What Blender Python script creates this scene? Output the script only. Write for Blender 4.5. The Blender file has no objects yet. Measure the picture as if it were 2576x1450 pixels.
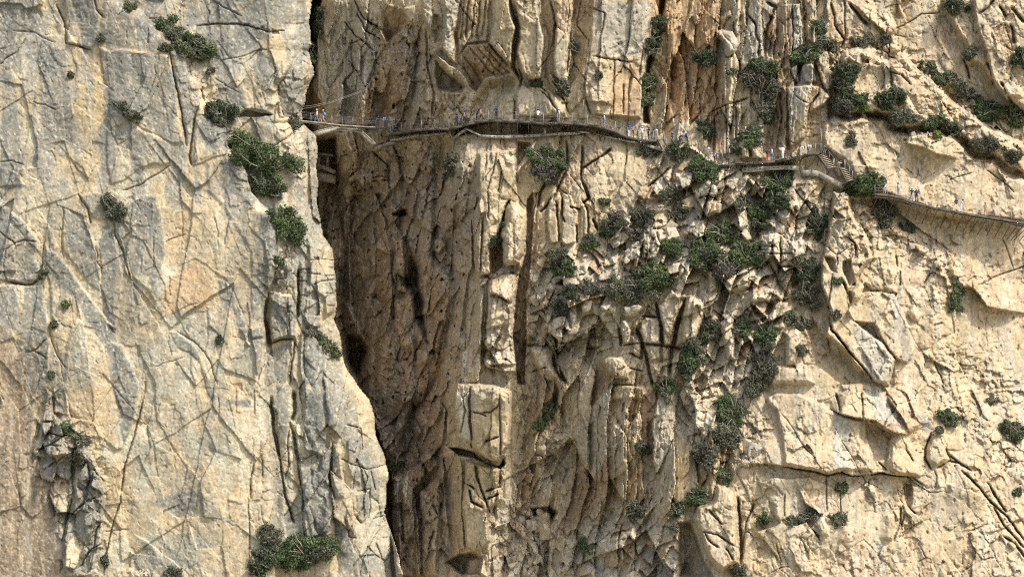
import bpy, math, random
import numpy as np
from mathutils import Vector, Matrix

# ------------------------------------------------------------------ camera, sky, sun, exposure
SC = bpy.context.scene
COL = SC.collection
FOC = 4862.0                 # focal length in "sheet" pixels (sheet = 2575 x 1450)
CU, CV = 1287.5, 725.0
PITCH = math.radians(3.0)
CAMP = np.array([0.0, -250.0, 0.0])
cam_d = bpy.data.cameras.new('camera')
cam = bpy.data.objects.new('camera', cam_d)
COL.objects.link(cam)
cam_d.sensor_fit = 'HORIZONTAL'
cam_d.sensor_width = 36.0
cam_d.lens = 36.0 * FOC / 2575.0
cam_d.clip_start = 1.0
cam_d.clip_end = 3000.0
cam.location = CAMP
cam.rotation_euler = (math.radians(90) + PITCH, 0, 0)
SC.camera = cam

SUN_EL = math.radians(50)
SUN_AZ = math.radians(49)     # towards the right of the view, measured from the direction back to the camera
sun_vec = Vector((math.sin(SUN_AZ)*math.cos(SUN_EL), -math.cos(SUN_AZ)*math.cos(SUN_EL), math.sin(SUN_EL)))
world = bpy.data.worlds.new("World")
SC.world = world
world.use_nodes = True
wn = world.node_tree
wn.nodes.clear()
wo = wn.nodes.new('ShaderNodeOutputWorld')
wb = wn.nodes.new('ShaderNodeBackground')
ws = wn.nodes.new('ShaderNodeTexSky')
ws.sky_type = 'NISHITA'
ws.sun_disc = False
ws.sun_elevation = SUN_EL
ws.sun_rotation = math.atan2(sun_vec.x, sun_vec.y)
ws.air_density = 1.0
ws.dust_density = 4.0
ws.ozone_density = 1.0
wb.inputs['Strength'].default_value = 0.15
wn.links.new(ws.outputs[0], wb.inputs[0])
wn.links.new(wb.outputs[0], wo.inputs[0])
sun_d = bpy.data.lights.new('sun', 'SUN')
sun_d.energy = 2.3
sun_d.angle = math.radians(3.0)
sun_d.color = (1.0, 0.965, 0.89)
sun = bpy.data.objects.new('sun', sun_d)
COL.objects.link(sun)
sun.rotation_euler = sun_vec.to_track_quat('Z', 'Y').to_euler()
SC.view_settings.view_transform = 'Standard'
SC.view_settings.look = 'None'
SC.view_settings.gamma = 1.0
SC.view_settings.exposure = 0.62
SC.cycles.max_bounces = 5
SC.cycles.diffuse_bounces = 3
SC.cycles.use_denoising = False
SC.cycles.use_adaptive_sampling = False
SC.cycles.filter_width = 1.1

# ------------------------------------------------------------------ mapping between the survey sheet and the place
CP, SP = math.cos(PITCH), math.sin(PITCH)
def world_pt(u, v, H):
    """survey position (u right, v down) on the upright plane standing H metres in front of Y = 0"""
    u = np.asarray(u, dtype=np.float64); v = np.asarray(v, dtype=np.float64); H = np.asarray(H, dtype=np.float64)
    x = (u - CU)/FOC; y = -(v - CV)/FOC
    dy = CP - y*SP; dz = SP + y*CP
    t = (250.0 - H)/dy
    return np.stack([x*t, -H + 0*x, dz*t], axis=-1)
MPP = 250.0/FOC              # metres per sheet pixel at Y = 0

def T(c, r, pts):
    return [(858.33*c + x/3.0, 482.9*r + y/3.0) for x, y in pts]
def Z(sx, sy, k, pts):
    return [((sx + x/k)/1.4913, (sy + y/k)/1.4913) for x, y in pts]
# ------------------------------------------------------------------ relief tools
def grid_axis(a0, a1, step, lo, hi):
    mid = np.arange(a0, a1 + step, step)
    g = step; left = []; x = a0
    while x > lo:
        g *= 1.12; x -= g; left.append(x)
    g = step; right = []; x = mid[-1]
    while x < hi:
        g *= 1.12; x += g; right.append(x)
    return np.array(left[::-1] + list(mid) + right, dtype=np.float32)
STEP = 1.8
AU = grid_axis(-16, 2592, STEP, -1100, 3700)
AV = grid_axis(-12, 1462, STEP, -900, 2300)
NU, NV = len(AU), len(AV)
U, V = np.meshgrid(AU, AV)
U = U.astype(np.float32); V = V.astype(np.float32)
Uc = np.clip(U, -60, 2640); Vc = np.clip(V, -60, 1520)

def perlin(X, Y, seed):
    rs = np.random.RandomState(seed)
    ang = rs.rand(65536).astype(np.float32)*2*np.pi
    gx, gy = np.cos(ang), np.sin(ang)
    xi = np.floor(X).astype(np.int32); yi = np.floor(Y).astype(np.int32)
    fx = X - xi; fy = Y - yi
    def g(ix, iy, dx, dy):
        k = ((ix*1619 + iy*31337) ^ ((iy*6971 + ix*77) >> 3)) & 65535
        return gx[k]*dx + gy[k]*dy
    sx = fx*fx*fx*(fx*(fx*6 - 15) + 10); sy = fy*fy*fy*(fy*(fy*6 - 15) + 10)
    a = g(xi, yi, fx, fy); b = g(xi+1, yi, fx-1, fy)
    c = g(xi, yi+1, fx, fy-1); d = g(xi+1, yi+1, fx-1, fy-1)
    a = a + sx*(b-a); c = c + sx*(d-c)
    return (a + sy*(c-a))*1.5

def rot(X, Y, lean):
    """lean in degrees of the long direction from upright, positive = top leans right"""
    a = math.radians(lean); ca, sa = math.cos(a), math.sin(a)
    return X*ca + Y*sa, -X*sa + Y*ca     # across, along
def fbm(X, Y, size, aspect, lean, octs, seed, ridged=False, gain=0.5):
    xa, ya = rot(X, Y, lean)
    xa = xa/size; ya = ya/(size*aspect)
    out = 0; amp = 1.0; tot = 0
    for o in range(octs):
        n = perlin(xa*2**o + 17.3*o, ya*2**o + 9.1*o, seed + o)
        if ridged: n = 1 - 2*np.abs(n)
        out = out + amp*n; tot += amp; amp *= gain
    return out/tot

def dx0(xa, ix):
    return (xa - ix - .5)*np.where((ix & 1) == 0, .5, -.4)

def cells(X, Y, size, aspect, lean, seed, dome=1.0, p=2.0, tilt=0.6, off=0.35, cols=False, jit=.85, facet=False, by=0.0, ty=None, bx=0.0):
    """heaped blocks: the highest of many tilted, domed pieces. returns height (metres), gap to next, random per block"""
    rs = np.random.RandomState(seed)
    R = rs.rand(6, 65536).astype(np.float32)
    xa, ya = rot(X, Y, lean)
    xa = xa/size; ya = ya/(size*aspect)
    xi = np.floor(xa).astype(np.int32); yi = np.floor(ya).astype(np.int32)
    best = np.full(xa.shape, -1e9, np.float32); sec = best.copy(); rid = np.zeros(xa.shape, np.float32); hb = best.copy()
    if ty is None: ty = tilt
    for dj in (-1, 0, 1):
        for di in (-1, 0, 1):
            ix = xi + di
            if cols:
                sh = 9.7*R[2][(ix*7919 + 31) & 65535] + .9*dx0(xa, ix); yy = ya + sh; iy = np.floor(yy).astype(np.int32) + dj
            else:
                yy = ya; iy = yi + dj
            k = ((ix*1619 + iy*31337) ^ ((iy*6971 + ix*77) >> 3)) & 65535
            dx = xa - (ix + 0.5 + jit*(R[0][(ix*5519 + 77) & 65535 if cols else k]-.5)); dy = yy - (iy + .5 + jit*(R[1][k]-.5))
            if p == 2.0: d = dx*dx + dy*dy
            else: d = 5*(dx*dx*dx*dx + dy*dy*dy*dy)
            h = off*(R[2][k] - 0.5)*2 + (tilt*(R[3][k] - 0.5)*2 + bx)*dx + (ty*(R[4][k] - 0.5)*2 + by)*dy
            if facet:
                hb = np.where(-d > best, h - .12*dome*d, hb); h = -d
            else: h = h - dome*d
            up = h > best
            sec = np.where(up, best, np.maximum(sec, h))
            rid = np.where(up, R[5][k], rid)
            best = np.where(up, h, best)
    return (hb if facet else best)*size*MPP, (best - sec), rid

def upsample(A, u0, v0, s):
    fu = np.clip((Uc - u0)/s, 0, A.shape[1] - 1.001); fv = np.clip((Vc - v0)/s, 0, A.shape[0] - 1.001)
    iu = fu.astype(np.int32); iv = fv.astype(np.int32); fu = fu - iu; fv = fv - iv
    return ((A[iv, iu]*(1-fu) + A[iv, iu+1]*fu)*(1-fv) + (A[iv+1, iu]*(1-fu) + A[iv+1, iu+1]*fu)*fv).astype(np.float32)
LU0, LV0, LS = -80, -80, 8
LGU, LGV = np.meshgrid(np.arange(LU0, 2680, LS), np.arange(LV0, 1560, LS))
def inside(X, Y, poly):
    n = len(poly); res = np.zeros(X.shape, bool)
    for i in range(n):
        x0, y0 = poly[i]; x1, y1 = poly[(i+1) % n]
        if y0 == y1: continue
        c = (Y >= min(y0, y1)) & (Y < max(y0, y1))
        res ^= c & (X < (x1-x0)*(Y-y0)/(y1-y0) + x0)
    return res
def blur(A, r):
    for _ in range(3):
        for ax in (0, 1):
            k = int(r)
            P_ = np.pad(A, [(k+1, k) if a == ax else (0, 0) for a in (0, 1)], mode='edge')
            c = np.cumsum(P_, axis=ax)
            A = (np.take(c, range(2*k+1, c.shape[ax]), axis=ax) - np.take(c, range(0, c.shape[ax]-2*k-1), axis=ax))/(2*k+1)
    return A
def soft(polys, r=2, w=None):
    A = np.zeros(LGU.shape)
    for i, p in enumerate(polys):
        A = np.maximum(A, inside(LGU, LGV, p)*(1.0 if w is None else w[i]))
    return np.clip(upsample(blur(A, r) if r else A, LU0, LV0, LS), 0, 1)

# jagged copies of the sheet coordinates, so that every edge below breaks like rock
WU = U + 3.6*fbm(U, V, 46, 1.0, 0, 2, 5) + 1.5*fbm(U, V, 9, 1.0, 0, 2, 15)
WV = V + 3.6*fbm(U, V, 46, 1.0, 0, 2, 25) + 1.5*fbm(U, V, 9, 1.0, 0, 2, 35)
WU = WU.astype(np.float32); WV = WV.astype(np.float32)

def window(pts, m):
    xs = [p[0] for p in pts]; ys = [p[1] for p in pts]
    i0 = max(0, np.searchsorted(AU, min(xs) - m)); i1 = min(NU, np.searchsorted(AU, max(xs) + m) + 1)
    j0 = max(0, np.searchsorted(AV, min(ys) - m)); j1 = min(NV, np.searchsorted(AV, max(ys) + m) + 1)
    return slice(j0, j1), slice(i0, i1)
def segdist(X, Y, pts, closed=False):
    n = len(pts); D = np.full(X.shape, 1e9, np.float32); side = np.zeros(X.shape, np.float32); par = np.zeros(X.shape, np.float32)
    for i in range(n if closed else n - 1):
        x0, y0 = pts[i]; x1, y1 = pts[(i+1) % n]
        dx, dy = x1-x0, y1-y0; L = dx*dx + dy*dy + 1e-9
        t = np.clip(((X-x0)*dx + (Y-y0)*dy)/L, 0, 1)
        ex = X - x0 - t*dx; ey = Y - y0 - t*dy
        d = ex*ex + ey*ey
        m = d < D
        D = np.where(m, d, D)
        side = np.where(m, dx*(Y-y0) - dy*(X-x0), side)
        par = np.where(m, i + t, par)
    return np.sqrt(D), side, par/max(1, n-1)
def sstep(x):
    x = np.clip(x, 0, 1); return x*x*(3 - 2*x)

H = np.zeros(U.shape, np.float32)
REG = np.zeros(U.shape, np.int8)
K = 1.0    # relief of the hand-placed features in the part being worked on
def P(poly, h=0.6, bev=5, gx=0, gy=0, mode='add', fade=None):
    """raised (or sunk) plate; gx, gy = metres of rise per metre to the right / downwards"""
    s = window(poly, 14)
    X, Y = WU[s], WV[s]
    ins = inside(X, Y, poly)
    D, _, _ = segdist(X, Y, poly, True)
    m = np.where(ins, sstep(D/bev), 0)
    cx = sum(p[0] for p in poly)/len(poly); cy = sum(p[1] for p in poly)/len(poly)
    if mode == 'add': h, gx, gy = h*K, gx*K, gy*K
    val = h + gx*(X-cx)*MPP + gy*(Y-cy)*MPP
    if mode == 'add': H[s] += m*val
    elif mode == 'set': H[s] = H[s]*(1-m) + m*val
    return s, m
def ROUND(poly, h=1.0, w=25):
    """pillow: rises from its outline over w pixels"""
    s = window(poly, 14); X, Y = WU[s], WV[s]
    ins = inside(X, Y, poly); D, _, _ = segdist(X, Y, poly, True)
    t = np.clip(D/w, 0, 1)
    H[s] += np.where(ins, K*h*np.sqrt(1 - (1-t)**2), 0)
def G(poly, hl, hr, lean=0.0, bev=2.5):
    """face rising from left (hl) to right (hr)"""
    s = window(poly, 14); X, Y = WU[s], WV[s]
    ins = inside(X, Y, poly); D, _, _ = segdist(X, Y, poly, True)
    ym = sum(p[1] for p in poly)/len(poly)
    xs = [p[0] + lean*(p[1]-ym) for p in poly]
    t = np.clip((X + lean*(Y-ym) - min(xs))/(max(xs) - min(xs)), 0, 1)
    H[s] += np.where(ins, K*sstep(D/bev)*(hl + (hr-hl)*t), 0)
def C(line, w=2.2, d=0.7):
    w = max(1.5, w*.72); d = d*1.1
    s = window(line, 4*w + 8); X, Y = WU[s], WV[s]
    D, _, par = segdist(X, Y, line)
    taper = np.minimum(1, np.minimum(par, 1-par)*8 + 0.35)
    H[s] -= (.5+.5*K)*d*taper*np.exp(-(D/w)**2)
def S(line, h=0.6, w=40, right=True):
    """ledge: rock on one side of the line stands proud at the line and sinks back over w pixels.
    right=True: the side to the right of the walking direction (below, when walking left to right)"""
    s = window(line, 2.5*w + 10); X, Y = WU[s], WV[s]
    D, side, par = segdist(X, Y, line)
    m = sstep((side > 0)*1.0 if right else (side < 0)*1.0)
    taper = sstep(np.minimum(par, 1-par)*6)
    H[s] += K*h*taper*m*np.exp(-(D/w)**2)*sstep(D/2.0)
# ------------------------------------------------------------------ the big shapes (metres in front of Y = 0)
ROWS = [
 (-300, [(760,-16),(870,-12),(1100,-3),(1290,0),(1800,0),(2100,1),(2575,-1)]),
 (0,   [(780,-16),(800,-12),(870,-10),(960,-8),(1100,-2.5),(1290,1),(1450,1.5),(1620,.5),(1660,-1),(1800,0),(1950,2),(2100,1),(2300,0),(2575,-1)]),
 (220, [(740,-24),(800,-15),(870,-13),(960,-10.5),(1100,-4),(1200,-2),(1290,-.5),(1450,.5),(1620,.5),(1640,-2),(1700,0),(1850,2),(1990,4),(2100,3),(2300,2),(2575,0)]),
 (330, [(760,-26),(800,-17),(870,-14.5),(960,-11.5),(1100,-5),(1200,-2),(1290,-.5),(1450,0.5),(1600,0.5),(1640,-1),(1700,1.5),(1850,3),(1990,4.5),(2100,3.5),(2300,1.5),(2575,.5)]),
 (430, [(820,-28),(860,-19),(950,-16),(1080,-8.5),(1190,0),(1200,1),(1310,1),(1450,2),(1600,2.5),(1700,4),(1870,5),(2050,5.5),(2150,4.5),(2300,1),(2575,0)]),
 (700, [(850,-30),(880,-23),(950,-19),(1050,-12.5),(1150,-4),(1195,0),(1205,2.5),(1310,2.5),(1340,.8),(1450,4),(1600,6),(1850,8),(2060,9),(2200,8),(2390,6),(2575,-1)]),
 (1000,[(880,-30),(930,-21),(1000,-16),(1080,-9.5),(1145,0.5),(1280,2.5),(1310,0),(1400,1.0),(1480,3.5),(1600,8.5),(1850,11),(2060,11.5),(2300,9.5),(2450,7),(2575,3)]),
 (1200,[(960,-22),(1050,-13),(1150,-3),(1270,0),(1290,-3),(1440,-.5),(1560,6.5),(1700,11),(1950,14.5),(2300,13),(2575,10)]),
 (1450,[(990,-16),(1100,-8),(1230,-1),(1260,-5),(1400,-1),(1540,8),(1700,14.5),(1950,18),(2300,17),(2575,15)]),
 (1800,[(990,-8),(1250,2),(1450,10),(1950,24),(2575,22)]),
 (2300,[(990,-4),(1250,6),(1450,16),(1950,34),(2575,34)]),
]
us = np.arange(LU0, 2680, LS)
rowH = np.array([np.interp(us, [p[0] for p in r[1]], [p[1] for p in r[1]]) for r in ROWS])
rv = [r[0] for r in ROWS]
lo = np.zeros((len(AV), len(us)), np.float32)
for j, v in enumerate(AV):
    k = min(max(np.searchsorted(rv, v) - 1, 0), len(rv)-2)
    t = min(max((v - rv[k])/(rv[k+1]-rv[k]), 0), 1)
    lo[j] = rowH[k]*(1-t) + rowH[k+1]*t
fu = np.clip((AU - LU0)/LS, 0, len(us)-1.001); iu = fu.astype(int); fu = fu - iu
base = lo[:, iu]*(1-fu) + lo[:, iu+1]*fu
base = base + 1.0*fbm(U, V, 170, 1.6, 0, 2, 77)
# outline of the near left cliff
LEDGE = [(785,-900),(785,0),(775,60),(783,110),(774,128),(788,168),(787,190),(778,214),(770,235),(765,262),(757,285),(762,300),(753,308),(775,325),(793,338),(799,372),(796,430),(800,470),(797,510),(803,545),(812,590),(836,625),(844,700),(845,770),(841,800),(853,840),(858,880),(872,930),(905,975),(930,1005),(943,1050),(945,1095),(965,1140),(978,1195),(972,1240),(966,1290),(988,1350),(1003,1400),(1012,1452),(1060,2300)]
EU = np.interp(WV, [p[1] for p in LEDGE], [p[0] for p in LEDGE]).astype(np.float32)
dl = EU - WU
isL = dl > 0
HL = 6.0 + 5.0*np.clip(V, -200, 2300)/1450 - 5.0*(1 - np.clip(dl/110, 0, 1))**2 + 1.2*fbm(U, V, 210, 1.5, 0, 2, 88) - 0.0015*np.clip(400-U,0,400)
FRONT = [(-1200,-1000),(285,-1000),(290,-10),(310,10),(360,30),(397,73),(423,83),(447,113),(477,133),(467,150),(477,190),(500,207),(510,247),(527,263),(533,293),(567,323),(573,367),(597,387),(620,427),(633,480),(653,506),(687,533),(703,583),(697,670),(672,740),(668,800),(672,1020),(695,1200),(690,2400),(-1200,2400)]
insF = inside(WU, WV, FRONT)
DF, _, _ = segdist(WU, WV, FRONT, True)
HL = HL + np.where(insF, 2.6*np.sqrt(1 - (1 - np.clip(DF/26, 0, 1))**2), 0)
H = np.where(isL, HL, base).astype(np.float32)
REG = np.where(isL, 1, 0).astype(np.int8)
# regions: 1 left cliff, 2 gorge wall, 3 upper cliff, 4 rubble slope, 5 right cliff, 6 far slab
RLINE = [(800,333),(940,372),(1130,340),(1300,346),(1480,337),(1650,372),(1700,370),(1800,400)]
rub = [(1320,2400),(1310,1000),(1322,800),(1325,640),(1380,610),(1500,590),(1560,520),(1600,400),(1700,365),(1790,395),(1870,415),(2010,425),(2130,470),(2085,520),(2040,660),(1990,830),(1900,1010),(1800,1180),(1700,1300),(1660,1450),(1660,2400)]
R_up = V < np.interp(U, [p[0] for p in RLINE], [p[1] for p in RLINE])
R_rub = inside(WU, WV, rub)
R_right = WU > np.interp(V, [-900,0,390,480,2400],[2080,2080,2060,2060,1500])
FARSL = [(2700,450),(2150,470),(2225,500),(2290,560),(2380,620),(2407,700),(2400,760),(2405,900),(2435,960),(2500,1010),(2540,1090),(2700,1160)]
insFar = inside(WU, WV, FARSL)
REG = np.where(isL, 1, np.where(R_rub, 4, np.where(insFar & (V > 440), 6, np.where(R_right, 5, np.where(R_up, 3, 2))))).astype(np.int8)
nf = np.where(insFar & ~isL, 1, 0)
DFs, _, _ = segdist(WU, WV, [(2150,470),(2225,500),(2290,560),(2380,620),(2407,700),(2400,760),(2405,900),(2435,960),(2500,1010),(2540,1090),(2700,1160)])
H = H - nf*3.0*sstep((V-520)/300)*(0.35 + 0.65*np.exp(-DFs/200)) + (1-nf)*np.where(REG == 5, -1.2*np.exp(-(DFs/30)**2), 0)*(V>500)

# dark slot of the gorge and the caves
P([(786,338),(800,345),(850,340),(852,380),(842,430),(850,500),(868,560),(872,620),(866,700),(862,800),(880,900),(920,1000),(960,1090),(975,1150),(960,1170),(830,900),(790,600)], -25, 16, mode='set')
P([(785,-10),(812,-10),(806,60),(796,130),(786,170),(770,130),(760,60)], -24, 14, mode='set')
P(T(1,2,[(150,60),(300,250),(600,300),(620,420),(560,470),(480,480),(330,640),(250,500),(200,250)]), -16, 26, mode='set')
for s_ in (slice(None),):
    H = np.where(isL, np.maximum(H, np.where(isL, HL, H)), H)   # the slot never bites into the near cliff

# ================================================================== left cliff
K = 0.38
P(T(0,0,[(-60,-60),(330,-60),(335,15),(325,42),(190,75),(150,38),(60,30),(-60,38)]), 1.3, 4)
P(T(0,0,[(190,72),(310,55),(330,120),(280,250),(190,290)]), -0.7, 8)
P(T(0,0,[(485,-60),(715,-60),(765,120),(745,200),(730,330),(690,372),(610,345),(500,330),(480,180),(490,90)]), 0.9, 7, gy=-0.06)
C(T(0,0,[(425,40),(455,110),(485,180),(498,330),(600,345),(690,375)]), 2.6, 1.0)
C(T(0,0,[(712,-10),(735,80),(775,128)]), 3.0, 1.3)
S(T(0,0,[(590,195),(690,210),(745,195)]), 0.35, 25)
C(T(0,0,[(0,495),(60,430),(130,392),(190,300)]), 2.2, 0.6)
C(T(0,0,[(100,230),(250,243),(340,290),(420,325)]), 1.8, 0.4)
S(T(0,0,[(490,330),(545,352),(610,345),(690,378)]), 0.7, 40, right=False)
C(T(0,0,[(250,770),(300,790),(345,790),(420,832)]), 2.0, 0.4)
G(T(0,0,[(740,330),(820,380),(860,480),(870,700),(780,620)]), 0.3, 0.3)
P(T(0,0,[(740,325),(790,350),(835,385),(860,365),(975,372),(1190,400),(1290,415),(1320,600),(1395,1080),(1290,1080),(1060,975),(960,860),(830,775),(780,600),(755,440)]), 0.55, 6, gx=0.03)
P(T(0,0,[(1180,470),(1200,400),(1250,385),(1290,430),(1310,600),(1345,800),(1400,1095),(1290,1090),(1240,800),(1190,580)]), 0.35, 6)
P(T(0,0,[(1300,400),(1345,385),(1400,450),(1430,570),(1500,640),(1520,740),(1470,880),(1440,1050),(1410,1095),(1390,900),(1360,740),(1325,640)]), 0.3, 6, gx=-0.05)
C(T(0,0,[(1282,400),(1300,520),(1328,660),(1362,800),(1380,900),(1405,1100)]), 2.6, 1.5)
C(T(0,0,[(1118,215),(1118,330)]), 2.2, 0.5)
C(T(0,0,[(955,230),(955,330)]), 1.8, 0.35)
C(T(0,0,[(1165,480),(1180,560),(1165,600),(1110,740)]), 1.8, 0.4)
C(T(0,0,[(1445,1245),(1428,1180),(1445,1040),(1465,880),(1515,745)]), 3.2, 1.6)
P(T(0,0,[(820,795),(930,870),(1020,930),(1080,985),(1190,1020),(1290,1085),(1285,1240),(1150,1240),(1060,1272),(930,1370),(830,1392),(800,1240),(800,1000)]), 0.65, 5)
P(T(0,0,[(1450,1230),(1455,1050),(1480,880),(1530,760),(1565,885),(1640,930),(1700,985),(1722,1120),(1640,1165),(1560,1210)]), 0.5, 8)
S(T(0,0,[(1060,1278),(1150,1240),(1280,1247)]), 0.6, 35, right=False)
C(T(0,0,[(1280,1247),(1180,1320),(1060,1390),(930,1440)]), 2.2, 0.7)
S(T(0,0,[(1440,1258),(1560,1215),(1650,1185),(1780,1150)]), 0.7, 25, right=False)
P(T(0,0,[(1560,1232),(1640,1180),(1785,1160),(1860,1285),(1905,1440),(1960,1520),(2060,1600),(2110,1740),(2080,2000),(2000,2240),(1890,2400),(1880,1900),(1700,1600),(1560,1440)]), 0.7, 10)
C(T(0,0,[(0,1225),(90,1215),(180,1240)]), 2.0, 0.5)
P(T(0,0,[(0,1260),(60,1262),(130,1300),(200,1400),(0,1420)]), 0.5, 5)
# back wall above the bushes
C(T(0,0,[(1490,203),(1560,190),(1640,178),(1700,188),(1780,183),(1830,192),(1920,212),(2040,242),(2110,235),(2145,232)]), 2.0, 0.9)
S(T(0,0,[(1490,203),(1640,180),(1780,185),(1920,212),(2140,236)]), 0.4, 30, right=False)
P(T(0,0,[(1835,182),(1880,180),(1895,200),(1870,214),(1840,205)]), -1.4, 4)
P(T(0,0,[(1960,200),(2000,198),(1995,222),(1965,218)]), -1.4, 4)
P(T(0,0,[(2050,212),(2110,240),(2115,265),(2045,270)]), -1.8, 4)
C(T(0,0,[(1620,10),(1690,62),(1790,105),(1830,125)]), 2.0, 0.5)
C(T(0,0,[(1660,460),(1780,440),(1870,410),(1930,388),(2060,370)]), 1.8, 0.4)
P(T(0,0,[(1790,886),(1850,832),(1900,828),(1960,850),(2062,858),(2040,880),(1930,890),(1850,886)]), -4.5, 4)
S(T(0,0,[(1780,882),(1850,828),(1930,826),(2062,856)]), 1.0, 30, right=False)
S(T(0,0,[(1800,940),(1900,920),(2060,905),(2180,900)]), 0.4, 22)
C(T(0,0,[(1950,1090),(2060,1100),(2150,1050),(2220,1000)]), 3, 0.9)
C(T(0,0,[(1620,590),(1700,640),(1800,700)]), 1.8, 0.35)
for q in ([(2120,480),(2160,470),(2200,500),(2190,560),(2130,570)], [(2180,620),(2260,600),(2330,560),(2350,600),(2280,660),(2200,680)], [(2240,840),(2285,850),(2280,900),(2230,890)]):
    ROUND(T(0,0,q), 0.8, 12)
P(T(0,0,[(1365,0),(1400,0),(1385,190),(1368,200)]), -0.4, 4)
# middle of the left cliff
P(T(0,1,[(472,118),(560,155),(640,240),(692,310),(735,440),(770,600),(772,760),(660,690),(560,555),(472,440),(465,300)]), 0.5, 6, gx=-0.05)
P(T(0,1,[(600,18),(700,-5),(840,15),(835,210),(762,222),(690,195),(640,110)]), 0.8, 6)
P(T(0,1,[(762,232),(840,238),(872,330),(892,450),(935,600),(905,900),(870,1040),(760,900),(762,560),(740,410)]), 0.35, 6)
P(T(0,1,[(885,112),(1060,18),(1190,6),(1222,160),(1255,450),(1205,700),(1185,900),(1100,740),(985,645),(940,480),(868,310)]), 0.85, 9, gx=0.03)
C(T(0,1,[(858,220),(868,330),(930,440),(960,560),(985,650)]), 2.6, 0.9)
C(T(0,1,[(598,20),(660,130),(685,240)]), 2.5, 0.9)
C(T(0,1,[(722,410),(740,470),(735,530),(772,575),(765,610)]), 2.0, 0.6)
C(T(0,1,[(470,120),(468,300),(475,500)]), 1.7, 0.5)
C(T(0,1,[(1370,90),(1378,300),(1368,440)]), 1.7, 0.35)
C(T(0,1,[(1610,190),(1640,300),(1650,430)]), 1.7, 0.35)
C(T(0,1,[(1150,330),(1158,560),(1090,600)]), 1.7, 0.35)
C(T(0,1,[(1275,640),(1282,780)]), 1.7, 0.4)
S(T(0,1,[(100,200),(200,150),(330,100),(520,42),(640,-8)]), 0.5, 30, right=False)
P(T(0,1,[(330,385),(440,468),(520,568),(620,700),(735,868),(800,960),(875,1020),(872,1062),(815,1010),(850,1120),(935,1150),(1000,1300),(1060,1480),(1010,1750),(930,1930),(880,1950),(760,1860),(600,1850),(500,1760),(470,1460),(440,1250),(385,1060),(372,700),(335,560)]), 1.0, 7, gx=0.025)
P(T(0,1,[(-60,30),(0,70),(60,110),(170,208),(280,320),(292,372),(268,480),(298,570),(270,672),(180,700),(60,680),(-60,675)]), 1.3, 9)
C(T(0,1,[(60,678),(180,697),(250,690),(290,665)]), 3.2, 1.5)
C(T(0,1,[(0,300),(110,385),(180,360),(275,375)]), 2.0, 0.8)
C(T(0,1,[(110,390),(40,430),(30,600),(50,680)]), 1.8, 0.5)
C(T(0,1,[(325,400),(322,540),(300,620)]), 2.6, 0.8)
P(T(0,1,[(-60,700),(330,690),(345,880),(372,1000),(382,1480),(300,1700),(250,2000),(200,2400),(180,3000),(-60,3000)]), 0.8, 6)
C(T(0,1,[(190,1205),(260,1190),(310,1150),(345,1108)]), 2.2, 0.6)
C(T(0,1,[(250,1195),(300,1222),(350,1252)]), 2.2, 0.6)
C(T(0,1,[(375,1000),(385,1120),(440,1250),(490,1320)]), 2.0, 0.6)
S(T(0,1,[(1300,600),(1380,540),(1470,500),(1540,540),(1620,600),(1700,660),(1760,740),(1830,900),(1868,1040)]), 0.4, 26, right=False)
P(T(0,1,[(1640,655),(1700,662),(1762,742),(1850,960),(1872,1050),(1790,1010),(1750,830),(1660,800)]), 0.4, 5)
P(T(0,1,[(1275,1040),(1345,1050),(1400,1092),(1500,1192),(1560,1330),(1640,1540),(1580,1560),(1500,1290),(1430,1210),(1340,1180)]), 0.45, 5)
C(T(0,1,[(1335,1045),(1450,1120),(1540,1200),(1600,1310),(1640,1449)]), 2.0, 0.6)
C(T(0,1,[(1250,380),(1330,345),(1400,320)]), 1.8, 0.4)
C(T(0,1,[(1290,920),(1380,880),(1500,830)]), 1.6, 0.3)
C(T(0,1,[(1170,1320),(1260,1280),(1390,1245)]), 1.6, 0.3)
C(T(0,1,[(1560,880),(1565,1100),(1545,1200)]), 1.6, 0.3)
P(T(0,1,[(810,1005),(875,1022),(875,1066),(850,1060)]), -1.2, 3)
K = 1.0
P(T(0,1,[(1795,1018),(1868,1016),(1890,1160),(1860,1170),(1830,1080)]), 0.5, 5)
P(T(0,1,[(1886,1018),(1985,1014),(1990,1095),(1895,1100)]), 0.7, 5)
P(T(0,1,[(1892,1104),(1985,1100),(1975,1230),(1955,1400),(1920,1300)]), 0.6, 5)
P(T(0,1,[(2025,790),(2060,745),(2110,745),(2205,770),(2235,900),(2235,1100),(2130,1110),(2045,1142),(2025,1000)]), 1.6, 9)
C(T(0,1,[(2005,820),(1998,950),(2020,1060),(2035,1150)]), 5.0, 2.2)
C(T(0,1,[(2035,1146),(2110,1112),(2225,1108)]), 2.6, 1.0)
C(T(0,1,[(2170,1010),(2170,1090)]), 1.7, 0.5)
P(T(0,1,[(2095,430),(2180,400),(2232,470),(2240,620),(2242,880),(2215,800),(2205,740),(2060,640),(2080,560)]), 0.5, 8)
S(T(0,1,[(2075,640),(2150,670),(2215,740)]), 0.6, 22)
S(T(0,1,[(2095,530),(2160,540),(2235,525)]), 0.5, 22)
C(T(0,1,[(2249,590),(2252,930)]), 3.4, 2.2)
P(T(0,1,[(2258,505),(2300,540),(2318,600),(2310,700),(2292,780),(2280,925),(2258,925)]), 0.6, 6)
for y in (580, 670, 775): C(T(0,1,[(2255,y),(2318,y+8)]), 1.8, 0.6)
ROUND(T(0,1,[(2300,712),(2350,700),(2372,740),(2340,766),(2300,760)]), 0.8, 8)
P(T(0,1,[(2310,335),(2440,360),(2512,395),(2542,520),(2540,700),(2532,900),(2450,965),(2432,800),(2330,700)]), 1.0, 9)
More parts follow.
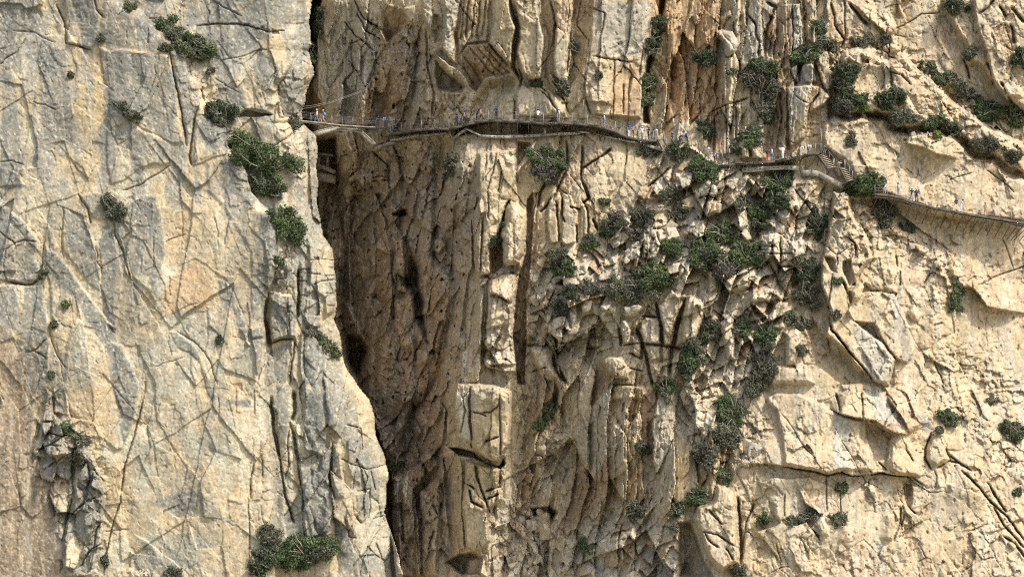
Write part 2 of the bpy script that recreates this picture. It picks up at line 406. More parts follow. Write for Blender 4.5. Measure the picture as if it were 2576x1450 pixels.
for q in ([(2330,515),(2440,503),(2535,520)], [(2370,700),(2430,668),(2530,655)], [(2480,570),(2540,575)], [(2450,632),(2535,628)], [(2330,610),(2420,620)], [(2440,400),(2425,500)], [(2460,760),(2530,770)], [(2470,850),(2520,860)]):
    C(T(0,1,q), 1.8, 0.45)
P(T(0,1,[(2358,486),(2410,480),(2418,508),(2380,512)]), -0.9, 3)
P(T(0,1,[(2300,790),(2420,800),(2430,1000),(2400,1030),(2295,1000)]), 0.5, 6)
P(T(0,1,[(2295,925),(2415,925),(2418,1010),(2350,1040),(2295,1010)]), 0.5, 5)
P(T(0,1,[(2260,1040),(2380,1080),(2440,1160),(2480,1290),(2520,1700),(2440,2000),(2290,1950),(2245,1200)]), 0.8, 8)
C(T(0,1,[(2228,1120),(2200,1280),(2190,1449)]), 2.6, 1.0)
C(T(0,1,[(2000,1150),(1990,1300),(1940,1440)]), 2.0, 0.6)
# bottom of the left cliff
K = .5
C(T(0,2,[(1100,-20),(1065,180),(1010,400),(945,600),(930,700),(905,880),(875,980),(820,1190),(795,1300),(785,1460)]), 2.4, 0.9)
S(T(0,2,[(1100,-20),(1065,180),(1010,400),(945,600),(905,880),(820,1190),(785,1460)]), 0.5, 60, right=False)
K = 1.1
P(T(0,2,[(345,28),(400,60),(412,200),(475,300),(490,370),(560,390),(645,460),(700,540),(755,640),(792,770),(785,1100),(745,1300),(700,1460),(480,1460),(470,1150),(560,850),(560,620),(500,545),(270,560),(235,500),(290,380),(320,200)]), 1.4, 8)
for q in ([(318,285),(400,280)], [(385,455),(480,390)], [(270,500),(370,455),(460,470)], [(360,620),(480,545)], [(560,480),(540,600),(555,830)], [(580,600),(660,580)], [(640,470),(600,560)], [(660,600),(680,720),(660,800)], [(505,1030),(560,960),(640,890)], [(700,1250),(720,1100),(755,1060)], [(600,1380),(680,1250),(760,1200)], [(640,880),(720,850)], [(700,640),(780,720)], [(470,1180),(500,1040),(545,850)]):
    C(T(0,2,q), 2.2, 0.8)
for q, h in (([(390,460),(480,462),(500,540),(400,610),(370,560)], .3), ([(560,590),(660,590),(670,720),(580,750)], .5), ([(600,430),(640,470),(640,520),(570,540),(560,460)], .7), ([(640,560),(680,520),(720,600),(780,700),(700,640)], .4), ([(640,900),(700,860),(740,1000),(740,1090),(640,1160),(625,1000)], .6), ([(380,660),(480,655),(560,820),(480,870),(400,800)], .3), ([(410,210),(470,300),(480,370),(380,440),(385,300)], .5)):
    P(T(0,2,q), h, 5)
C(T(0,2,[(2045,100),(2060,280),(2085,430),(2110,560)]), 5.0, 1.6)
C(T(0,2,[(2110,560),(2130,700),(2150,850),(2200,980),(2220,1040)]), 3.0, 1.2)
C(T(0,2,[(2222,60),(2222,200),(2200,270)]), 6.0, 1.8)
C(T(0,2,[(2190,290),(2230,430),(2250,590)]), 5.0, 1.4)
C(T(0,2,[(2240,600),(2270,720),(2290,800),(2288,960)]), 2.6, 1.0)
C(T(0,2,[(2190,290),(2170,420),(2180,600),(2150,700)]), 2.6, 0.8)
P(T(0,2,[(2130,690),(2190,800),(2260,760),(2285,850),(2285,960),(2220,1000),(2160,880)]), 0.3, 5)
P(T(0,2,[(2290,745),(2400,640),(2440,500),(2500,420),(2515,560),(2480,680),(2530,850),(2520,1000),(2480,1120),(2300,1180),(2270,900)]), 0.7, 8)
C(T(0,2,[(2506,430),(2500,620),(2480,680),(2505,780),(2530,860)]), 2.4, 0.9)
P(T(0,2,[(2510,450),(2560,440),(2576,520),(2600,700),(2600,850),(2540,870),(2495,690)]), 0.6, 7)
P(T(0,2,[(2290,90),(2480,28),(2540,100),(2545,300),(2480,380),(2380,560),(2270,560),(2260,420)]), 0.5, 7)
S(T(0,2,[(2100,300),(2200,300),(2370,560)]), 0.3, 20)
C(T(0,2,[(2270,565),(2390,520),(2400,560)]), 1.8, 0.5)
K = .5
C(T(0,2,[(1915,40),(1918,230)]), 2.0, 0.7)
C(T(0,2,[(1780,20),(1780,220)]), 1.8, 0.4)
C(T(0,2,[(1650,100),(1650,240)]), 1.8, 0.4)
C(T(0,2,[(1918,600),(1898,700),(1890,860)]), 2.6, 0.9)
C(T(0,2,[(1975,560),(1980,620),(1978,700)]), 2.2, 0.7)
C(T(0,2,[(1870,860),(1868,960),(1885,1100),(1885,1300),(1895,1440)]), 2.2, 0.7)
S(T(0,2,[(1895,880),(1960,878),(1985,810),(2060,790)]), 0.6, 22, right=False)
S(T(0,2,[(1710,880),(1780,890),(1835,905)]), 0.4, 18, right=False)
C(T(0,2,[(1970,910),(1980,1000),(2010,1090)]), 1.6, 0.3)
P(T(0,2,[(1720,-10),(1830,-10),(1835,60),(1790,40),(1750,20)]), -0.4, 4)
S(T(0,2,[(640,440),(750,450),(850,495),(910,480)]), 0.4, 20, right=False)
S(T(0,2,[(1000,1110),(1070,1150),(1180,1240),(1320,1330),(1420,1449)]), 0.5, 30)
P(T(0,2,[(910,1449),(920,1400),(970,1385),(1040,1405),(1180,1425),(1200,1470),(900,1470)]), 1.0, 6)
C(T(0,2,[(780,1110),(870,1100),(960,1095)]), 1.8, 0.4)
K = .9
# lower tip of the left cliff against the gorge, tile (1,2)
for q in ([(30,300),(150,330),(160,480),(90,640)], [(0,560),(90,600),(200,640),(340,600)], [(30,1000),(60,1150),(110,1160)], [(110,800),(220,790),(210,1000),(150,1045),(100,980)], [(150,600),(200,700),(170,800)], [(220,640),(260,800)], [(240,1020),(320,990)], [(130,1300),(260,1280),(330,1330)], [(270,1200),(310,1310)]):
    C(T(1,2,q), 2.0, 0.6)
P(T(1,2,[(35,420),(110,360),(155,380),(150,480),(145,780),(60,700),(40,560)]), 0.7, 7)
P(T(1,2,[(40,930),(80,930),(115,1140),(90,1160),(50,1090),(30,1000)]), 0.8, 6)
P(T(1,2,[(110,810),(215,800),(205,960),(160,1040),(110,1000)]), 0.3, 5)

# ================================================================== upper cliff above the walkway
K = 1.2
G(T(1,0,[(30,-30),(130,-30),(160,200),(250,330),(260,470),(220,640),(130,900),(10,900),(30,400),(80,200)]), -0.8, 0.8)
C(T(1,0,[(60,330),(150,300),(250,380)]), 2.6, 0.9); C(T(1,0,[(250,470),(200,640),(220,740)]), 2.6, 0.9)
C(T(1,0,[(50,450),(130,560),(110,700)]), 2, .7)
for q in ([(30,170),(100,260),(220,340)], [(0,640),(90,540),(70,350)], [(120,100),(180,230),(300,300)], [(100,0),(170,140),(320,240)]):
    C(T(1,0,q), 2.6, 1.0)
ROUND(T(1,0,[(245,270),(300,235),(340,280),(330,330),(270,340)]), 0.9, 10)
ROUND(T(1,0,[(115,720),(160,712),(180,750),(120,756)]), 0.5, 6)
P(T(1,0,[(110,745),(185,750),(235,900),(120,910)]), 0.5, 6)
P(T(1,0,[(345,20),(470,60),(500,170),(440,250),(340,330),(305,245),(320,110)]), -1.2, 6, gy=-0.75)
P(T(1,0,[(90,-30),(350,-30),(350,20),(320,100),(300,240),(200,160)]), 0.6, 6, gx=-.1)
P(T(1,0,[(380,0),(470,60),(560,40),(600,180),(500,170),(470,65)]), 0.7, 4)
G(T(1,0,[(230,480),(330,330),(440,250),(520,180),(560,300),(480,600),(420,850),(300,900),(250,800)]), -0.6, 0.8, lean=0.3)
G(T(1,0,[(500,180),(640,200),(700,360),(700,560),(780,700),(720,900),(420,900),(480,640)]), -0.8, 0.6, lean=0.2)
C(T(1,0,[(640,230),(650,500),(700,700),(680,900)]), 3.5, 1.0)
P(T(1,0,[(590,-40),(685,-40),(700,120),(690,300),(660,260),(610,120)]), 1.3, 8)
P(T(1,0,[(690,100),(745,110),(785,180),(720,330),(690,340)]), -0.6, 5, gx=.4)
P(T(1,0,[(745,-40),(905,-40),(890,150),(862,260),(880,480),(835,480),(760,400),(725,370),(760,230),(770,120)]), 1.7, 9)
P(T(1,0,[(690,385),(790,460),(880,520),(1030,690),(1010,720),(940,660),(800,560)]), 1.2, 4, gy=-0.5)
P(T(1,0,[(700,430),(800,530),(940,650),(905,715),(830,715),(790,700),(720,690),(700,560)]), -2.6, 12)
ROUND(T(1,0,[(790,650),(900,640),(905,715),(820,725)]), 1.1, 14)
P(T(1,0,[(905,-40),(1120,-40),(1115,320),(960,335),(870,440),(862,260),(890,150)]), 0.9, 8)
for x in (930, 965, 1010, 1050, 1090): C(T(1,0,[(x,0),(x-12,140),(x-30,300)]), 3.2, 0.8)
P(T(1,0,[(950,335),(1110,320),(1200,430),(1295,520),(1290,560),(1080,590),(1015,700),(960,660),(890,520),(880,430)]), -.1, 5, gy=-0.62, gx=0.1)
for q in ([(960,350),(1100,520),(1180,590)], [(1010,340),(1150,500),(1230,570)], [(1060,330),(1180,470),(1270,550)], [(920,420),(1040,590)], [(900,480),(1000,640)]):
    C(T(1,0,q), 2.8, 0.5)
P(T(1,0,[(1010,700),(1085,595),(1300,560),(1345,610),(1310,700),(1200,800),(1080,880),(930,905),(960,800)]), -1.6, 22, gy=0.25)
P(T(1,0,[(1130,-40),(1265,-40),(1285,100),(1330,210),(1300,320),(1292,520),(1200,435),(1110,325),(1135,150)]), 2.6, 8)
C(T(1,0,[(1265,-20),(1290,110),(1330,210),(1300,330),(1300,510),(1350,610)]), 5.0, 1.8)
P(T(1,0,[(1285,-40),(1485,-40),(1500,120),(1540,280),(1515,600),(1440,612),(1345,545),(1312,400),(1335,210)]), 2.6, 8, gx=.04)
C(T(1,0,[(1340,520),(1365,590),(1340,650)]), 3.5, 1.2)
P(T(1,0,[(1488,-40),(1565,-40),(1612,170),(1600,300),(1565,420),(1560,610),(1520,600),(1560,280),(1520,180)]), 0.2, 4, gx=1.2)
P(T(1,0,[(1570,-40),(1732,-40),(1752,80),(1722,350),(1695,520),(1645,640),(1600,560),(1592,400),(1612,200)]), 2.6, 7, gx=-.05)
P(T(1,0,[(1560,500),(1600,560),(1645,640),(1640,720),(1560,620)]), 1.4, 5)
P(T(1,0,[(1740,-40),(1885,-40),(1860,300),(1800,560),(1720,690),(1700,600),(1740,300)]), -1.2, 6, gx=.8)
C(T(1,0,[(1750,80),(1730,300),(1700,560)]), 4, 1.2)
S(T(1,0,[(1420,625),(1540,622)]), 0.9, 14)
P(T(1,0,[(1300,700),(1345,620),(1420,640),(1540,640),(1640,730),(1700,860),(1640,900),(1320,890)]), 0.8, 10)
for q in ([(1480,640),(1560,700),(1600,800)], [(1580,600),(1660,700),(1720,860)], [(1510,690),(1590,760),(1640,860)], [(1620,700),(1700,760)], [(1660,780),(1710,780)]):
    C(T(1,0,q), 2.6, 0.8)
for q in ([(1580,830),(1640,790),(1700,840),(1720,900),(1640,900)], [(1640,800),(1690,800),(1700,900)]): P(T(1,0,q), .6, 6)
P(T(1,0,[(1290,730),(1320,770),(1320,900),(1290,900),(1300,800)]), -1.4, 6)
P(T(1,0,[(1885,-40),(2370,-40),(2340,330),(2285,600),(2270,900),(1880,880),(1850,780),(1825,700),(1845,450),(1870,300)]), 1.3, 8)
S(T(1,0,[(1870,775),(1960,765),(2045,792)]), 1.0, 40, right=False)
C(T(1,0,[(2040,792),(2025,850),(2040,900)]), 2.2, .6)
for q in ([(1870,300),(1875,420),(1830,640),(1880,900)], [(2055,450),(2050,900)], [(2130,640),(2125,860)], [(1900,430),(2000,440),(2120,460),(2200,470)], [(2280,330),(2250,560)], [(1880,60),(1990,100),(1960,260)], [(1800,0),(1780,200),(1860,300)]):
    C(T(1,0,q), 2.4, 0.7)
for q in ([(2075,440),(2130,455),(2100,475)], [(2015,500),(2035,505),(2030,530)], [(2095,535),(2120,540),(2110,565)], [(2080,320),(2100,330),(2090,345)], [(2140,390),(2165,395),(2150,410)]):
    P(T(1,0,q), -0.9, 3)
P(T(1,0,[(1820,450),(1870,420),(1860,780),(1900,900),(1780,900),(1760,700),(1800,600)]), 0.5, 6)
P(T(1,0,[(2395,-40),(2465,-40),(2425,250),(2352,500),(2340,700),(2340,945),(2258,945),(2270,600),(2290,450),(2370,200)]), -4.2, 14)
# rock between the new and the old path: hollowed, then the ledge carrying the old path
P(T(1,0,[(860,960),(940,930),(1100,915),(1500,930),(1800,945),(2000,965),(2120,1010),(2200,1060),(1880,1020),(1500,1020),(1050,1030),(950,1010),(840,1040)]), -2.0, 6)
P(T(1,0,[(1320,930),(1440,930),(1440,1010),(1320,1010)]), -2.2, 8)
# ochre wall right of the crevice, tile (2,0)
for q, a, b in (([(60,-40),(240,-40),(235,500),(130,900),(-60,950),(-110,700),(-60,300),(-20,0)], -0.6, 0.6),
                ([(235,430),(330,430),(330,1170),(225,1170),(130,900)], -1.0, 0.9),
                ([(345,-40),(420,-40),(425,150),(330,240),(320,150)], -0.2, 1.0),
                ([(430,-40),(500,-40),(480,200),(430,330),(425,150)], -0.6, 0.4),
                ([(640,300),(740,40),(830,30),(830,420),(720,450),(640,430)], -1.2, 1.2),
                ([(600,1150),(640,980),(700,690),(760,640),(790,700),(790,850),(780,1160),(700,1200)], -1.2, 1.2),
                ([(900,-40),(925,-40),(935,320),(905,330)], -1.0, -0.2),
                ([(1000,-40),(1085,-40),(1100,180),(1010,200)], -1.8, -0.8),
                ([(500,780),(540,760),(600,960),(520,1000)], -.8, .3),
                ([(430,800),(500,790),(510,1000),(440,1050)], -0.3, .5)):
    G(T(2,0,q), a, b)
P(T(2,0,[(310,430),(380,430),(375,700),(362,900),(365,1165),(330,1165),(330,800),(300,700)]), 1.0, 4)
P(T(2,0,[(362,790),(440,780),(430,1050),(365,1060)]), 0.7, 5)
P(T(2,0,[(380,120),(425,90),(420,260),(395,262)]), 0.9, 4)
ROUND(T(2,0,[(250,240),(300,225),(380,240),(420,330),(405,390),(340,432),(320,420),(300,330),(255,290)]), 2.6, 14)
P(T(2,0,[(500,-40),(600,-40),(612,440),(520,470),(430,570),(425,420),(480,150)]), 1.2, 6)
C(T(2,0,[(490,110),(545,180),(550,250),(580,320),(565,440)]), 3.5, 1.2)
C(T(2,0,[(640,20),(700,60),(640,200),(620,430)]), 5, 1.6)
P(T(2,0,[(830,30),(890,35),(912,350),(830,400)]), 1.4, 4)
C(T(2,0,[(880,200),(850,350)]), 1.8, .5)
P(T(2,0,[(925,-40),(1000,-40),(1005,350),(935,300)]), 0.9, 5)
C(T(2,0,[(935,130),(995,200)]), 2, .5)
G(T(2,0,[(750,520),(790,510),(880,600),(760,620)]), -0.6, .5)
for q in ([(800,510),(870,480),(875,620),(840,625)], [(885,480),(990,480),(1020,620),(915,625)]): P(T(2,0,q), 1.0, 5)
C(T(2,0,[(880,480),(878,610)]), 3, 1.0)
P(T(2,0,[(1000,480),(1040,400),(1110,372),(1150,400),(1165,480),(1140,560),(1150,660),(1080,700),(1030,600)]), 1.2, 8)
P(T(2,0,[(780,660),(830,640),(910,630),(1040,640),(1100,700),(1130,730),(1080,800),(970,860),(960,960),(920,1050),(800,1140),(790,860)]), 1.8, 8)
C(T(2,0,[(850,665),(850,720),(940,780)]), 2, .6); C(T(2,0,[(1035,640),(1020,720),(960,800),(930,1000)]), 3.5, 1.2); C(T(2,0,[(780,1045),(860,1090)]), 2, .5)
C(T(2,0,[(1000,480),(1040,600),(1090,700)]), 3, .9)
for q in ([(432,1110),(500,1080),(500,1200),(440,1200)], [(505,1090),(550,1080),(600,1200),(520,1200)]): ROUND(T(2,0,q), 1.5, 12)
C(T(2,0,[(230,840),(330,790),(400,770),(490,740)]), 3, 1.0)
C(T(2,0,[(240,840),(232,1160)]), 2.5, .8); C(T(2,0,[(400,760),(402,1060)]), 2.5, .8); C(T(2,0,[(130,700),(135,980)]), 2.5, .7)
C(T(2,0,[(725,660),(745,880),(705,1150)]), 4, 1.2)

# ================================================================== right cliff: leaning slabs
K = 1.5
# slab A on top is the base; slab B
B_top = [(1175,420),(1215,372),(1330,345),(1400,372),(1440,400),(1545,452),(1600,420),(1665,382),(1760,490),(1850,560),(1935,650),(2040,745),(2200,862),(2300,925),(2440,1000),(2600,1090)]
B_bot = [(2600,1330),(2440,1270),(2340,1180),(2200,1165),(2140,1080),(2050,1000),(1900,960),(1700,980),(1570,960),(1550,880),(1350,860),(1250,880),(1140,830),(1180,700)]
P(T(2,0,B_top + B_bot), 2.4, 16, gx=-0.02)
C_poly = [(1040,935),(1140,838),(1250,882),(1350,860),(1550,882),(1570,962),(1700,985),(1900,962),(2050,1002),(2140,1082),(2200,1168),(2350,1182),(2450,1282),(2620,1360),(2620,1700),(1900,1640),(1500,1480),(1300,1400),(1200,1230),(1060,1150),(1020,1010)]
P(T(2,0,C_poly), 2.2, 18)
for line, h in (([(1565,500),(1580,640),(1605,665)], 0.8), ([(1560,545),(1650,560),(1720,640)], .7)):
    C(T(2,0,line), 2.8, h)
S(T(2,0,[(1220,380),(1290,440),(1400,480),(1560,500),(1640,470)]), 0.9, 22)
for q in ([(1350,400),(1400,370),(1440,440),(1370,450)], [(1470,440),(1545,455),(1530,500),(1450,490)], [(1510,340),(1560,335),(1560,410),(1510,390)], [(1565,335),(1640,350),(1640,380),(1570,410)]): ROUND(T(2,0,q), 1.0, 9)
S(T(2,0,[(1660,1072),(1720,1085),(1800,1115),(1880,1150),(1960,1175),(2090,1204)]), 1.3, 45, right=False)
C(T(2,0,[(1870,1090),(1960,1040),(2060,1000)]), 2.2, .7)
S(T(2,0,[(1290,1110),(1290,1240)]), .5, 20)
S(T(2,0,[(1270,1240),(1360,1245),(1480,1245)]), 0.5, 16)
P(T(2,0,[(1090,1180),(1200,1170),(1230,1330),(1160,1350)]), 0.7, 8)
C(T(2,0,[(1255,30),(1310,90),(1350,150),(1395,190)]), 4.5, 1.5)
S(T(2,0,[(1300,40),(1400,150),(1500,220),(1560,300)]), 0.8, 30, right=False)
C(T(2,0,[(1120,30),(1150,200),(1220,300),(1195,370)]), 3, 1.0)
C(T(2,0,[(1220,0),(1225,290)]), 2.5, .7)
C(T(2,0,[(1600,220),(1700,170),(1800,110),(1930,95)]), 2.0, .5)
C(T(2,0,[(1590,265),(1680,280)]), 1.6, .3)
# upper right ridge with two more slab edges
P(T(2,0,[(1940,-40),(1990,100),(2040,230),(2120,330),(2150,470),(2230,500),(2330,640),(2400,740),(2620,900),(2620,-40)]), 1.6, 14)
P(T(2,0,[(2160,-40),(2200,180),(2240,300),(2300,470),(2290,560),(2400,700),(2620,860),(2620,-40)]), 1.0, 10)
for q in ([(2300,480),(2330,560),(2350,640)], [(2480,190),(2500,330)], [(2400,620),(2440,700),(2500,790)], [(2230,100),(2300,60),(2350,0)], [(2480,60),(2576,170)], [(2390,50),(2440,130)]):
    C(T(2,0,q), 4.5, 1.2)
P(T(2,0,[(2390,640),(2540,640),(2576,740),(2420,740)]), 1.0, 8)
C(T(2,0,[(2110,440),(2150,520),(2160,600)]), 3, 1.0)
# slab C interior and the middle fin
for q in ([(1150,120),(1240,200),(1160,215),(1130,180)],): P(T(2,1,q), -1.2, 4, gx=.6)
FIN = [(1115,-20),(1260,20),(1300,200),(1400,330),(1440,500),(1330,640),(1260,760),(1300,960),(1500,1120),(1610,1260),(1560,1460),(1440,1445),(1330,1340),(1180,1170),(1060,1075),(1100,960),(1100,880),(1030,700),(1030,520),(1085,300),(1120,160)]
P(T(2,1,FIN), 2.0, 10)
G(T(2,1,[(1040,520),(1080,300),(1130,200),(1240,210),(1180,340),(1075,480)]), -0.8, 0.4)
P(T(2,1,[(1200,520),(1270,500),(1310,700),(1250,720),(1205,600)]), -1.6, 5, gx=.7)
P(T(2,1,[(1060,480),(1150,490),(1170,620),(1110,600)]), -1.0, 5, gx=.7)
S(T(2,1,[(1115,120),(1160,215),(1245,215)]), .9, 22, right=False)
C(T(2,1,[(1260,340),(1300,390),(1305,470)]), 4, 1.2)
C(T(2,1,[(1190,650),(1240,745),(1250,880)]), 3.5, 1.4)
ROUND(T(2,1,[(1265,740),(1340,680),(1370,720),(1340,800),(1290,820)]), 1.3, 12)
for q in ([(1370,680),(1440,630),(1510,660),(1500,730),(1400,740)], [(1520,700),(1600,690),(1620,760),(1540,760)]): ROUND(T(2,1,q), .9, 10)
C(T(2,1,[(1110,950),(1120,1040),(1190,1110),(1260,1210),(1350,1310),(1450,1445)]), 3.5, 1.6)
P(T(2,1,[(960,900),(1060,1060),(1190,1170),(1330,1340),(1440,1449),(1200,1470),(1000,1300),(940,1080)]), -0.8, 12)
# great plate with the hanging edge
PL = [(1240,900),(1290,975),(1370,985),(1440,992),(1480,1060),(1510,1130),(1560,1200),(1612,1262),(1700,1300),(1750,1200),(1700,1000),(1600,760),(1400,740),(1290,780)]
P(T(2,1,PL), 1.0, 4, gx=-0.06, gy=-.02)
P(T(2,1,[(1290,990),(1440,1002),(1500,1140),(1600,1270),(1600,1480),(1500,1520),(1440,1440),(1300,1260),(1270,1100)]), -0.5, 6)
ROUND(T(2,1,[(1700,900),(1740,840),(1800,920),(1780,975),(1720,960)]), 0.7, 14)
for q in ([(1880,590),(1840,660),(1810,700)], [(1610,480),(1615,570)], [(1560,1320),(1550,1440)], [(1890,1270),(1940,1380),(1965,1449)], [(1640,600),(1640,700)], [(1130,620),(1110,760),(1100,880)], [(1430,160),(1480,200),(1510,330),(1560,330)], [(1900,1000),(1960,980)]):
    C(T(2,1,q), 2.4, .7)
for q in ([(1500,270),(1600,250),(1700,290),(1690,350),(1620,330)], [(1700,370),(1790,390),(1865,430),(1830,470),(1720,420)], [(1890,520),(1950,520),(1960,590),(1900,560)]): ROUND(T(2,1,q), .9, 10)
S(T(2,1,[(1780,470),(1860,440)]), .6, 14, right=False)
# far slab ledges
S(T(2,1,[(2080,740),(2120,718),(2180,722),(2230,770),(2290,860),(2400,885),(2480,905),(2620,920)]), 1.7, 55, right=False)
S(T(2,1,[(2150,850),(2250,865),(2330,900),(2460,880)]), .5, 25, right=False)
C(T(2,1,[(2230,702),(2330,650),(2420,612),(2600,555)]), 2.4, .7)
C(T(2,1,[(2410,350),(2450,450),(2500,580)]), 1.8, .4)
C(T(2,0,[(2300,1290),(2360,1330),(2430,1380),(2500,1449)]), 2, .5)
C(T(2,0,[(2010,1360),(2100,1330),(2180,1310)]), 1.6, .4)
# lower right
S(T(2,2,[(370,625),(420,605),(520,603),(650,600),(760,612),(900,640),(1000,655),(1090,682),(1200,660),(1280,684),(1380,690),(1500,664),(1600,685),(1700,696),(1800,690),(1870,680)]), 1.2, 55, right=False)
C(T(2,2,[(760,615),(900,640),(1090,685),(1200,664),(1280,688),(1500,670),(1700,700)]), 2.4, 1.0)
P(T(2,2,[(620,100),(700,55),(870,60),(1000,110),(1110,180),(1240,230),(1360,270),(1350,400),(1430,520),(1430,660),(1200,650),(1090,680),(900,635),(760,605),(740,400),(700,200),(640,150)]), 0.8, 9)
S(T(2,2,[(1100,180),(1200,225),(1350,262),(1450,275),(1590,368),(1660,372),(1715,378)]), 1.8, 60, right=False)
P(T(2,2,[(1370,290),(1450,290),(1585,375),(1560,480),(1550,655),(1430,660),(1425,520),(1380,400)]), -1.0, 5)
S(T(2,2,[(1535,80),(1600,180),(1680,290),(1720,375)]), 1.2, 40, right=False)
P(T(2,2,[(1560,400),(1600,385),(1680,400),(1700,520),(1780,620),(1800,690),(1640,685),(1565,640)]), 0.5, 7)
ROUND(T(2,2,[(1560,560),(1680,560),(1780,640),(1790,690),(1640,690),(1560,640)]), .7, 18)
C(T(2,2,[(1355,60),(1355,260)]), 2.4, .8)
C(T(2,2,[(1160,80),(1180,150),(1190,200)]), 4, 1.2)
C(T(2,2,[(1480,590),(1540,650)]), 3, .8)
C(T(2,2,[(1870,370),(1830,480),(1825,570),(1880,640)]), 3.5, 1.2)
C(T(2,2,[(1700,500),(1740,580)]), 2.4, .7)
C(T(2,2,[(1660,400),(1700,520)]), 2.2, .6)
C(T(2,2,[(1920,630),(2010,575),(2080,590)]), 3, 1.0)
C(T(2,2,[(1985,480),(2020,575)]), 2.6, .8)
P(T(2,2,[(1880,370),(1980,350),(2000,480),(2000,570),(1920,620),(1840,570),(1850,470)]), .7, 8)
for q in ([(2110,650),(2200,740),(2300,860),(2450,1000),(2600,1200)], [(2300,740),(2400,900),(2440,960)], [(2020,540),(2180,650)], [(2350,930),(2440,1080),(2576,1230)]):
    C(T(2,2,q), 3.2, 1.1)
S(T(2,2,[(1980,745),(2180,800),(2310,870)]), .6, 30)
S(T(2,2,[(600,845),(600,740),(690,700),(745,705),(800,710),(870,700),(960,700),(1090,760),(1190,820)]), .7, 30)
S(T(2,2,[(540,1150),(560,1110),(750,1048),(810,1075),(930,1038),(960,1080),(1040,985),(1110,1090),(1180,1070),(1290,1065),(1400,1100)]), 1.2, 70)
P(T(2,2,[(1040,985),(1080,990),(1110,1090),(1110,1150),(1035,1140),(1000,1050)]), .5, 6)
P(T(2,2,[(1665,740),(1730,745),(1740,900),(1725,950),(1680,860)]), -.9, 5, gx=.6)
C(T(2,2,[(1660,740),(1680,860),(1725,945),(1760,970)]), 3, 1.0)
C(T(2,2,[(1650,930),(1640,1050),(1590,1180)]), 3.5, .9)
C(T(2,2,[(1675,990),(1640,1100)]), 3, .7)
S(T(2,2,[(1600,960),(1590,1100),(1580,1185)]), .7, 24)
C(T(2,2,[(2150,1105),(2230,1085),(2290,1050)]), 2.2, .5)
C(T(2,2,[(700,1200),(750,1340)]), 1.8, .4); C(T(2,2,[(880,1150),(935,1250)]), 1.8, .4)
C(T(2,2,[(1080,700),(1090,960)]), 2, .5); C(T(2,2,[(1190,820),(1190,960)]), 2, .5); C(T(2,2,[(770,830),(765,1000)]), 2, .5)
ROUND(T(2,2,[(680,920),(730,880),(760,1000),(740,1050),(690,1010)]), .8, 12)
P(T(2,2,[(60,1000),(110,920),(220,870),(250,750),(330,750),(390,830),(405,900),(430,1200),(430,1350),(300,1420),(190,1330),(115,1120)]), 3.0, 14)
P(T(2,2,[(-40,1040),(60,1010),(110,1130),(180,1340),(260,1460),(-40,1460)]), -2.2, 12, gx=.5)
for q in ([(120,1110),(250,1130),(330,1180),(430,1240)], [(200,950),(250,1000),(300,1050)], [(330,1240),(380,1320)], [(170,1130),(200,1180),(270,1230)]): C(T(2,2,q), 3, .9)
C(T(2,2,[(415,860),(430,1000),(440,1200),(432,1350)]), 5, 1.8)
C(T(2,2,[(540,900),(480,1040),(450,1250)]), 3.2, 1.0)
G(T(2,2,[(440,880),(530,880),(470,1060),(450,1449),(430,1449)]), -.6, .5)
P(T(2,2,[(2440,1200),(2490,1170),(2530,1220),(2500,1260)]), .5, 4)
C(T(2,2,[(2420,1150),(2500,1200),(2600,1320)]), 4, 1.0)

# ================================================================== centre of the gorge, tiles (1,1) and (1,2)
K = 2.1
G(Z(1150,300,2.415,[(240,420),(400,420),(440,560),(470,800),(380,880),(340,900),(280,860),(250,600)]), 0.2, 1.6)
P(Z(1150,300,2.415,[(280,470),(370,465),(400,590),(450,700),(470,800),(400,850),(290,850),(270,600)]), 0.8, 6)
S(Z(1150,300,2.415,[(350,900),(400,920),(450,905),(500,960),(520,1000)]), 1.2, 30, right=False)
P(Z(1150,300,2.415,[(350,890),(470,810),(500,960),(440,915),(390,930)]), .7, 5)
P(Z(1150,300,2.415,[(600,810),(640,795),(700,800),(730,860),(690,930),(600,910)]), .9, 7)
for y in (830, 880, 915): C(Z(1150,300,2.415,[(600,y),(660,y-14),(730,y-8)]), 2.2, .7)
for q in ([(440,540),(460,700)], [(520,880),(535,1000)], [(760,560),(840,700),(850,860)], [(600,640),(740,780),(740,1000)]): C(Z(1150,300,2.415,q), 3, .8)
P(Z(1150,300,2.415,[(870,1150),(920,1160),(930,1220),(870,1250),(780,1230),(770,1200)]), -1.8, 8)
P(Z(1150,300,2.415,[(760,1050),(860,1180),(790,1215),(740,1150)]), 1.0, 7)
P(Z(1150,300,2.415,[(1060,740),(1150,640),(1170,800),(1110,860)]), .8, 6)
# hanging curtains of rock and the deep dark runnel
G(T(1,1,[(60,40),(250,-20),(330,200),(380,500),(390,800),(340,1050),(220,1180),(140,1050),(70,850),(60,450)]), -1.2, 1.4)
G(T(1,1,[(250,0),(380,40),(390,180),(470,350),(480,600),(500,760),(420,740),(380,600),(340,300)]), -.8, 1.4)
P(T(1,1,[(380,560),(480,600),(490,320),(560,480),(625,560),(630,740),(655,1000),(690,1150),(640,1180),(560,1000),(500,760),(420,740)]), -3.4, 26, gx=-.25)
P(T(1,1,[(385,360),(470,340),(490,560),(495,740),(430,740),(395,600)]), 1.2, 10)
P(T(1,1,[(380,790),(560,770),(590,1000),(560,1200),(440,1180),(380,1000)]), 1.4, 14)
ROUND(T(1,1,[(560,1190),(660,1180),(695,1220),(660,1290),(560,1310)]), 1.4, 16)
ROUND(T(1,1,[(690,360),(760,350),(800,400),(740,470),(690,440)]), 1.4, 12)
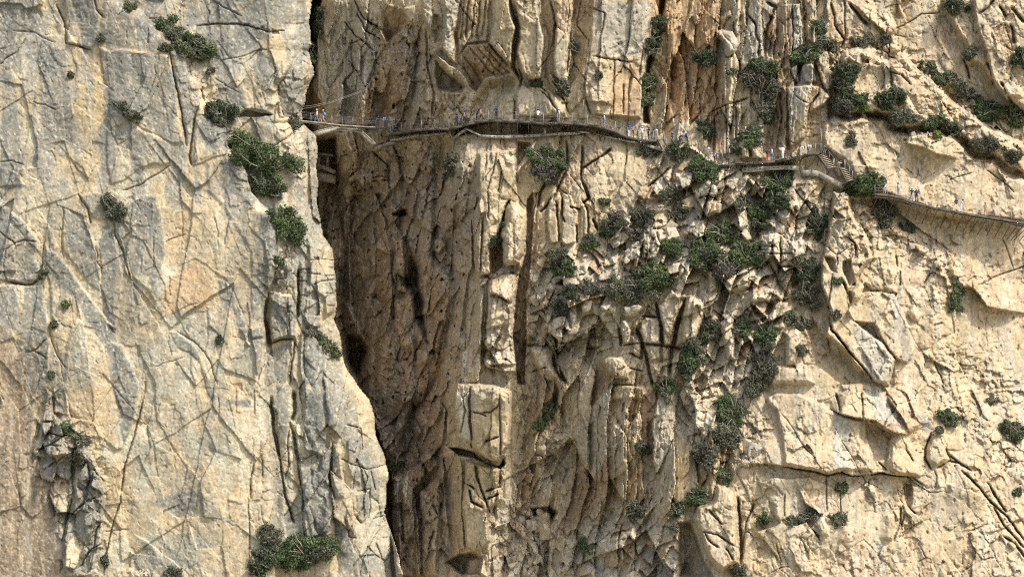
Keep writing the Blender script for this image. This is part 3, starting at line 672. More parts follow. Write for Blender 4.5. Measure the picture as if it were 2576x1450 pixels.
P(T(1,1,[(640,600),(620,480),(700,480),(860,640),(840,900),(700,1300),(690,1100)]), 1.0, 16)
P(T(1,1,[(-30,760),(60,850),(160,1060),(190,1150),(60,1200),(10,1000)]), .5, 6)
P(T(1,1,[(20,1050),(160,1070),(220,1200),(130,1440),(40,1300)]), -4.0, 20)
G(T(1,1,[(850,100),(1000,0),(1030,40),(985,200),(990,560),(960,640),(920,920),(880,1200),(700,1320),(800,900)]), -.8, .8, lean=.1)
P(T(1,1,[(1030,-300),(1310,-330),(1320,-100),(1270,60),(1235,130),(1190,330),(1130,420),(1130,620),(1045,640),(1000,590),(985,250),(975,180),(1035,50)]), 1.4, 6)
C(T(1,1,[(1065,200),(1060,420),(1045,620)]), 3.2, 1.0); C(T(1,1,[(1105,0),(1110,200)]), 2, .6)
C(T(1,0,[(1170,1150),(1150,1280),(1100,1449)]), 2.2, .6); C(T(1,0,[(1215,1290),(1180,1449)]), 2.2, .6); C(T(1,0,[(1100,1080),(1085,1300)]), 2.0, .5)
P(T(1,1,[(1190,330),(1215,360),(1220,560),(1130,640),(1130,420)]), -1.0, 6)
ROUND(T(1,1,[(1235,130),(1270,75),(1335,72),(1392,150),(1400,220),(1385,350),(1370,480),(1320,555),(1240,560),(1215,540),(1212,360),(1195,330)]), 2.2, 22)
C(T(1,1,[(1262,60),(1232,130),(1192,320)]), 3.0, 1.4)
C(T(1,1,[(1262,92),(1300,75),(1345,85)]), 2.2, .8)
ROUND(T(1,1,[(1320,520),(1360,515),(1372,560),(1340,590)]), .9, 8)
G(T(1,1,[(1400,60),(1440,0),(1480,0),(1450,250),(1430,560),(1400,800),(1390,1449),(1330,1449),(1290,1100),(1310,850),(1340,600),(1385,480)]), -2.6, -0.6)
P(T(1,1,[(1435,-80),(1480,20),(1470,250),(1440,240),(1430,120)]), .9, 8)
P(T(1,1,[(1030,640),(1105,648),(1095,700),(1050,715),(1020,680)]), 1.0, 4)
P(T(1,1,[(1100,660),(1200,620),(1330,600),(1310,850),(1290,1050),(1340,1310),(1060,1310),(1085,1000),(1095,800)]), 1.0, 7)
S(T(1,1,[(1090,760),(1160,770),(1210,790),(1290,840)]), .9, 30, right=False)
P(T(1,1,[(1100,770),(1200,790),(1290,850),(1280,1000),(1090,1040)]), .4, 6)
P(T(1,1,[(930,930),(1000,920),(1085,700),(1075,1000),(1050,1449),(910,1449),(890,1220),(930,1180)]), 1.0, 7)
P(T(1,1,[(1000,650),(1090,720),(1080,1000),(1045,1230),(1000,1000),(930,910),(960,700)]), 0.2, 10)
S(T(1,1,[(1060,1310),(1200,1350),(1340,1355)]), 1.6, 30, right=False)
# clean upright wall beyond the brown groove
for q, h in (([(1560,10),(1600,-20),(1660,0),(1650,380),(1570,400),(1550,250)], .5), ([(1665,0),(1740,20),(1790,160),(1770,380),(1700,410),(1655,385)], .6), ([(1800,100),(1860,60),(1870,320),(1800,370)], .4), ([(1470,100),(1540,60),(1550,400),(1460,520)], .3)):
    P(T(1,1,q), h, 5)
for q in ([(1620,70),(1640,250),(1645,380)], [(1665,60),(1668,170),(1685,225)], [(1820,60),(1850,120),(1870,250),(1865,330)], [(1730,110),(1760,120),(1800,130)], [(1770,250),(1772,380)], [(1840,-60),(1870,40),(1830,80)], [(1900,200),(1930,290)], [(1500,150),(1560,100),(1580,30)]):
    C(T(1,1,q), 3.0, 1.1)
for q in ([(1820,-350),(1810,-100),(1870,60)], [(1700,-380),(1710,-200),(1650,-60),(1590,60)], [(1560,-100),(1500,0),(1480,120)], [(1820,-180),(1960,-270),(2040,-330)]):
    C(T(1,1,q), 3.4, 1.2)
P(T(1,0,[(1440,1070),(1480,1060),(1430,1200),(1320,1320),(1300,1300)]), 0.7, 5)
P(T(1,0,[(1320,1060),(1440,1070),(1400,1190),(1310,1290)]), -1.4, 10)
G(T(1,0,[(1300,1330),(1420,1220),(1560,1300),(1480,1449),(1400,1560),(1350,1560)]), -.6, .8)
# hanging block and the cave under it
P(T(1,2,[(870,-20),(1160,-10),(1290,50),(1300,200),(1280,450),(1230,520),(1195,592),(1085,572),(990,490),(975,450),(870,400),(840,200),(840,60)]), 2.4, 9)
P(T(1,2,[(960,20),(1150,0),(1250,80),(1280,250),(1270,450),(1190,590),(1085,572),(985,470)]), .8, 8)
C(T(1,2,[(968,10),(972,200),(975,330),(985,470)]), 3.4, 1.3)
for q in ([(1060,215),(1130,205),(1190,150)], [(1185,30),(1200,300),(1195,560)], [(900,60),(940,200),(890,380)], [(980,200),(1060,225),(1090,240)], [(1090,430),(1180,400)]): C(T(1,2,q), 2.4, .7)
P(T(1,2,[(800,470),(900,470),(1000,500),(1090,585),(1180,612),(1230,540),(1240,600),(1200,650),(1100,610),(1000,560),(880,540)]), -2.4, 8)
P(T(1,2,[(930,560),(1060,600),(1190,640),(1220,880),(1110,950),(1125,1180),(1080,1240),(1000,1270),(930,1230),(900,900),(925,720)]), 1.6, 9)
for q in ([(960,800),(980,880),(1060,920)], [(1010,600),(1020,700),(1080,850),(1120,960)], [(1090,800),(1200,770)], [(1100,860),(1190,830)], [(930,740),(1000,790)]): C(T(1,2,q), 3.4, 1.2)
P(T(1,2,[(960,570),(1010,600),(1015,700),(960,785),(930,740)]), .7, 5)
G(T(1,2,[(760,550),(900,550),(920,720),(905,900),(930,1240),(820,1250),(790,900)]), -1.2, 0.8)
P(T(1,2,[(380,700),(480,650),(600,590),(640,620),(640,700),(620,720),(560,800),(600,1100),(620,1460),(400,1460),(360,1000)]), 2.2, 9)
P(T(1,2,[(430,740),(500,660),(515,720),(500,900),(470,920),(440,800)]), 1.2, 7)
P(T(1,2,[(620,500),(700,510),(740,600),(650,700),(610,600)]), 1.6, 9)
P(T(1,2,[(570,810),(700,700),(760,700),(750,900),(720,1460),(600,1460),(600,1000)]), 1.6, 8)
G(T(1,2,[(340,900),(430,800),(440,1000),(470,1460),(380,1460)]), -1.6, 1)
for q in ([(690,880),(730,1000),(760,880)], [(620,740),(640,800)], [(540,830),(560,1100),(600,1449)], [(450,900),(470,1200)], [(700,1100),(660,1250)]): C(T(1,2,q), 3.2, 1.0)
G(T(1,2,[(560,470),(600,330),(760,140),(790,200),(770,450),(700,520),(580,560)]), -.8, 1.2, lean=-.2)
ROUND(T(1,2,[(530,330),(590,310),(610,360),(570,400)]), 1.6, 12)
P(T(1,2,[(880,1270),(1000,1255),(1080,1290),(1060,1449),(900,1449),(780,1340)]), -2.6, 12)
P(T(1,2,[(930,1290),(1070,1270),(1110,1460),(900,1460)]), 1.4, 16)
# dark slots among the rubble
for q, d in (([(1640,960),(1560,900),(1420,920),(1440,1010),(1560,980),(1580,1250),(1560,1449),(1530,1449),(1500,1200)], -2.6), ([(1220,700),(1180,900),(1160,1000),(1120,1000),(1190,640)], -1.6), ([(1600,-20),(1660,40),(1600,300),(1540,200)], -1.2)):
    P(T(1,2,q), d, 14)
for q in ([(1570,1060),(1640,1100),(1640,1400),(1680,1449),(1720,1449),(1600,1200)],): P(T(1,1,q), -2.8, 12)
P(Z(1900,1050,3.22,[(250,790),(540,790),(560,1000),(640,1190),(500,1240),(400,1200),(300,960)]), 1.8, 16)
P(Z(1900,1050,3.22,[(540,800),(600,900),(620,1080),(700,1220),(640,1240),(540,1030)]), -2.4, 12)
K = 1.3
# columns and blocks of the rubble slope, tile (1900,1050)
ZZ = lambda q: Z(1900, 1050, 3.22, q)
for q, h in (([(1850,280),(1990,100),(2080,170),(2190,160),(2040,550),(2010,800),(1900,790),(1870,520),(1810,300)], 1.6),
             ([(2200,170),(2370,220),(2400,400),(2290,700),(2130,830),(2020,800),(2060,560)], 1.6),
             ([(1600,480),(1680,430),(1830,450),(1870,520),(1870,780),(1640,760),(1600,600)], 1.4),
             ([(1380,480),(1460,470),(1520,600),(1500,780),(1400,780),(1370,560)], 1.5),
             ([(1530,530),(1600,420),(1700,320),(1790,330),(1600,480),(1580,600),(1530,640)], 1.3),
             ([(1490,680),(1550,630),(1640,760),(1640,930),(1500,880)], .6),
             ([(1640,770),(1870,770),(1860,960),(1730,990)], .9),
             ([(1870,790),(2010,810),(1960,970),(1870,960)], .8),
             ([(2030,840),(2120,840),(2080,1050),(1990,1180),(1980,960)], .8),
             ([(1130,980),(1220,910),(1390,920),(1470,1050),(1480,1200),(1300,1190),(1180,1080)], 1.8),
             ([(550,460),(640,420),(730,430),(790,600),(740,760),(600,740),(520,650)], 1.6),
             ([(210,400),(560,400),(540,760),(430,780),(230,780)], .7),
             ([(720,230),(850,200),(860,450),(790,600),(740,420)], 1.3),
             ([(880,280),(1060,230),(1000,380),(900,450)], 1.0),
             ([(1080,310),(1250,280),(1340,320),(1330,420),(1200,400)], 1.0),
             ([(1370,400),(1480,290),(1600,280),(1680,320),(1560,450),(1450,450)], 1.2),
             ([(985,600),(1040,560),(1085,590),(1080,660),(990,670)], 1.0),
             ([(980,690),(1130,680),(1130,810),(980,810)], .9),
             ([(740,970),(800,920),(870,930),(860,1090),(790,1110)], 1.1),
             ([(1280,1250),(1660,1270),(1700,1449),(1260,1449)], .8),
             ([(1700,1000),(1960,970),(1970,1180),(1830,1180),(1740,1060)], .7)):
    P(ZZ(q), h, 7)
for q in ([(1800,270),(1850,450),(1890,780)], [(2170,190),(2090,400),(2040,660),(2000,820),(1970,1180)], [(1640,760),(1700,1000),(1760,1290)], [(1350,560),(1380,790)], [(1570,580),(1640,760),(1620,940)]):
    C(ZZ(q), 4.5, 1.8)
for q in ([(1400,785),(1660,760),(1870,790),(2130,830)], [(1480,1060),(1640,1100)], [(1280,1260),(1520,1265)], [(960,825),(1120,815)], [(230,790),(500,780)], [(600,740),(740,770)], [(1620,430),(1830,450)], [(1490,880),(1620,940)], [(310,1100),(480,1060)]):
    C(ZZ(q), 2.6, 1.0)
YY = lambda q: Z(1900, 600, 3.22, q)
for q, h in (([(1640,1180),(1650,980),(1740,820),(1820,830),(1900,830),(1890,1000),(1800,1200),(1700,1220)], 1.8),
             ([(1520,1250),(1530,1080),(1600,1060),(1620,1180),(1560,1320)], 1.2),
             ([(1720,820),(1840,740),(1900,790),(1820,830)], .8),
             ([(1540,440),(1600,320),(1700,320),(1650,480)], .9),
             ([(1640,490),(1740,300),(1850,290),(1950,400),(1900,480),(1760,510)], .9),
             ([(2100,900),(2240,720),(2400,700),(2440,900),(2300,990)], 1.4),
             ([(2400,480),(2540,480),(2540,620),(2430,700),(2380,620)], 1.2),
             ([(2350,480),(2440,300),(2576,300),(2560,450),(2420,440)], 1.0),
             ([(1910,1330),(2000,1220),(2150,1230),(2160,1330),(2080,1449),(1940,1449)], 1.4),
             ([(640,1360),(720,1340),(730,1449),(560,1449),(560,1400)], .8),
             ([(1110,1270),(1180,1230),(1210,1330),(1150,1330)], .8),
             ([(1240,1180),(1290,1140),(1330,1180),(1310,1240),(1250,1230)], .8)):
    P(YY(q), h, 7)
for q in ([(1800,850),(1860,1020)], [(1690,1000),(1690,1210),(1750,1215)], [(1980,80),(1850,200),(1700,340)], [(2320,470),(2440,420),(2540,480)], [(1620,1050),(1640,1180)]): C(YY(q), 3.2, 1.2)
# towers left of the green gully, tile (2,1)
for q, h, w in (([(565,300),(600,285),(720,310),(745,330),(735,480),(720,640),(660,560),(590,430)], 1.8, 18), ([(745,330),(830,370),(920,360),(925,470),(830,545),(740,560)], 1.6, 16), ([(710,560),(830,555),(840,650),(825,800),(720,690)], 1.2, 14),
             ([(690,150),(760,60),(850,70),(840,180),(800,240),(720,220)], 1.6, 14), ([(630,240),(700,180),(780,250),(760,310),(640,310)], 1.2, 12), ([(350,240),(420,160),(480,70),(490,250),(450,290)], 1.6, 12),
             ([(0,780),(60,780),(160,850),(160,960),(100,1130),(0,1140)], 1.6, 14), ([(330,670),(440,590),(560,560),(560,640),(500,720),(400,750),(290,750)], 1.5, 14),
             ([(500,760),(570,570),(650,540),(710,650),(740,800),(640,830),(520,830)], 1.4, 16), ([(280,990),(380,900),(400,1100),(390,1260),(330,1250)], 1.8, 12),
             ([(510,840),(620,1000),(560,1010),(500,870)], 1.0, 8), ([(640,940),(720,820),(790,830),(770,1020),(660,1040)], 1.2, 10), ([(420,1150),(480,1060),(540,1100),(520,1280),(420,1200)], 1.2, 12),
             ([(770,1060),(860,1030),(900,1060),(880,1180),(850,1300),(770,1310)], 1.4, 14), ([(690,1310),(760,1300),(860,1330),(950,1330),(1000,1449),(660,1449)], 1.2, 14), ([(190,570),(250,600),(260,720),(200,760),(190,650)], 1.2, 10)):
    ROUND(T(2,1,q), h, w)
for q in ([(640,460),(740,470),(830,460)], [(600,400),(700,410)], [(720,550),(830,560)], [(740,340),(735,480),(715,640)], [(850,-20),(900,40),(980,170)]): C(T(2,1,q), 2.6, .9)
P(T(2,1,[(565,790),(700,830),(690,900),(640,960),(600,900),(540,850)]), -1.2, 8)
P(T(2,0,[(440,1210),(780,1215),(850,1300),(830,1420),(600,1449),(480,1330)]), -1.4, 14)
G(T(2,1,[(850,-60),(920,-60),(1000,170),(960,260),(900,200),(860,60)]), -.6, .6)

# ------------------------------------------------------------------ kinds of broken surface
def band(lines, r, bl=2):
    A = np.zeros(LGU.shape, bool)
    for ln in lines:
        d, _, _ = segdist(LGU.astype(np.float32), LGV.astype(np.float32), ln); A |= d < r
    return np.clip(upsample(blur(A*1.0, bl), LU0, LV0, LS), 0, 1)
notL = (~isL).astype(np.float32); Lf = isL.astype(np.float32)
w_rub = soft([[(1335,660),(1400,640),(1500,620),(1560,560),(1620,470),(1660,410),(1700,385),(1800,405),(1870,440),(1990,440),(2060,500),(2060,540),(1990,700),(1960,840),(1900,1000),(1700,985),(1540,900),(1335,930),(1330,760)],
              T(1,2,[(1130,940),(1400,940),(1560,1000),(1560,1449),(1120,1449)]), T(1,1,[(1060,1000),(1330,1000),(1340,1360),(1060,1330)]), T(1,2,[(1450,350),(1730,330),(1730,700),(1500,740)]),
              T(1,2,[(1560,1200),(1800,1000),(2000,900),(2300,900),(2500,1100),(2576,1300),(2576,1500),(1400,1500)]), T(2,1,[(0,1240),(200,1150),(420,1240),(420,1500),(0,1500)]), T(2,2,[(0,0),(220,0),(210,400),(0,420)])], 2)*notL
w_slabby = soft([ZZ([(1280,420),(1600,280),(2000,100),(2400,200),(2400,500),(2100,850),(1960,1180),(1640,1240),(1380,800)]), T(2,1,[(0,780),(160,850),(100,1130),(0,1140)])], 2)
w_rub = w_rub*(1 - 0.75*w_slabby)
w_bigcol = soft([[(800,-20),(935,-20),(950,140),(940,330),(870,330),(790,300)], [(1640,0),(1800,0),(2090,0),(2100,140),(2020,330),(1900,390),(1660,380),(1640,330)], [(1325,920),(1540,890),(1700,975),(1880,1000),(1840,1180),(1720,1300),(1560,1330),(1440,1460),(1240,1460),(1290,1180),(1310,1000)]], 3)*notL
w_bigcol = np.clip(w_bigcol - .8*w_rub, 0, 1)
w_brown = soft([[(780,330),(860,330),(880,560),(960,1000),(1000,1180),(960,1180),(780,560)], [(855,380),(1190,360),(1200,560),(1170,800),(1140,1000),(1130,1180),(990,1180),(900,960),(860,700)], [(1300,560),(1345,600),(1325,800),(1320,1200),(1290,1200),(1290,900)], [(960,60),(1100,60),(1100,340),(900,340)], T(1,2,[(250,20),(800,20),(800,1400),(350,1400),(300,700)]), T(1,0,[(950,335),(1110,320),(1295,520),(1290,560),(1080,590),(1015,700),(890,520)])], 3)*notL
w_right = soft([[(2080,-80),(2680,-80),(2680,1540),(1700,1540),(1760,1250),(1900,1050),(2000,840),(2060,600),(2120,450)]], 3)*notL
w_ridge = band([T(2,0,B_top), T(2,0,C_poly[:12]), T(2,1,[(1230,10),(1320,180),(1500,280),(1700,380),(1870,450),(1960,560),(2000,700)]), T(2,1,[(2060,1250),(2140,1300),(2400,1440),(2576,1600)]), T(2,2,[(250,600),(420,470),(540,380),(600,300)]), T(2,2,[(2060,150),(2300,380),(2500,560)]), T(2,1,[(1120,30),(1240,160),(1300,380),(1420,560)])], 22)*notL
w_ledgeL = band([[(477,133),(467,150),(477,190),(500,207),(527,263),(567,323),(597,387),(633,480)], T(0,1,[(2100,420),(2060,700),(2200,760)]), T(0,2,[(480,300),(640,460),(780,700)]), T(0,0,[(2240,860),(2260,1000),(2330,1100)])], 20)*Lf
pc = .25 + 1.6*sstep((fbm(U, V, 70, 1.4, 0, 2, 671) + .1)*2.5)*.75
def add_cells(w, *a, amp=1.0, groove=0.0, gw=0.05, **k):
    m = w > 0.01
    if not m.any(): return np.zeros(U.shape, np.float32)
    j = np.where(m.any(1))[0]; i = np.where(m.any(0))[0]
    s = (slice(j[0], j[-1]+1), slice(i[0], i[-1]+1))
    h, gap, rid = cells(WU[s], WV[s], *a, **k)
    H[s] += w[s]*(amp*h - np.clip(pc[s], .0, 1)*groove*np.exp(-(gap/gw)**2))
    out = np.full(U.shape, 0.5, np.float32); out[s] = rid
    return out
# patchiness: some faces stay whole, others are shattered
pa = sstep((fbm(U, V, 120, 1.5, 10, 3, 601) + .12)*3.0)
pb = sstep((fbm(U, V, 80, 1.3, 0, 3, 611) + .05)*3.5)
lay = 1 - .75*band([[(0,0),(1,1)]], 1)
SWU, SWV = WU, WV
WU = WU + 16*fbm(U, V, 190, 1, 0, 1, 651) ; WV = WV + 16*fbm(U, V, 190, 1, 0, 1, 661)
w_low = sstep((V - 900)/150)
r0 = add_cells(np.clip(w_rub+.6*w_bigcol*(V>800),0,1), 130, 2.2, 20, 300, amp=.42, tilt=.7, off=.30, by=.5, bx=.3, p=4, cols=True, facet=True)
r1 = add_cells(w_rub*(1-w_low), 58, 2.0, 20, 301, bx=.3, amp=.85, tilt=.9, off=.42, by=.55, groove=.5, gw=.05, p=4, cols=True, facet=True)
r1b = add_cells(w_rub*w_low, 54, 2.8, 5, 331, amp=.80, tilt=1.0, off=.45, by=.25, groove=.5, gw=.05, p=4, cols=True, facet=True)
r2 = add_cells(w_rub, 29, 1.5, 16, 302, bx=.3, amp=.95, tilt=.9, off=.42, by=.6, groove=.30, gw=.07, p=4, cols=True, facet=True)
r2b = add_cells(w_rub*(.3+.7*pb), 15, 1.25, 34, 303, amp=.9, tilt=.9, off=.45, by=.5, p=2.0, facet=True)
r2c = add_cells(w_rub*(.3+.7*pa), 8, 1.2, 20, 341, amp=.8, tilt=1.0, off=.4, by=.3, facet=True)
r3 = add_cells(w_bigcol, 42, 4.0, 6, 304, amp=1.25, bx=.55, tilt=1.0, ty=.4, off=.5, groove=.6, gw=.05, p=4, cols=True, facet=True)
r3b = add_cells(w_bigcol*(.4+.6*pa), 20, 2.8, 7, 305, amp=1.15, bx=.45, tilt=.9, ty=.5, off=.4, by=.2, groove=.3, gw=.06, p=4, cols=True, facet=True)
r3c = add_cells(w_bigcol*pb, 10, 1.7, 7, 315, bx=.4, amp=1.0, tilt=1.0, off=.4, facet=True)
r4 = add_cells(w_brown, 58, 3.6, 7, 306, amp=.75, tilt=1.3, ty=.6, dome=.9, off=.5, groove=.4, gw=.03, p=4, cols=True)
r4b = add_cells(w_brown, 30, 2.4, 14, 307, amp=.95, bx=.3, tilt=1.0, off=.45, by=.5, groove=.3, gw=.06, facet=True)
r4c = add_cells(w_brown*(.35+.65*pb), 13, 1.7, 24, 317, amp=1.05, tilt=1.1, off=.4, by=.4, facet=True)
r4d = add_cells(w_brown*(.3+.7*pa), 7, 1.3, 24, 327, amp=.7, tilt=1.0, off=.4, by=.2, facet=True)
WU, WV = SWU, SWV
r5 = add_cells(np.clip(w_ridge + .6*w_ledgeL, 0, 1), 24, 1.0, 0, 308, amp=.8, tilt=.9, off=.5, by=.5, groove=.35, p=4, facet=True)
r5b = add_cells(np.clip(w_ridge + .5*w_ledgeL, 0, 1), 12, 1.0, 0, 318, amp=.7, tilt=1.0, off=.5, by=.4, p=4, facet=True)
w_blk = 0
w_rest = np.clip(1 - w_rub - w_bigcol - w_brown, 0, 1)*notL
w_up = w_rest*(1 - w_right)
r6 = add_cells(w_up, 84, 3.2, 2, 309, amp=.30, tilt=.9, ty=.25, off=.22, groove=.8, gw=.022, p=4, cols=True, facet=True)
r6d = add_cells(w_up*pa, 34, 2.4, 0, 319, amp=.45, tilt=.9, ty=.4, off=.35, groove=.5, gw=.05, p=4, cols=True, facet=True)
r6b = add_cells(w_right*(.35+.65*pa)*np.where(REG == 6, .35, 1), 92, 2.4, -30, 310, amp=.20, tilt=.8, off=.25, groove=.9, gw=.016, p=4, facet=True)
r6e = add_cells(w_right*pa*np.where(REG == 6, .25, 1), 38, 2.0, -24, 320, amp=.42, tilt=.9, off=.35, by=.25, groove=.45, gw=.04, p=4, facet=True)
r6c = add_cells(w_rest*pb, 17, 1.5, -14, 311, amp=.55, tilt=.9, off=.35, by=.2, facet=True)
r6f = add_cells(w_rest*pa, 8, 1.3, -20, 321, amp=.45, tilt=.9, off=.35, facet=True)
r7 = add_cells(Lf, 150, 2.2, 12, 312, amp=.085, tilt=1.0, off=.10, groove=.16, gw=.006, p=4, cols=True, facet=True)
r7a = add_cells(Lf*(.4+.6*pb), 70, 2.0, -16, 322, amp=.11, tilt=1.0, off=.12, groove=.08, gw=.012, facet=True)
r7b = add_cells(Lf*pa, 34, 1.8, 4, 313, amp=.13, tilt=.9, off=.22, groove=.12, gw=.02, p=4, facet=True)
r7c = add_cells(Lf*pb, 14, 1.3, -30, 323, amp=.16, tilt=.9, off=.3, facet=True)
w_pin = soft([T(0,2,[(345,28),(400,60),(475,300),(645,460),(792,770),(785,1100),(700,1460),(480,1460),(470,1150),(300,800),(235,500),(320,200)])], 1)*Lf
w_ecol = soft([[(700,620),(745,600),(790,690),(850,880),(930,1090),(985,1300),(1000,1460),(900,1460),(760,1380),(690,1250),(668,1000),(665,760)], [(640,270),(770,60),(780,290),(800,420),(840,640),(760,620),(740,420),(690,340)]], 2)*Lf
r8 = add_cells(w_pin, 38, 1.7, 12, 314, amp=.9, tilt=.9, off=.4, by=.5, groove=.35, gw=.06, p=4, facet=True)
r8b = add_cells(w_pin, 16, 1.5, 12, 324, amp=.6, tilt=.9, off=.4, by=.4, facet=True)
r9 = add_cells(w_ecol, 44, 3.0, -4, 334, amp=.55, tilt=.9, ty=.4, off=.4, by=.15, groove=.45, gw=.04, p=4, cols=True, facet=True)
r9b = add_cells(w_ecol*pa, 20, 1.6, 0, 344, amp=.5, tilt=.9, off=.35, by=.3, facet=True)
r10 = add_cells(Lf, 82, 2.6, -13, 354, amp=.10, tilt=1.1, off=.20, facet=True)
# grain of the stone: upright flutes, flakes, pits
fl = fbm(WU, WV, 16, 7, 3, 3, 401, ridged=True)
H += notL*(0.03 + .10*w_brown + .06*w_bigcol)*fl
n1 = fbm(U, V, 40, 1.3, 0, 3, 411)
H += 0.16*n1*(0.4 + 0.6*notL)
n2 = fbm(U, V, 9, 1.0, 0, 2, 421, gain=.65)
H += n2*(0.014*Lf + .02*notL + .05*w_rub + .06*w_brown)
rb = fbm(WU, WV, 8, 9, 5, 2, 481, ridged=True)
H += (.22*w_bigcol + .16*w_brown + .10*w_up*pa)*rb
flk = fbm(WU, WV, 20, .55, -24, 3, 431)
H += 0.10*np.clip(flk*5, -.6, .6)*(w_rest*notL)*(.3+.7*pb)
flkL = fbm(WU, WV, 26, .7, 20, 3, 441)
H += 0.04*np.clip(flkL*5, -.6, .6)*Lf
pit = fbm(U, V, 13, 1.5, 10, 2, 451)
H -= np.clip(pit - .42, 0, 1)*5.5*(w_brown + .4*w_bigcol + .22*w_rest)
pl = fbm(U, V, 10, 1.6, -30, 2, 461)
H -= np.clip(pl - .40, 0, 1)*0.5*Lf
H = H.astype(np.float32)

# ------------------------------------------------------------------ colour of the rock (mineral, patina, lichen, run-off stains), with some shade put in
def rgb(*c): return np.array(c, np.float32)
CREAM = rgb(.53,.42,.265); PALE = rgb(.56,.49,.36); GREY = rgb(.190,.195,.172); GREYL = rgb(.38,.37,.32); OCHRE = rgb(.50,.31,.145); BROWN = rgb(.34,.28,.205); WHITE = rgb(.60,.545,.43); DARK = rgb(.12,.105,.085); PINK = rgb(.50,.35,.22)
CREAM = rgb(.49,.40,.245)
COLR = np.broadcast_to(CREAM, U.shape + (3,)).astype(np.float32).copy()
def mix(m, c, a=1.0):
    global COLR
    m = np.clip(m*a, 0, 1)[..., None]
    COLR += m*(c - COLR)
def patch(polys, c, a=1.0, bev=7):
    for poly in polys:
        s = window(poly, 14); X, Y = WU[s], WV[s]
        ins = inside(X, Y, poly)
        if not ins.any(): continue
        D, _, _ = segdist(X, Y, poly, True)
        k = (np.where(ins, sstep(D/bev), 0)*a*(.92 + .30*np.clip(nA[s]*2, -1, .4)))[..., None]
        COLR[s] += np.clip(k, 0, 1)*(c - COLR[s])
nA = fbm(U, V, 60, 1.6, 0, 4, 501)
nB = fbm(U, V, 130, 1.5, 0, 3, 511)
st1 = fbm(WU, WV, 15, 14, 2, 3, 521)
st2 = fbm(U, V, 34, 9, -2, 3, 531)
nC = fbm(U, V, 18, 1.2, 0, 3, 541)
tone = sstep((nB + .25)*1.6)
mix(tone, PALE, .55)
mix(w_rest*notL*sstep((st2)*3.0), PALE, .5)
mix(w_right*sstep((nB-.05)*3), PINK, .35)
mix(w_right*sstep((st1-.05)*4), GREYL, .45)
mix(w_right*sstep((-st1-.12)*4), rgb(.45,.31,.18), .40)
mix((REG == 6)*sstep((V-700)/200)*.6*sstep((st2+.2)*2), GREYL, .75)
mix((REG == 3)*sstep((st1)*3), GREYL, .35)
mix(w_brown, BROWN, .85)  # brown rock, made darker still: the gorge's shade put into the colour
mix(w_brown*sstep(st1*3), rgb(.30,.19,.11), .4)
mix(w_brown*sstep(nA*3-.2), rgb(.30,.28,.23), .6)
mix(w_rub, WHITE, .45)
mix(w_rub*sstep(st1*3), BROWN, .28)
mix(w_rub*np.clip((r2-.5)*2,0,1), GREYL, .45)
mix(w_bigcol*sstep(st1*3), BROWN, .5)
mix(w_bigcol*(r3 < .3), rgb(.34,.235,.135), .8)
mix(w_rub*(r2 < .16), rgb(.36,.26,.16), .7)
mix(w_rest*(r6d < .2)*pa, rgb(.42,.30,.18), .55)
mix(w_bigcol*np.clip((r3-.45)*2,0,1), GREYL, .4)
# left cliff
mix(Lf*sstep((nA*.8+nB+.12)*2.2), rgb(.51,.48,.345), .9)
mix(Lf*sstep((560 - V + .25*(U-300))/160)*sstep((nA*.9+st2*.8+.16)*3.2), GREYL*.80, .85)
mix(Lf*sstep((60-U)/50)*sstep((nA+.2)*3), GREYL*.85, .7)
mix(Lf*sstep((st2-.05)*3.2)*sstep((1050-V)/300), GREY, .45)
mix(Lf*sstep((nC+nA*.7-.2)*4), GREYL, .4)
mix(Lf*sstep((fbm(U,V,44,4,0,3,551)-.18)*4), rgb(.52,.37,.19), .35)
mix(Lf*(r10 > .60)*sstep((nA+.25)*5), GREY*1.12, .38)
mix(Lf*(r10 < .12), rgb(.50,.40,.25), .35)
mix(w_ecol*(r9 > .45), GREY*1.1, .8)
mix(w_pin*(r8 > .25), GREY*1.15, .85)
mix(w_bigcol*(U < 960)*(r3 > .2), GREYL*1.1, .8)
# grey weathered faces
patch([T(0,0,q) for q in ([(-60,-60),(330,-60),(335,15),(180,290),(130,390),(0,500),(-60,500)], [(190,72),(310,60),(300,160),(260,260),(190,290)], [(490,90),(520,-40),(720,-40),(765,120),(745,200),(730,330),(690,370),(610,330),(560,200)],
  [(770,-40),(1180,-40),(1195,220),(1340,340),(1400,450),(1430,570),(1500,640),(1520,740),(1440,1050),(1400,900),(1320,600),(1290,415),(1190,400),(860,365),(760,330),(740,200)],
  [(780,380),(860,370),(1190,400),(1280,430),(1340,760),(1330,960),(1290,1080),(1060,975),(960,860),(830,775),(790,600)],
  [(820,800),(930,870),(1060,970),(1290,1090),(1285,1240),(1150,1240),(1100,1160),(960,1060),(860,1080),(800,1000)], [(1480,900),(1530,800),(1600,880),(1640,930),(1700,985),(1722,1120),(1600,1130),(1500,1050)],
  [(1640,1230),(1785,1160),(1860,1285),(1905,1440),(1960,1520),(1900,1560),(1700,1440)],
  [(1400,-40),(1900,-40),(2300,-40),(2340,120),(2100,230),(1900,380),(1700,470),(1640,560),(1600,480),(1490,280),(1400,200)], [(1600,600),(1800,640),(1900,800),(1850,840),(1700,900),(1640,880),(1610,740)],
  [(300,320),(500,380),(520,600),(560,800),(560,1100),(300,1080),(280,700)], [(0,500),(60,480),(140,700),(150,960),(180,1200),(170,1440),(0,1449)])], GREY, .88, 9)
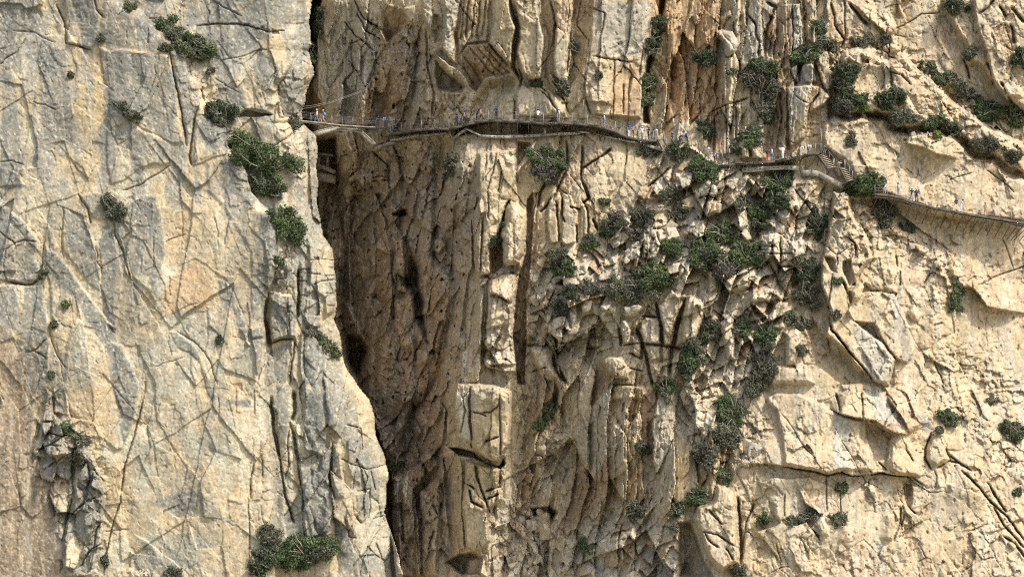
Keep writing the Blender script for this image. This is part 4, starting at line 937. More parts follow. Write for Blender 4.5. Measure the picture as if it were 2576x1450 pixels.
patch([T(0,1,q) for q in ([(472,118),(560,155),(640,240),(692,310),(735,440),(770,600),(772,760),(660,690),(560,555),(500,440),(472,300)], [(600,18),(700,-5),(840,15),(835,210),(762,222),(690,195),(640,110)],
  [(762,232),(840,238),(872,330),(892,450),(900,560),(880,640),(860,760),(880,1040),(760,900),(762,560),(740,410)], [(885,112),(1060,18),(1190,6),(1222,160),(1255,450),(1205,700),(1185,940),(1150,760),(1120,640),(985,600),(940,480),(868,310)],
  [(330,385),(440,468),(520,568),(620,700),(735,868),(800,960),(875,1020),(850,1120),(935,1180),(1000,1300),(1060,1480),(1010,1750),(940,1900),(900,1800),(800,1200),(640,960),(560,800),(400,720),(335,560)], [(375,1060),(440,1260),(490,1560),(480,1800),(420,1700),(390,1480)],
  [(-60,30),(60,110),(170,208),(292,372),(268,480),(298,570),(270,672),(180,700),(60,680),(-60,675)], [(-60,700),(120,700),(150,900),(180,700),(330,690),(345,880),(372,1000),(382,1480),(300,1600),(200,1500),(150,1100),(40,1000),(-60,900)],
  [(1640,655),(1700,662),(1762,742),(1850,960),(1872,1050),(1790,1010),(1750,830),(1700,940),(1650,780)], [(1275,1040),(1345,1050),(1500,1192),(1560,1330),(1605,1460),(1540,1460),(1500,1290),(1340,1180)],
  [(1890,150),(2060,160),(2112,300),(2075,560),(2000,780),(1985,990),(1890,980),(1885,600)], [(2025,790),(2205,770),(2235,900),(2235,1100),(2045,1142)], [(2095,430),(2232,470),(2240,880),(2205,740),(2060,640)], [(2258,505),(2318,600),(2292,780),(2280,925)],
  [(2300,930),(2415,930),(2418,1010),(2350,1040),(2300,1010)], [(2290,1100),(2390,1090),(2440,1180),(2480,1290),(2470,1460),(2270,1460),(2260,1250)], [(1795,1018),(1985,1016),(1990,1095),(1975,1230),(1955,1400),(1930,1300),(1890,1160),(1830,1080)], [(2010,1180),(2180,1130),(2170,1449),(1990,1449)])], GREY, .92, 7)
patch([T(0,2,q) for q in ([(345,28),(400,60),(412,200),(475,300),(560,390),(645,460),(700,540),(792,770),(785,1100),(720,1000),(620,900),(560,620),(500,545),(280,560),(300,300)], [(2070,0),(2200,0),(2185,290),(2165,420),(2170,620),(2110,500),(2060,200)],
  [(2290,90),(2480,28),(2545,300),(2480,380),(2380,560),(2270,560)], [(2290,745),(2440,500),(2500,420),(2530,850),(2500,1120),(2350,1180),(2280,960)], [(2510,450),(2576,520),(2600,850),(2540,870),(2495,690)],
  [(1200,850),(1330,800),(1460,800),(1600,870),(1640,950),(1790,1040),(1700,1070),(1500,1000),(1330,990),(1230,940),(1100,920)], [(1040,1160),(1130,1190),(1200,1290),(1340,1380),(1420,1460),(1200,1460),(1110,1330)], [(1180,1180),(1250,1180),(1360,1290),(1400,1400),(1300,1330)],
  [(1640,110),(1900,100),(1900,180),(1700,180)], [(850,0),(1060,0),(1000,300),(940,480),(900,400),(880,200)], [(-40,700),(60,600),(120,900),(60,1100),(-40,1000)], [(1530,0),(1640,0),(1640,140),(1580,150)], [(2130,1000),(2280,980),(2290,1180),(2160,1200)])], GREY, .88, 8)
patch([T(1,2,q) for q in ([(35,420),(155,380),(145,780),(60,700)], [(100,830),(215,810),(205,960),(160,1040),(110,1000)], [(40,930),(80,930),(115,1140),(60,1100)], [(-30,1000),(40,1100),(60,1300),(-30,1330)])], GREY, .9, 6)
# warm stains and pale rock; some patches put shade into the colour
patch([T(0,1,[(1270,640),(1360,560),(1470,500),(1600,620),(1640,800),(1560,900),(1400,900),(1220,950),(1210,760)]), T(0,2,[(1720,-40),(1840,-40),(1835,60),(1760,30)]), T(0,1,[(130,715),(180,705),(155,880)])], rgb(.50,.33,.17), .8, 14)
patch([T(0,1,[(1240,150),(1640,60),(1700,300),(1620,420),(1380,440),(1250,420)])], rgb(.52,.39,.22), .5, 18)
patch([T(0,2,[(-40,-200),(220,-200),(230,400),(200,800),(180,1460),(-40,1460)]), T(0,2,[(230,620),(370,600),(470,900),(460,1460),(180,1460),(200,900)]), T(0,1,[(-40,1000),(40,1000),(50,1449),(-40,1449)]), T(0,1,[(60,1250),(160,1250),(150,1460),(60,1460)])], rgb(.28,.205,.13), .85, 14)
patch([T(0,2,[(500,20),(860,0),(860,250),(900,480),(560,340),(500,250)])], rgb(.47,.35,.195), .8, 12)
patch([T(0,0,[(690,330),(760,330),(790,640),(800,900),(740,1000),(690,980),(700,640)]), T(0,0,[(590,600),(660,640),(640,900),(590,1000)]), T(0,0,[(160,760),(200,800),(190,1150),(165,1250)]), T(0,0,[(1365,0),(1410,0),(1395,180),(1368,200)]), T(0,0,[(1325,680),(1350,740),(1390,1040),(1340,1060),(1320,900)])], rgb(.60,.45,.23), .8, 8)
patch([T(1,0,[(345,20),(470,60),(500,170),(440,250),(340,330),(305,245),(320,110)]), T(1,0,[(950,335),(1110,320),(1200,430),(1295,520),(1290,560),(1080,590),(1015,700),(960,660),(890,520)]), T(1,0,[(690,100),(745,110),(785,180),(720,330),(690,340)]), T(1,0,[(1490,-40),(1565,-40),(1612,170),(1600,300),(1565,420),(1560,610),(1520,600),(1560,280),(1520,180)]), T(1,0,[(240,500),(420,480),(460,700),(400,900),(270,880)])], rgb(.34,.235,.13), .85, 4)  # overhang undersides and left-facing faces: their shade painted in as brown
patch([T(1,0,[(1760,-40),(1885,-40),(1850,300),(1760,560),(1720,560)]), T(1,0,[(650,200),(960,330),(1010,700),(860,880),(680,880)])], BROWN, .5, 12)  # gap and hollow under the overhang browned to imitate shade
patch([T(1,0,[(2000,480),(2270,480),(2260,900),(2000,900)]), T(2,0,[(-300,-40),(240,-40),(235,500),(150,900),(-40,950),(-110,700),(-180,900),(-200,400)]), T(2,0,[(235,430),(330,430),(330,1170),(225,1170),(120,900)])], rgb(.46,.30,.15), .75, 12)
patch([T(2,0,[(640,300),(740,40),(830,30),(830,420),(720,450)]), T(2,0,[(600,1150),(640,980),(700,690),(760,640),(790,700),(790,850),(780,1160)]), T(2,0,[(900,-40),(925,-40),(935,320),(905,330)]), T(1,1,[(1400,60),(1440,0),(1480,0),(1450,250),(1430,560),(1400,800),(1390,1449),(1330,1449),(1290,1100),(1310,850),(1340,600),(1385,480)])], rgb(.33,.24,.15), .6, 6)  # left flanks: ochre stain plus their shade, both in the colour
patch([T(2,0,[(500,-40),(600,-40),(612,440),(520,470),(430,570),(425,420),(480,150)]), T(2,0,[(830,30),(890,35),(912,350),(830,400)]), T(2,0,[(780,660),(910,630),(900,700),(860,900),(800,1140)]), T(2,0,[(330,240),(400,260),(415,360),(340,430)]), T(2,0,[(610,-40),(740,-40),(640,200),(620,430),(600,200)]), T(2,0,[(800,480),(1020,480),(1020,640),(860,640)])], GREYL, .7, 6)
patch([T(1,0,[(-40,330),(250,330),(260,470),(220,640),(180,900),(0,900),(-20,700)]), T(1,0,[(590,-40),(685,-40),(700,120),(690,300),(640,200)]), T(1,0,[(745,-40),(905,-40),(890,150),(862,260),(870,470),(760,380)]), T(1,0,[(1885,0),(2360,0),(2280,440),(1900,430)]), T(1,0,[(620,1050),(740,1150),(700,1350),(640,1200)])], GREYL, .6, 10)
patch([T(2,1,[(1290,990),(1440,1002),(1500,1140),(1600,1270),(1570,1449),(1440,1440),(1300,1260)]), T(2,2,[(1130,180),(1260,230),(1270,660),(1130,640)]), T(2,2,[(1440,1160),(1530,1190),(1540,1449),(1480,1449)]), T(2,2,[(1360,0),(1520,60),(1680,330),(1450,270)]), T(2,1,[(1540,700),(1650,800),(1680,1200),(1600,1100)])], rgb(.43,.425,.37), .8, 8)
patch([T(2,2,[(2240,1060),(2290,1060),(2285,1460),(2250,1460)]), T(2,2,[(1750,200),(1870,240),(1890,380),(1800,360)]), T(2,2,[(840,310),(890,380),(885,600),(840,600)]), T(2,1,[(1640,850),(1720,1040),(1740,1300),(1680,1300)])], rgb(.33,.32,.28), .8, 6)
patch([T(2,2,[(1950,760),(2300,840),(2330,1100),(2100,1100),(1960,980)]), T(2,2,[(2150,1100),(2240,1100),(2240,1460),(2160,1460)])], rgb(.37,.30,.20), .55, 14)
patch([T(1,2,[(850,60),(970,30),(980,480),(880,400)]), T(1,2,[(430,740),(500,660),(515,720),(500,900),(470,920)]), T(1,1,[(910,1200),(960,1180),(940,1449),(905,1449)])], rgb(.66,.62,.52), .85, 4)
patch([T(1,2,[(600,0),(700,0),(720,250),(640,340),(600,200)]), T(1,1,[(640,600),(760,620),(840,900),(760,1449),(680,1449),(660,1000)])], rgb(.36,.22,.12), .5, 14)
patch([T(1,2,[(150,0),(600,0),(560,500),(300,640)]), T(1,1,[(-40,0),(60,0),(130,200),(60,600),(-40,600)])], rgb(.20,.175,.145), .7, 20)  # cave and gorge slot: darkness of the recess painted on
zb = soft([[(-60,850),(95,850),(110,1000),(150,1100),(170,1250),(150,1460),(-60,1460)]], 3)*Lf
mix(zb*sstep(st1*4+.3), rgb(.22,.17,.115), .75)
mix(zb*sstep((st2-.15)*5), rgb(.42,.31,.19), .6)
mix(zb*sstep((-st1-.15)*5), GREYL, .6)
# upright run-off streaks, soil in cracks, lichen
mix(Lf*sstep((st1-.16)*5)*(U < 200)*(V > 700), rgb(.16,.135,.105), .75)
mix(notL*w_rest*sstep((st1-.22)*5), rgb(.33,.27,.19), .45)
mix(Lf*sstep((st1-.2)*5), rgb(.30,.28,.22), .35)
mix((fbm(U,V,7,1.3,20,2,571) > .30)*1.0, rgb(.22,.17,.11), .34)
mix((fbm(U,V,9,1.2,-20,2,581) > .34)*1.0, rgb(.66,.60,.47), .42)
cav = n2*.5 + flk
mix(sstep((-H + 0)*0), DARK, 0)
mo = fbm(U, V, 8, 1.2, -20, 3, 701, gain=.7); mo2 = fbm(U, V, 14, 1.6, 15, 3, 711, gain=.7)
mix(Lf*sstep((mo - .10)*6), rgb(.60,.58,.46), .28)
mix(Lf*sstep((mo2 - .14)*6), rgb(.42,.30,.155), .26)
mix(Lf*sstep((-mo2 - .16)*6), GREYL*.8, .22)
mix(w_right*sstep((mo2 - .2)*6), rgb(.40,.28,.16), .30)
mix(notL*w_rest*sstep((mo - .18)*6), rgb(.60,.55,.42), .35)
lum = 1 + .16*fbm(U, V, 5, 1.2, 0, 2, 591) + .10*nC + .10*(r6c - .5)
COLR *= lum[..., None]
COLR = np.clip(COLR, .02, .75)

# ------------------------------------------------------------------ the rock meshes
def rock_material():
    m = bpy.data.materials.new('limestone'); m.use_nodes = True
    nt = m.node_tree; b = nt.nodes['Principled BSDF']
    b.inputs['Roughness'].default_value = 0.93
    b.inputs['Specular IOR Level'].default_value = 0.15
    at = nt.nodes.new('ShaderNodeAttribute'); at.attribute_name = 'rock_colour'
    tc = nt.nodes.new('ShaderNodeTexCoord')
    mp = nt.nodes.new('ShaderNodeMapping'); mp.inputs['Scale'].default_value = (1, 1, .6)
    nt.links.new(tc.outputs['Object'], mp.inputs[0])
    n = nt.nodes.new('ShaderNodeTexNoise'); n.inputs['Scale'].default_value = 3.2; n.inputs['Detail'].default_value = 6; n.inputs['Roughness'].default_value = .72
    nt.links.new(mp.outputs[0], n.inputs['Vector'])
    n2_ = nt.nodes.new('ShaderNodeTexNoise'); n2_.inputs['Scale'].default_value = 0.8; n2_.inputs['Detail'].default_value = 5; n2_.inputs['Roughness'].default_value = .65
    nt.links.new(mp.outputs[0], n2_.inputs['Vector'])
    r = nt.nodes.new('ShaderNodeMapRange'); r.inputs[1].default_value = .32; r.inputs[2].default_value = .68; r.inputs[3].default_value = .80; r.inputs[4].default_value = 1.13
    nt.links.new(n.outputs['Fac'], r.inputs[0])
    r2_ = nt.nodes.new('ShaderNodeMapRange'); r2_.inputs[1].default_value = .35; r2_.inputs[2].default_value = .65; r2_.inputs[3].default_value = .82; r2_.inputs[4].default_value = 1.12
    nt.links.new(n2_.outputs['Fac'], r2_.inputs[0])
    mu = nt.nodes.new('ShaderNodeMath'); mu.operation = 'MULTIPLY'
    nt.links.new(r.outputs[0], mu.inputs[0]); nt.links.new(r2_.outputs[0], mu.inputs[1])
    vm = nt.nodes.new('ShaderNodeVectorMath'); vm.operation = 'SCALE'
    nt.links.new(at.outputs['Color'], vm.inputs[0]); nt.links.new(mu.outputs[0], vm.inputs['Scale'])
    nt.links.new(vm.outputs[0], b.inputs['Base Color'])
    bp = nt.nodes.new('ShaderNodeBump'); bp.inputs['Strength'].default_value = .22; bp.inputs['Distance'].default_value = .16
    nt.links.new(n.outputs['Fac'], bp.inputs['Height']); nt.links.new(bp.outputs[0], b.inputs['Normal'])
    return m
ROCK = rock_material()
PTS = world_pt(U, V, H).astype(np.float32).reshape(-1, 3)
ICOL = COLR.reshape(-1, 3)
jj, ii = np.meshgrid(np.arange(NV-1), np.arange(NU-1), indexing='ij')
Q = np.stack([jj*NU+ii, (jj+1)*NU+ii, (jj+1)*NU+ii+1, jj*NU+ii+1], -1).reshape(-1, 4)
# a face between two sheets belongs to the nearer one
hq = H.reshape(-1)[Q]; rq = REG.reshape(-1)[Q]
FR = rq[np.arange(len(Q)), hq.argmax(1)]
def mesh_from(name, pts, quads, mat, cols=None, smooth=False, attr='rock_colour', quad=4):
    me = bpy.data.meshes.new(name)
    me.vertices.add(len(pts)); me.vertices.foreach_set('co', np.ascontiguousarray(pts, np.float32).ravel())
    nq = len(quads)
    me.loops.add(nq*quad); me.loops.foreach_set('vertex_index', np.ascontiguousarray(quads, np.int32).ravel())
    me.polygons.add(nq); me.polygons.foreach_set('loop_start', np.arange(0, nq*quad, quad, dtype=np.int32))
    me.polygons.foreach_set('loop_total', np.full(nq, quad, np.int32))
    if smooth: me.polygons.foreach_set('use_smooth', np.ones(nq, bool))
    if cols is not None:
        a = me.color_attributes.new(attr, 'FLOAT_COLOR', 'POINT')
        c4 = np.ones((len(pts), 4), np.float32); c4[:, :3] = cols
        a.data.foreach_set('color', c4.ravel())
    me.materials.append(mat) if mat else None
    me.update(calc_edges=True)
    return me
NAMES = {1: 'cliff_left', 2: 'gorge_wall', 3: 'cliff_upper', 4: 'rocky_slope', 5: 'cliff_right', 6: 'slab_wall'}
ROCKOBJ = {}
for rg, nm in NAMES.items():
    q = Q[FR == rg]
    used, inv = np.unique(q, return_inverse=True)
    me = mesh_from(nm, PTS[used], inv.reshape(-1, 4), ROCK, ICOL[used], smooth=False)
    o = bpy.data.objects.new(nm, me); COL.objects.link(o); o['kind'] = 'structure'
    ROCKOBJ[rg] = o
def HAT(u, v, r=0, f='med'):
    i = int(np.clip(np.searchsorted(AU, u), r, NU-1-r)); j = int(np.clip(np.searchsorted(AV, v), r, NV-1-r))
    w = H[j-r:j+r+1, i-r:i+r+1]
    return float(np.median(w) if f == 'med' else w.max() if f == 'max' else np.percentile(w, 82) if f == 'hi' else w.min())
# ------------------------------------------------------------------ loose and standing blocks, each a part of the slope or ledge it lies on
import bmesh
def stone_material():
    m = ROCK.copy(); m.name = 'broken_limestone'
    nt = m.node_tree
    at = [n for n in nt.nodes if n.type == 'ATTRIBUTE'][0]; vm = [n for n in nt.nodes if n.type == 'VECT_MATH'][0]
    oi = nt.nodes.new('ShaderNodeObjectInfo'); cr = nt.nodes.new('ShaderNodeValToRGB')
    cr.color_ramp.elements[0].color = (.44, .36, .245, 1); cr.color_ramp.elements[1].color = (.53, .49, .40, 1)
    e = cr.color_ramp.elements.new(.5); e.color = (.50, .42, .28, 1)
    e = cr.color_ramp.elements.new(.25); e.color = (.36, .345, .29, 1)
    nt.links.new(oi.outputs['Random'], cr.inputs[0]); nt.links.new(cr.outputs[0], vm.inputs[0]); nt.nodes.remove(at)
    return m
STONE = stone_material()
SR = np.random.RandomState(21)
SM = []
for k in range(9):
    bm = bmesh.new()
    for i in range(15):
        p = SR.uniform(-1, 1, 3)
        if k % 3 == 0: p = np.sign(p)*np.abs(p)**.45
        else: p = p/np.linalg.norm(p)*(.75 + .4*SR.rand())
        bm.verts.new(p)
    r = bmesh.ops.convex_hull(bm, input=bm.verts[:])
    bmesh.ops.delete(bm, geom=[v for v in bm.verts if not v.link_faces], context='VERTS')
    bmesh.ops.bevel(bm, geom=bm.edges[:], offset=.05, segments=1, affect='EDGES')
    me = bpy.data.meshes.new('stone'); bm.to_mesh(me); bm.free(); me.materials.append(STONE); SM.append(me)
def stones(parent, n, region, smin, smax, lean, asp, bury=.25):
    xs = [p[0] for p in region]; ys = [p[1] for p in region]; c = 0; t = 0
    while c < n and t < n*30:
        t += 1
        u, v = SR.uniform(min(xs), max(xs)), SR.uniform(min(ys), max(ys))
        if not inside(np.array([u]), np.array([v]), region)[0]: continue
        s = smin + (smax-smin)*SR.rand()**2
        h = HAT(u, v, max(1, int(s/4)), 'med')
        r = s*MPP
        p = world_pt(u, v, h - r*bury)
        o = bpy.data.objects.new('stone', SM[SR.randint(9)]); COL.objects.link(o); o.parent = ROCKOBJ[parent]
        o.location = p; o.scale = (r*(.75+.4*SR.rand()), r*(.7+.3*SR.rand()), r*asp*(.75+.5*SR.rand()))
        o.rotation_euler = (SR.normal()*.3, math.radians(lean) + SR.normal()*.35, SR.uniform(0, 6.28))
        c += 1
stones(4, 150, [(1345,660),(1400,640),(1500,620),(1600,560),(1700,600),(1650,760),(1500,800),(1450,900),(1335,880)], 4, 13, 15, 1.15)
stones(4, 60, [(1560,560),(1640,470),(1720,390),(1880,440),(1990,480),(1990,560),(1800,620),(1640,640)], 5, 16, 25, 1.3)
stones(4, 90, T(1,2,[(1130,940),(1400,940),(1560,1000),(1560,1449),(1120,1449)]), 5, 14, 5, 1.5)
stones(5, 60, T(2,0,[(1210,360),(1400,380),(1550,450),(1700,480),(1850,560),(2040,750),(2200,860),(2300,930),(2250,960),(1950,760),(1750,640),(1500,520),(1250,450)]), 4, 10, -20, 1.1)
stones(5, 50, T(2,0,[(1180,860),(1350,860),(1550,890),(1700,980),(1900,965),(2050,1010),(2000,1060),(1650,1050),(1400,960),(1200,930)]), 3, 9, 0, 1.0)
stones(5, 80, T(2,1,[(1150,20),(1260,20),(1400,230),(1560,280),(1700,380),(1860,440),(1960,560),(1990,700),(1900,640),(1700,500),(1500,400),(1350,330),(1240,200)]), 3, 9, 0, 1.0)
stones(5, 50, T(2,2,[(2080,150),(2300,420),(2500,480),(2576,640),(2576,760),(2300,560),(2100,330)]), 4, 10, 0, 1.0)
stones(5, 45, T(2,2,[(290,600),(420,470),(540,380),(640,440),(520,590),(380,640)]), 5, 15, 0, 1.1)
stones(1, 30, T(0,0,[(1190,220),(1270,250),(1430,400),(1560,640),(1600,880),(1500,640),(1400,450)]), 3, 8, 0, 1.0, .4)
stones(1, 36, T(0,1,[(2095,410),(2180,400),(2230,520),(2210,760),(2100,700),(2060,640)]), 3, 9, 0, 1.0, .4)
stones(1, 14, T(0,2,[(900,1400),(1050,1390),(1180,1430),(1180,1460),(900,1460)]), 4, 10, 0, 1.0, .4)
# unseen valley floor below the frame, added to bounce light onto the cliff
gv = np.array([(x, y, -62 + 3*math.sin(x*.02)*math.cos(y*.03)) for y in np.linspace(-700, 60, 24) for x in np.linspace(-700, 700, 24)])
gf = np.array([(j*24+i, j*24+i+1, (j+1)*24+i+1, (j+1)*24+i) for j in range(23) for i in range(23)])
_o = bpy.data.objects.new('ground', mesh_from('ground', gv, gf, None)); COL.objects.link(_o); _o['kind'] = 'structure'
_m = bpy.data.materials.new('valley_scrub'); _m.use_nodes = True
_n = _m.node_tree.nodes.new('ShaderNodeTexNoise'); _n.inputs['Scale'].default_value = .08
_r = _m.node_tree.nodes.new('ShaderNodeValToRGB'); _r.color_ramp.elements[0].color = (.10, .12, .06, 1); _r.color_ramp.elements[1].color = (.36, .31, .21, 1)
_t = _m.node_tree.nodes.new('ShaderNodeTexCoord'); _m.node_tree.links.new(_t.outputs['Object'], _n.inputs['Vector'])
_m.node_tree.links.new(_n.outputs['Fac'], _r.inputs[0]); _m.node_tree.links.new(_r.outputs[0], _m.node_tree.nodes['Principled BSDF'].inputs['Base Color'])
_o.data.materials.append(_m)
# ------------------------------------------------------------------ small helpers for things
def flat_mat(name, col, rough=.7, metal=0.0, noise=0.0, scale=3.0):
    m = bpy.data.materials.new(name); m.use_nodes = True
    nt = m.node_tree; b = nt.nodes['Principled BSDF']
    b.inputs['Roughness'].default_value = rough; b.inputs['Metallic'].default_value = metal
    b.inputs['Base Color'].default_value = (*col, 1)
    if noise:
        tc = nt.nodes.new('ShaderNodeTexCoord'); n = nt.nodes.new('ShaderNodeTexNoise'); n.inputs['Scale'].default_value = scale; n.inputs['Detail'].default_value = 5
        r = nt.nodes.new('ShaderNodeMix'); r.data_type = 'RGBA'
        r.inputs[6].default_value = (*[c*(1-noise) for c in col], 1); r.inputs[7].default_value = (*[min(.85, c*(1+noise)) for c in col], 1)
        mr = nt.nodes.new('ShaderNodeMapRange'); mr.inputs[1].default_value = .35; mr.inputs[2].default_value = .65
        nt.links.new(tc.outputs['Object'], n.inputs['Vector']); nt.links.new(n.outputs['Fac'], mr.inputs[0]); nt.links.new(mr.outputs[0], r.inputs[0]); nt.links.new(r.outputs[2], b.inputs['Base Color'])
    return m
def empty(name, loc, label, cat, group=None):
    o = bpy.data.objects.new(name, None); COL.objects.link(o); o.location = loc
    o['label'] = label; o['category'] = cat
    if group: o['group'] = group
    return o
def link(name, me, parent=None, loc=(0, 0, 0)):
    o = bpy.data.objects.new(name, me); COL.objects.link(o); o.location = loc
    if parent: o.parent = parent
    return o
def tubes(paths, sides=5):
    """paths = list of [(point, radius), ...] -> points, quads"""
    vs, fs = [], []
    for path in paths:
        n0 = None
        for i, (p, r) in enumerate(path):
            p = np.array(p, float)
            q = np.array(path[min(i+1, len(path)-1)][0], float) - np.array(path[max(i-1, 0)][0], float)
            q /= np.linalg.norm(q) + 1e-9
            a = np.cross(q, (0.31, 0.2, .93) if abs(q[2]) < .9 else (1, .1, 0)); a /= np.linalg.norm(a); b = np.cross(q, a)
            base = len(vs)
            for k in range(sides):
                t = 2*math.pi*k/sides; vs.append(p + r*(math.cos(t)*a + math.sin(t)*b))
            if n0 is not None:
                for k in range(sides): fs.append((n0+k, n0+(k+1) % sides, base+(k+1) % sides, base+k))
            n0 = base
    return np.array(vs), np.array(fs)

def leaf_mat():
    m = bpy.data.materials.new('foliage'); m.use_nodes = True
    nt = m.node_tree; b = nt.nodes['Principled BSDF']
    at = nt.nodes.new('ShaderNodeAttribute'); at.attribute_name = 'leaf_colour'
    nt.links.new(at.outputs['Color'], b.inputs['Base Color'])
    b.inputs['Roughness'].default_value = .75; b.inputs['Specular IOR Level'].default_value = .2
    tr = nt.nodes.new('ShaderNodeBsdfTranslucent'); nt.links.new(at.outputs['Color'], tr.inputs[0])
    mx = nt.nodes.new('ShaderNodeMixShader'); mx.inputs[0].default_value = .35
    nt.links.new(b.outputs[0], mx.inputs[1]); nt.links.new(tr.outputs[0], mx.inputs[2])
    nt.links.new(mx.outputs[0], nt.nodes['Material Output'].inputs[0])
    return m
LEAF = leaf_mat()
BARK = flat_mat('bark', (.26, .23, .19), .9, noise=.3, scale=6)
KIND = {'g': (.115, .165, .070), 'd': (.080, .112, .058), 'k': (.155, .172, .115), 'y': (.20, .26, .05), 'o': (.105, .125, .05), 't': (.13, .125, .10)}
PR = np.random.RandomState(7)
def bush(u0, v0, u1, v1, r, kind, label, name='bush', cat='bush', mixed='k', group=None):
    """foliage along a line on the survey sheet; r = half thickness in sheet pixels"""
    L = math.hypot(u1-u0, v1-v0)
    r = r*(1.18 if u0 < 1300 else 1.32) + 1.5
    rm = r*MPP
    n = max(4, int(4 + L/r*6 + 5.5*min(r/12, 2.6)))
    cl = []
    for i in range(n):
        t = PR.rand(); a = PR.rand()*2*math.pi; q = math.sqrt(PR.rand())*.92
        u = u0 + t*(u1-u0) + q*r*math.cos(a); v = v0 + t*(v1-v0) + q*r*.85*math.sin(a)
        hh = HAT(u, v, int(min(3 + r*.22, 9)), 'hi')
        cl.append((u, v, hh))
    hmed = np.median([c[2] for c in cl])
    cc = HAT((u0+u1)/2, (v0+v1)/2, 7, 'hi')
    hmax = max(hmed, cc)
    cents = []
    for u, v, hh in cl:
        hh = np.clip(hh, hmax - 2.5, hmax + 2.5)
        cents.append(world_pt(u, v, hh + rm*(.15 + .45*PR.rand())))
    cents = np.array(cents)
    root_p = world_pt((u0+u1)/2, (v0+v1)/2 + .5*r, HAT((u0+u1)/2, (v0+v1)/2 + .5*r, 3, 'med') + .05)
    sc = 250.0/(250.0 - float(hmax))
    P_, F_, K_ = [], [], []
    rad = np.maximum(rm*(.18 + .34*PR.rand(n)**1.3), .16)*(1 if n > 6 else 1.3)
    if name == 'bush' and r < 11: rad *= 1.15
    dens = 135
    for c, rr in zip(cents, rad):
        m = int(dens*math.pi*rr*rr*1.5) + 25
        d = PR.randn(m, 3); d /= np.linalg.norm(d, axis=1)[:, None]
        lump = 1 + .28*np.sin(d[:, 0]*5 + c[0]*3)*np.cos(d[:, 2]*6 + c[2]*2)
        rr_ = rr*(PR.rand(m)**.45)*lump*(1 + .35*(PR.rand(m) > .9))
        p = c + d*rr_[:, None]*np.array([1.1, .9, 1.0])
        s = (.085 + .09*PR.rand(m))
        nrm = d + PR.randn(m, 3)*.8; nrm /= np.linalg.norm(nrm, axis=1)[:, None]
        a = np.cross(nrm, PR.randn(m, 3)); a /= np.linalg.norm(a, axis=1)[:, None]; b = np.cross(nrm, a)
        a *= s[:, None]*1.25; b *= s[:, None]*.62
        k0 = len(P_)*0 + sum(len(x) for x in P_)
        P_.append(np.stack([p - a, p + b, p + a, p - b], 1).reshape(-1, 3))
        F_.append(k0 + np.arange(m*4).reshape(-1, 4))
        base = np.array(KIND[kind] if PR.rand() > .22 else KIND[mixed])
        cm = base*(.75 + .6*PR.rand())
        lc = cm*(.65 + .7*PR.rand(m))[:, None]
        dry = PR.rand(m) < (.30 if kind in 'kt' else .10)
        lc[dry] = np.array([.17, .15, .115])*(.6 + .6*PR.rand(dry.sum()))[:, None]
        K_.append(np.repeat(lc, 4, 0))
    P_ = np.concatenate(P_) - root_p; F_ = np.concatenate(F_); K_ = np.concatenate(K_)
    o = empty(name, root_p, label, cat, group)
    link('foliage' if name == 'bush' else 'crown', mesh_from('foliage', P_, F_, LEAF, K_, attr='leaf_colour'), o)
    if r >= 8:
        paths = []
        for i in range(min(n, 26)):
            e = cents[i] - root_p + (PR.randn(3)*.5 + np.array([0, -.9, .5]))*rad[i]*1.3
            mid = e*.5 + PR.randn(3)*.12*np.linalg.norm(e) + np.array([0, -.15, .05])
            w = .025 + .012*rm*3
            paths.append([((0, .15, -.1), w), (mid, w*.6), (e, w*.25)])
        v_, f_ = tubes(paths)
        link('stem' if name == 'bush' else 'trunk', mesh_from('stem', v_, f_, BARK), o)
    return o
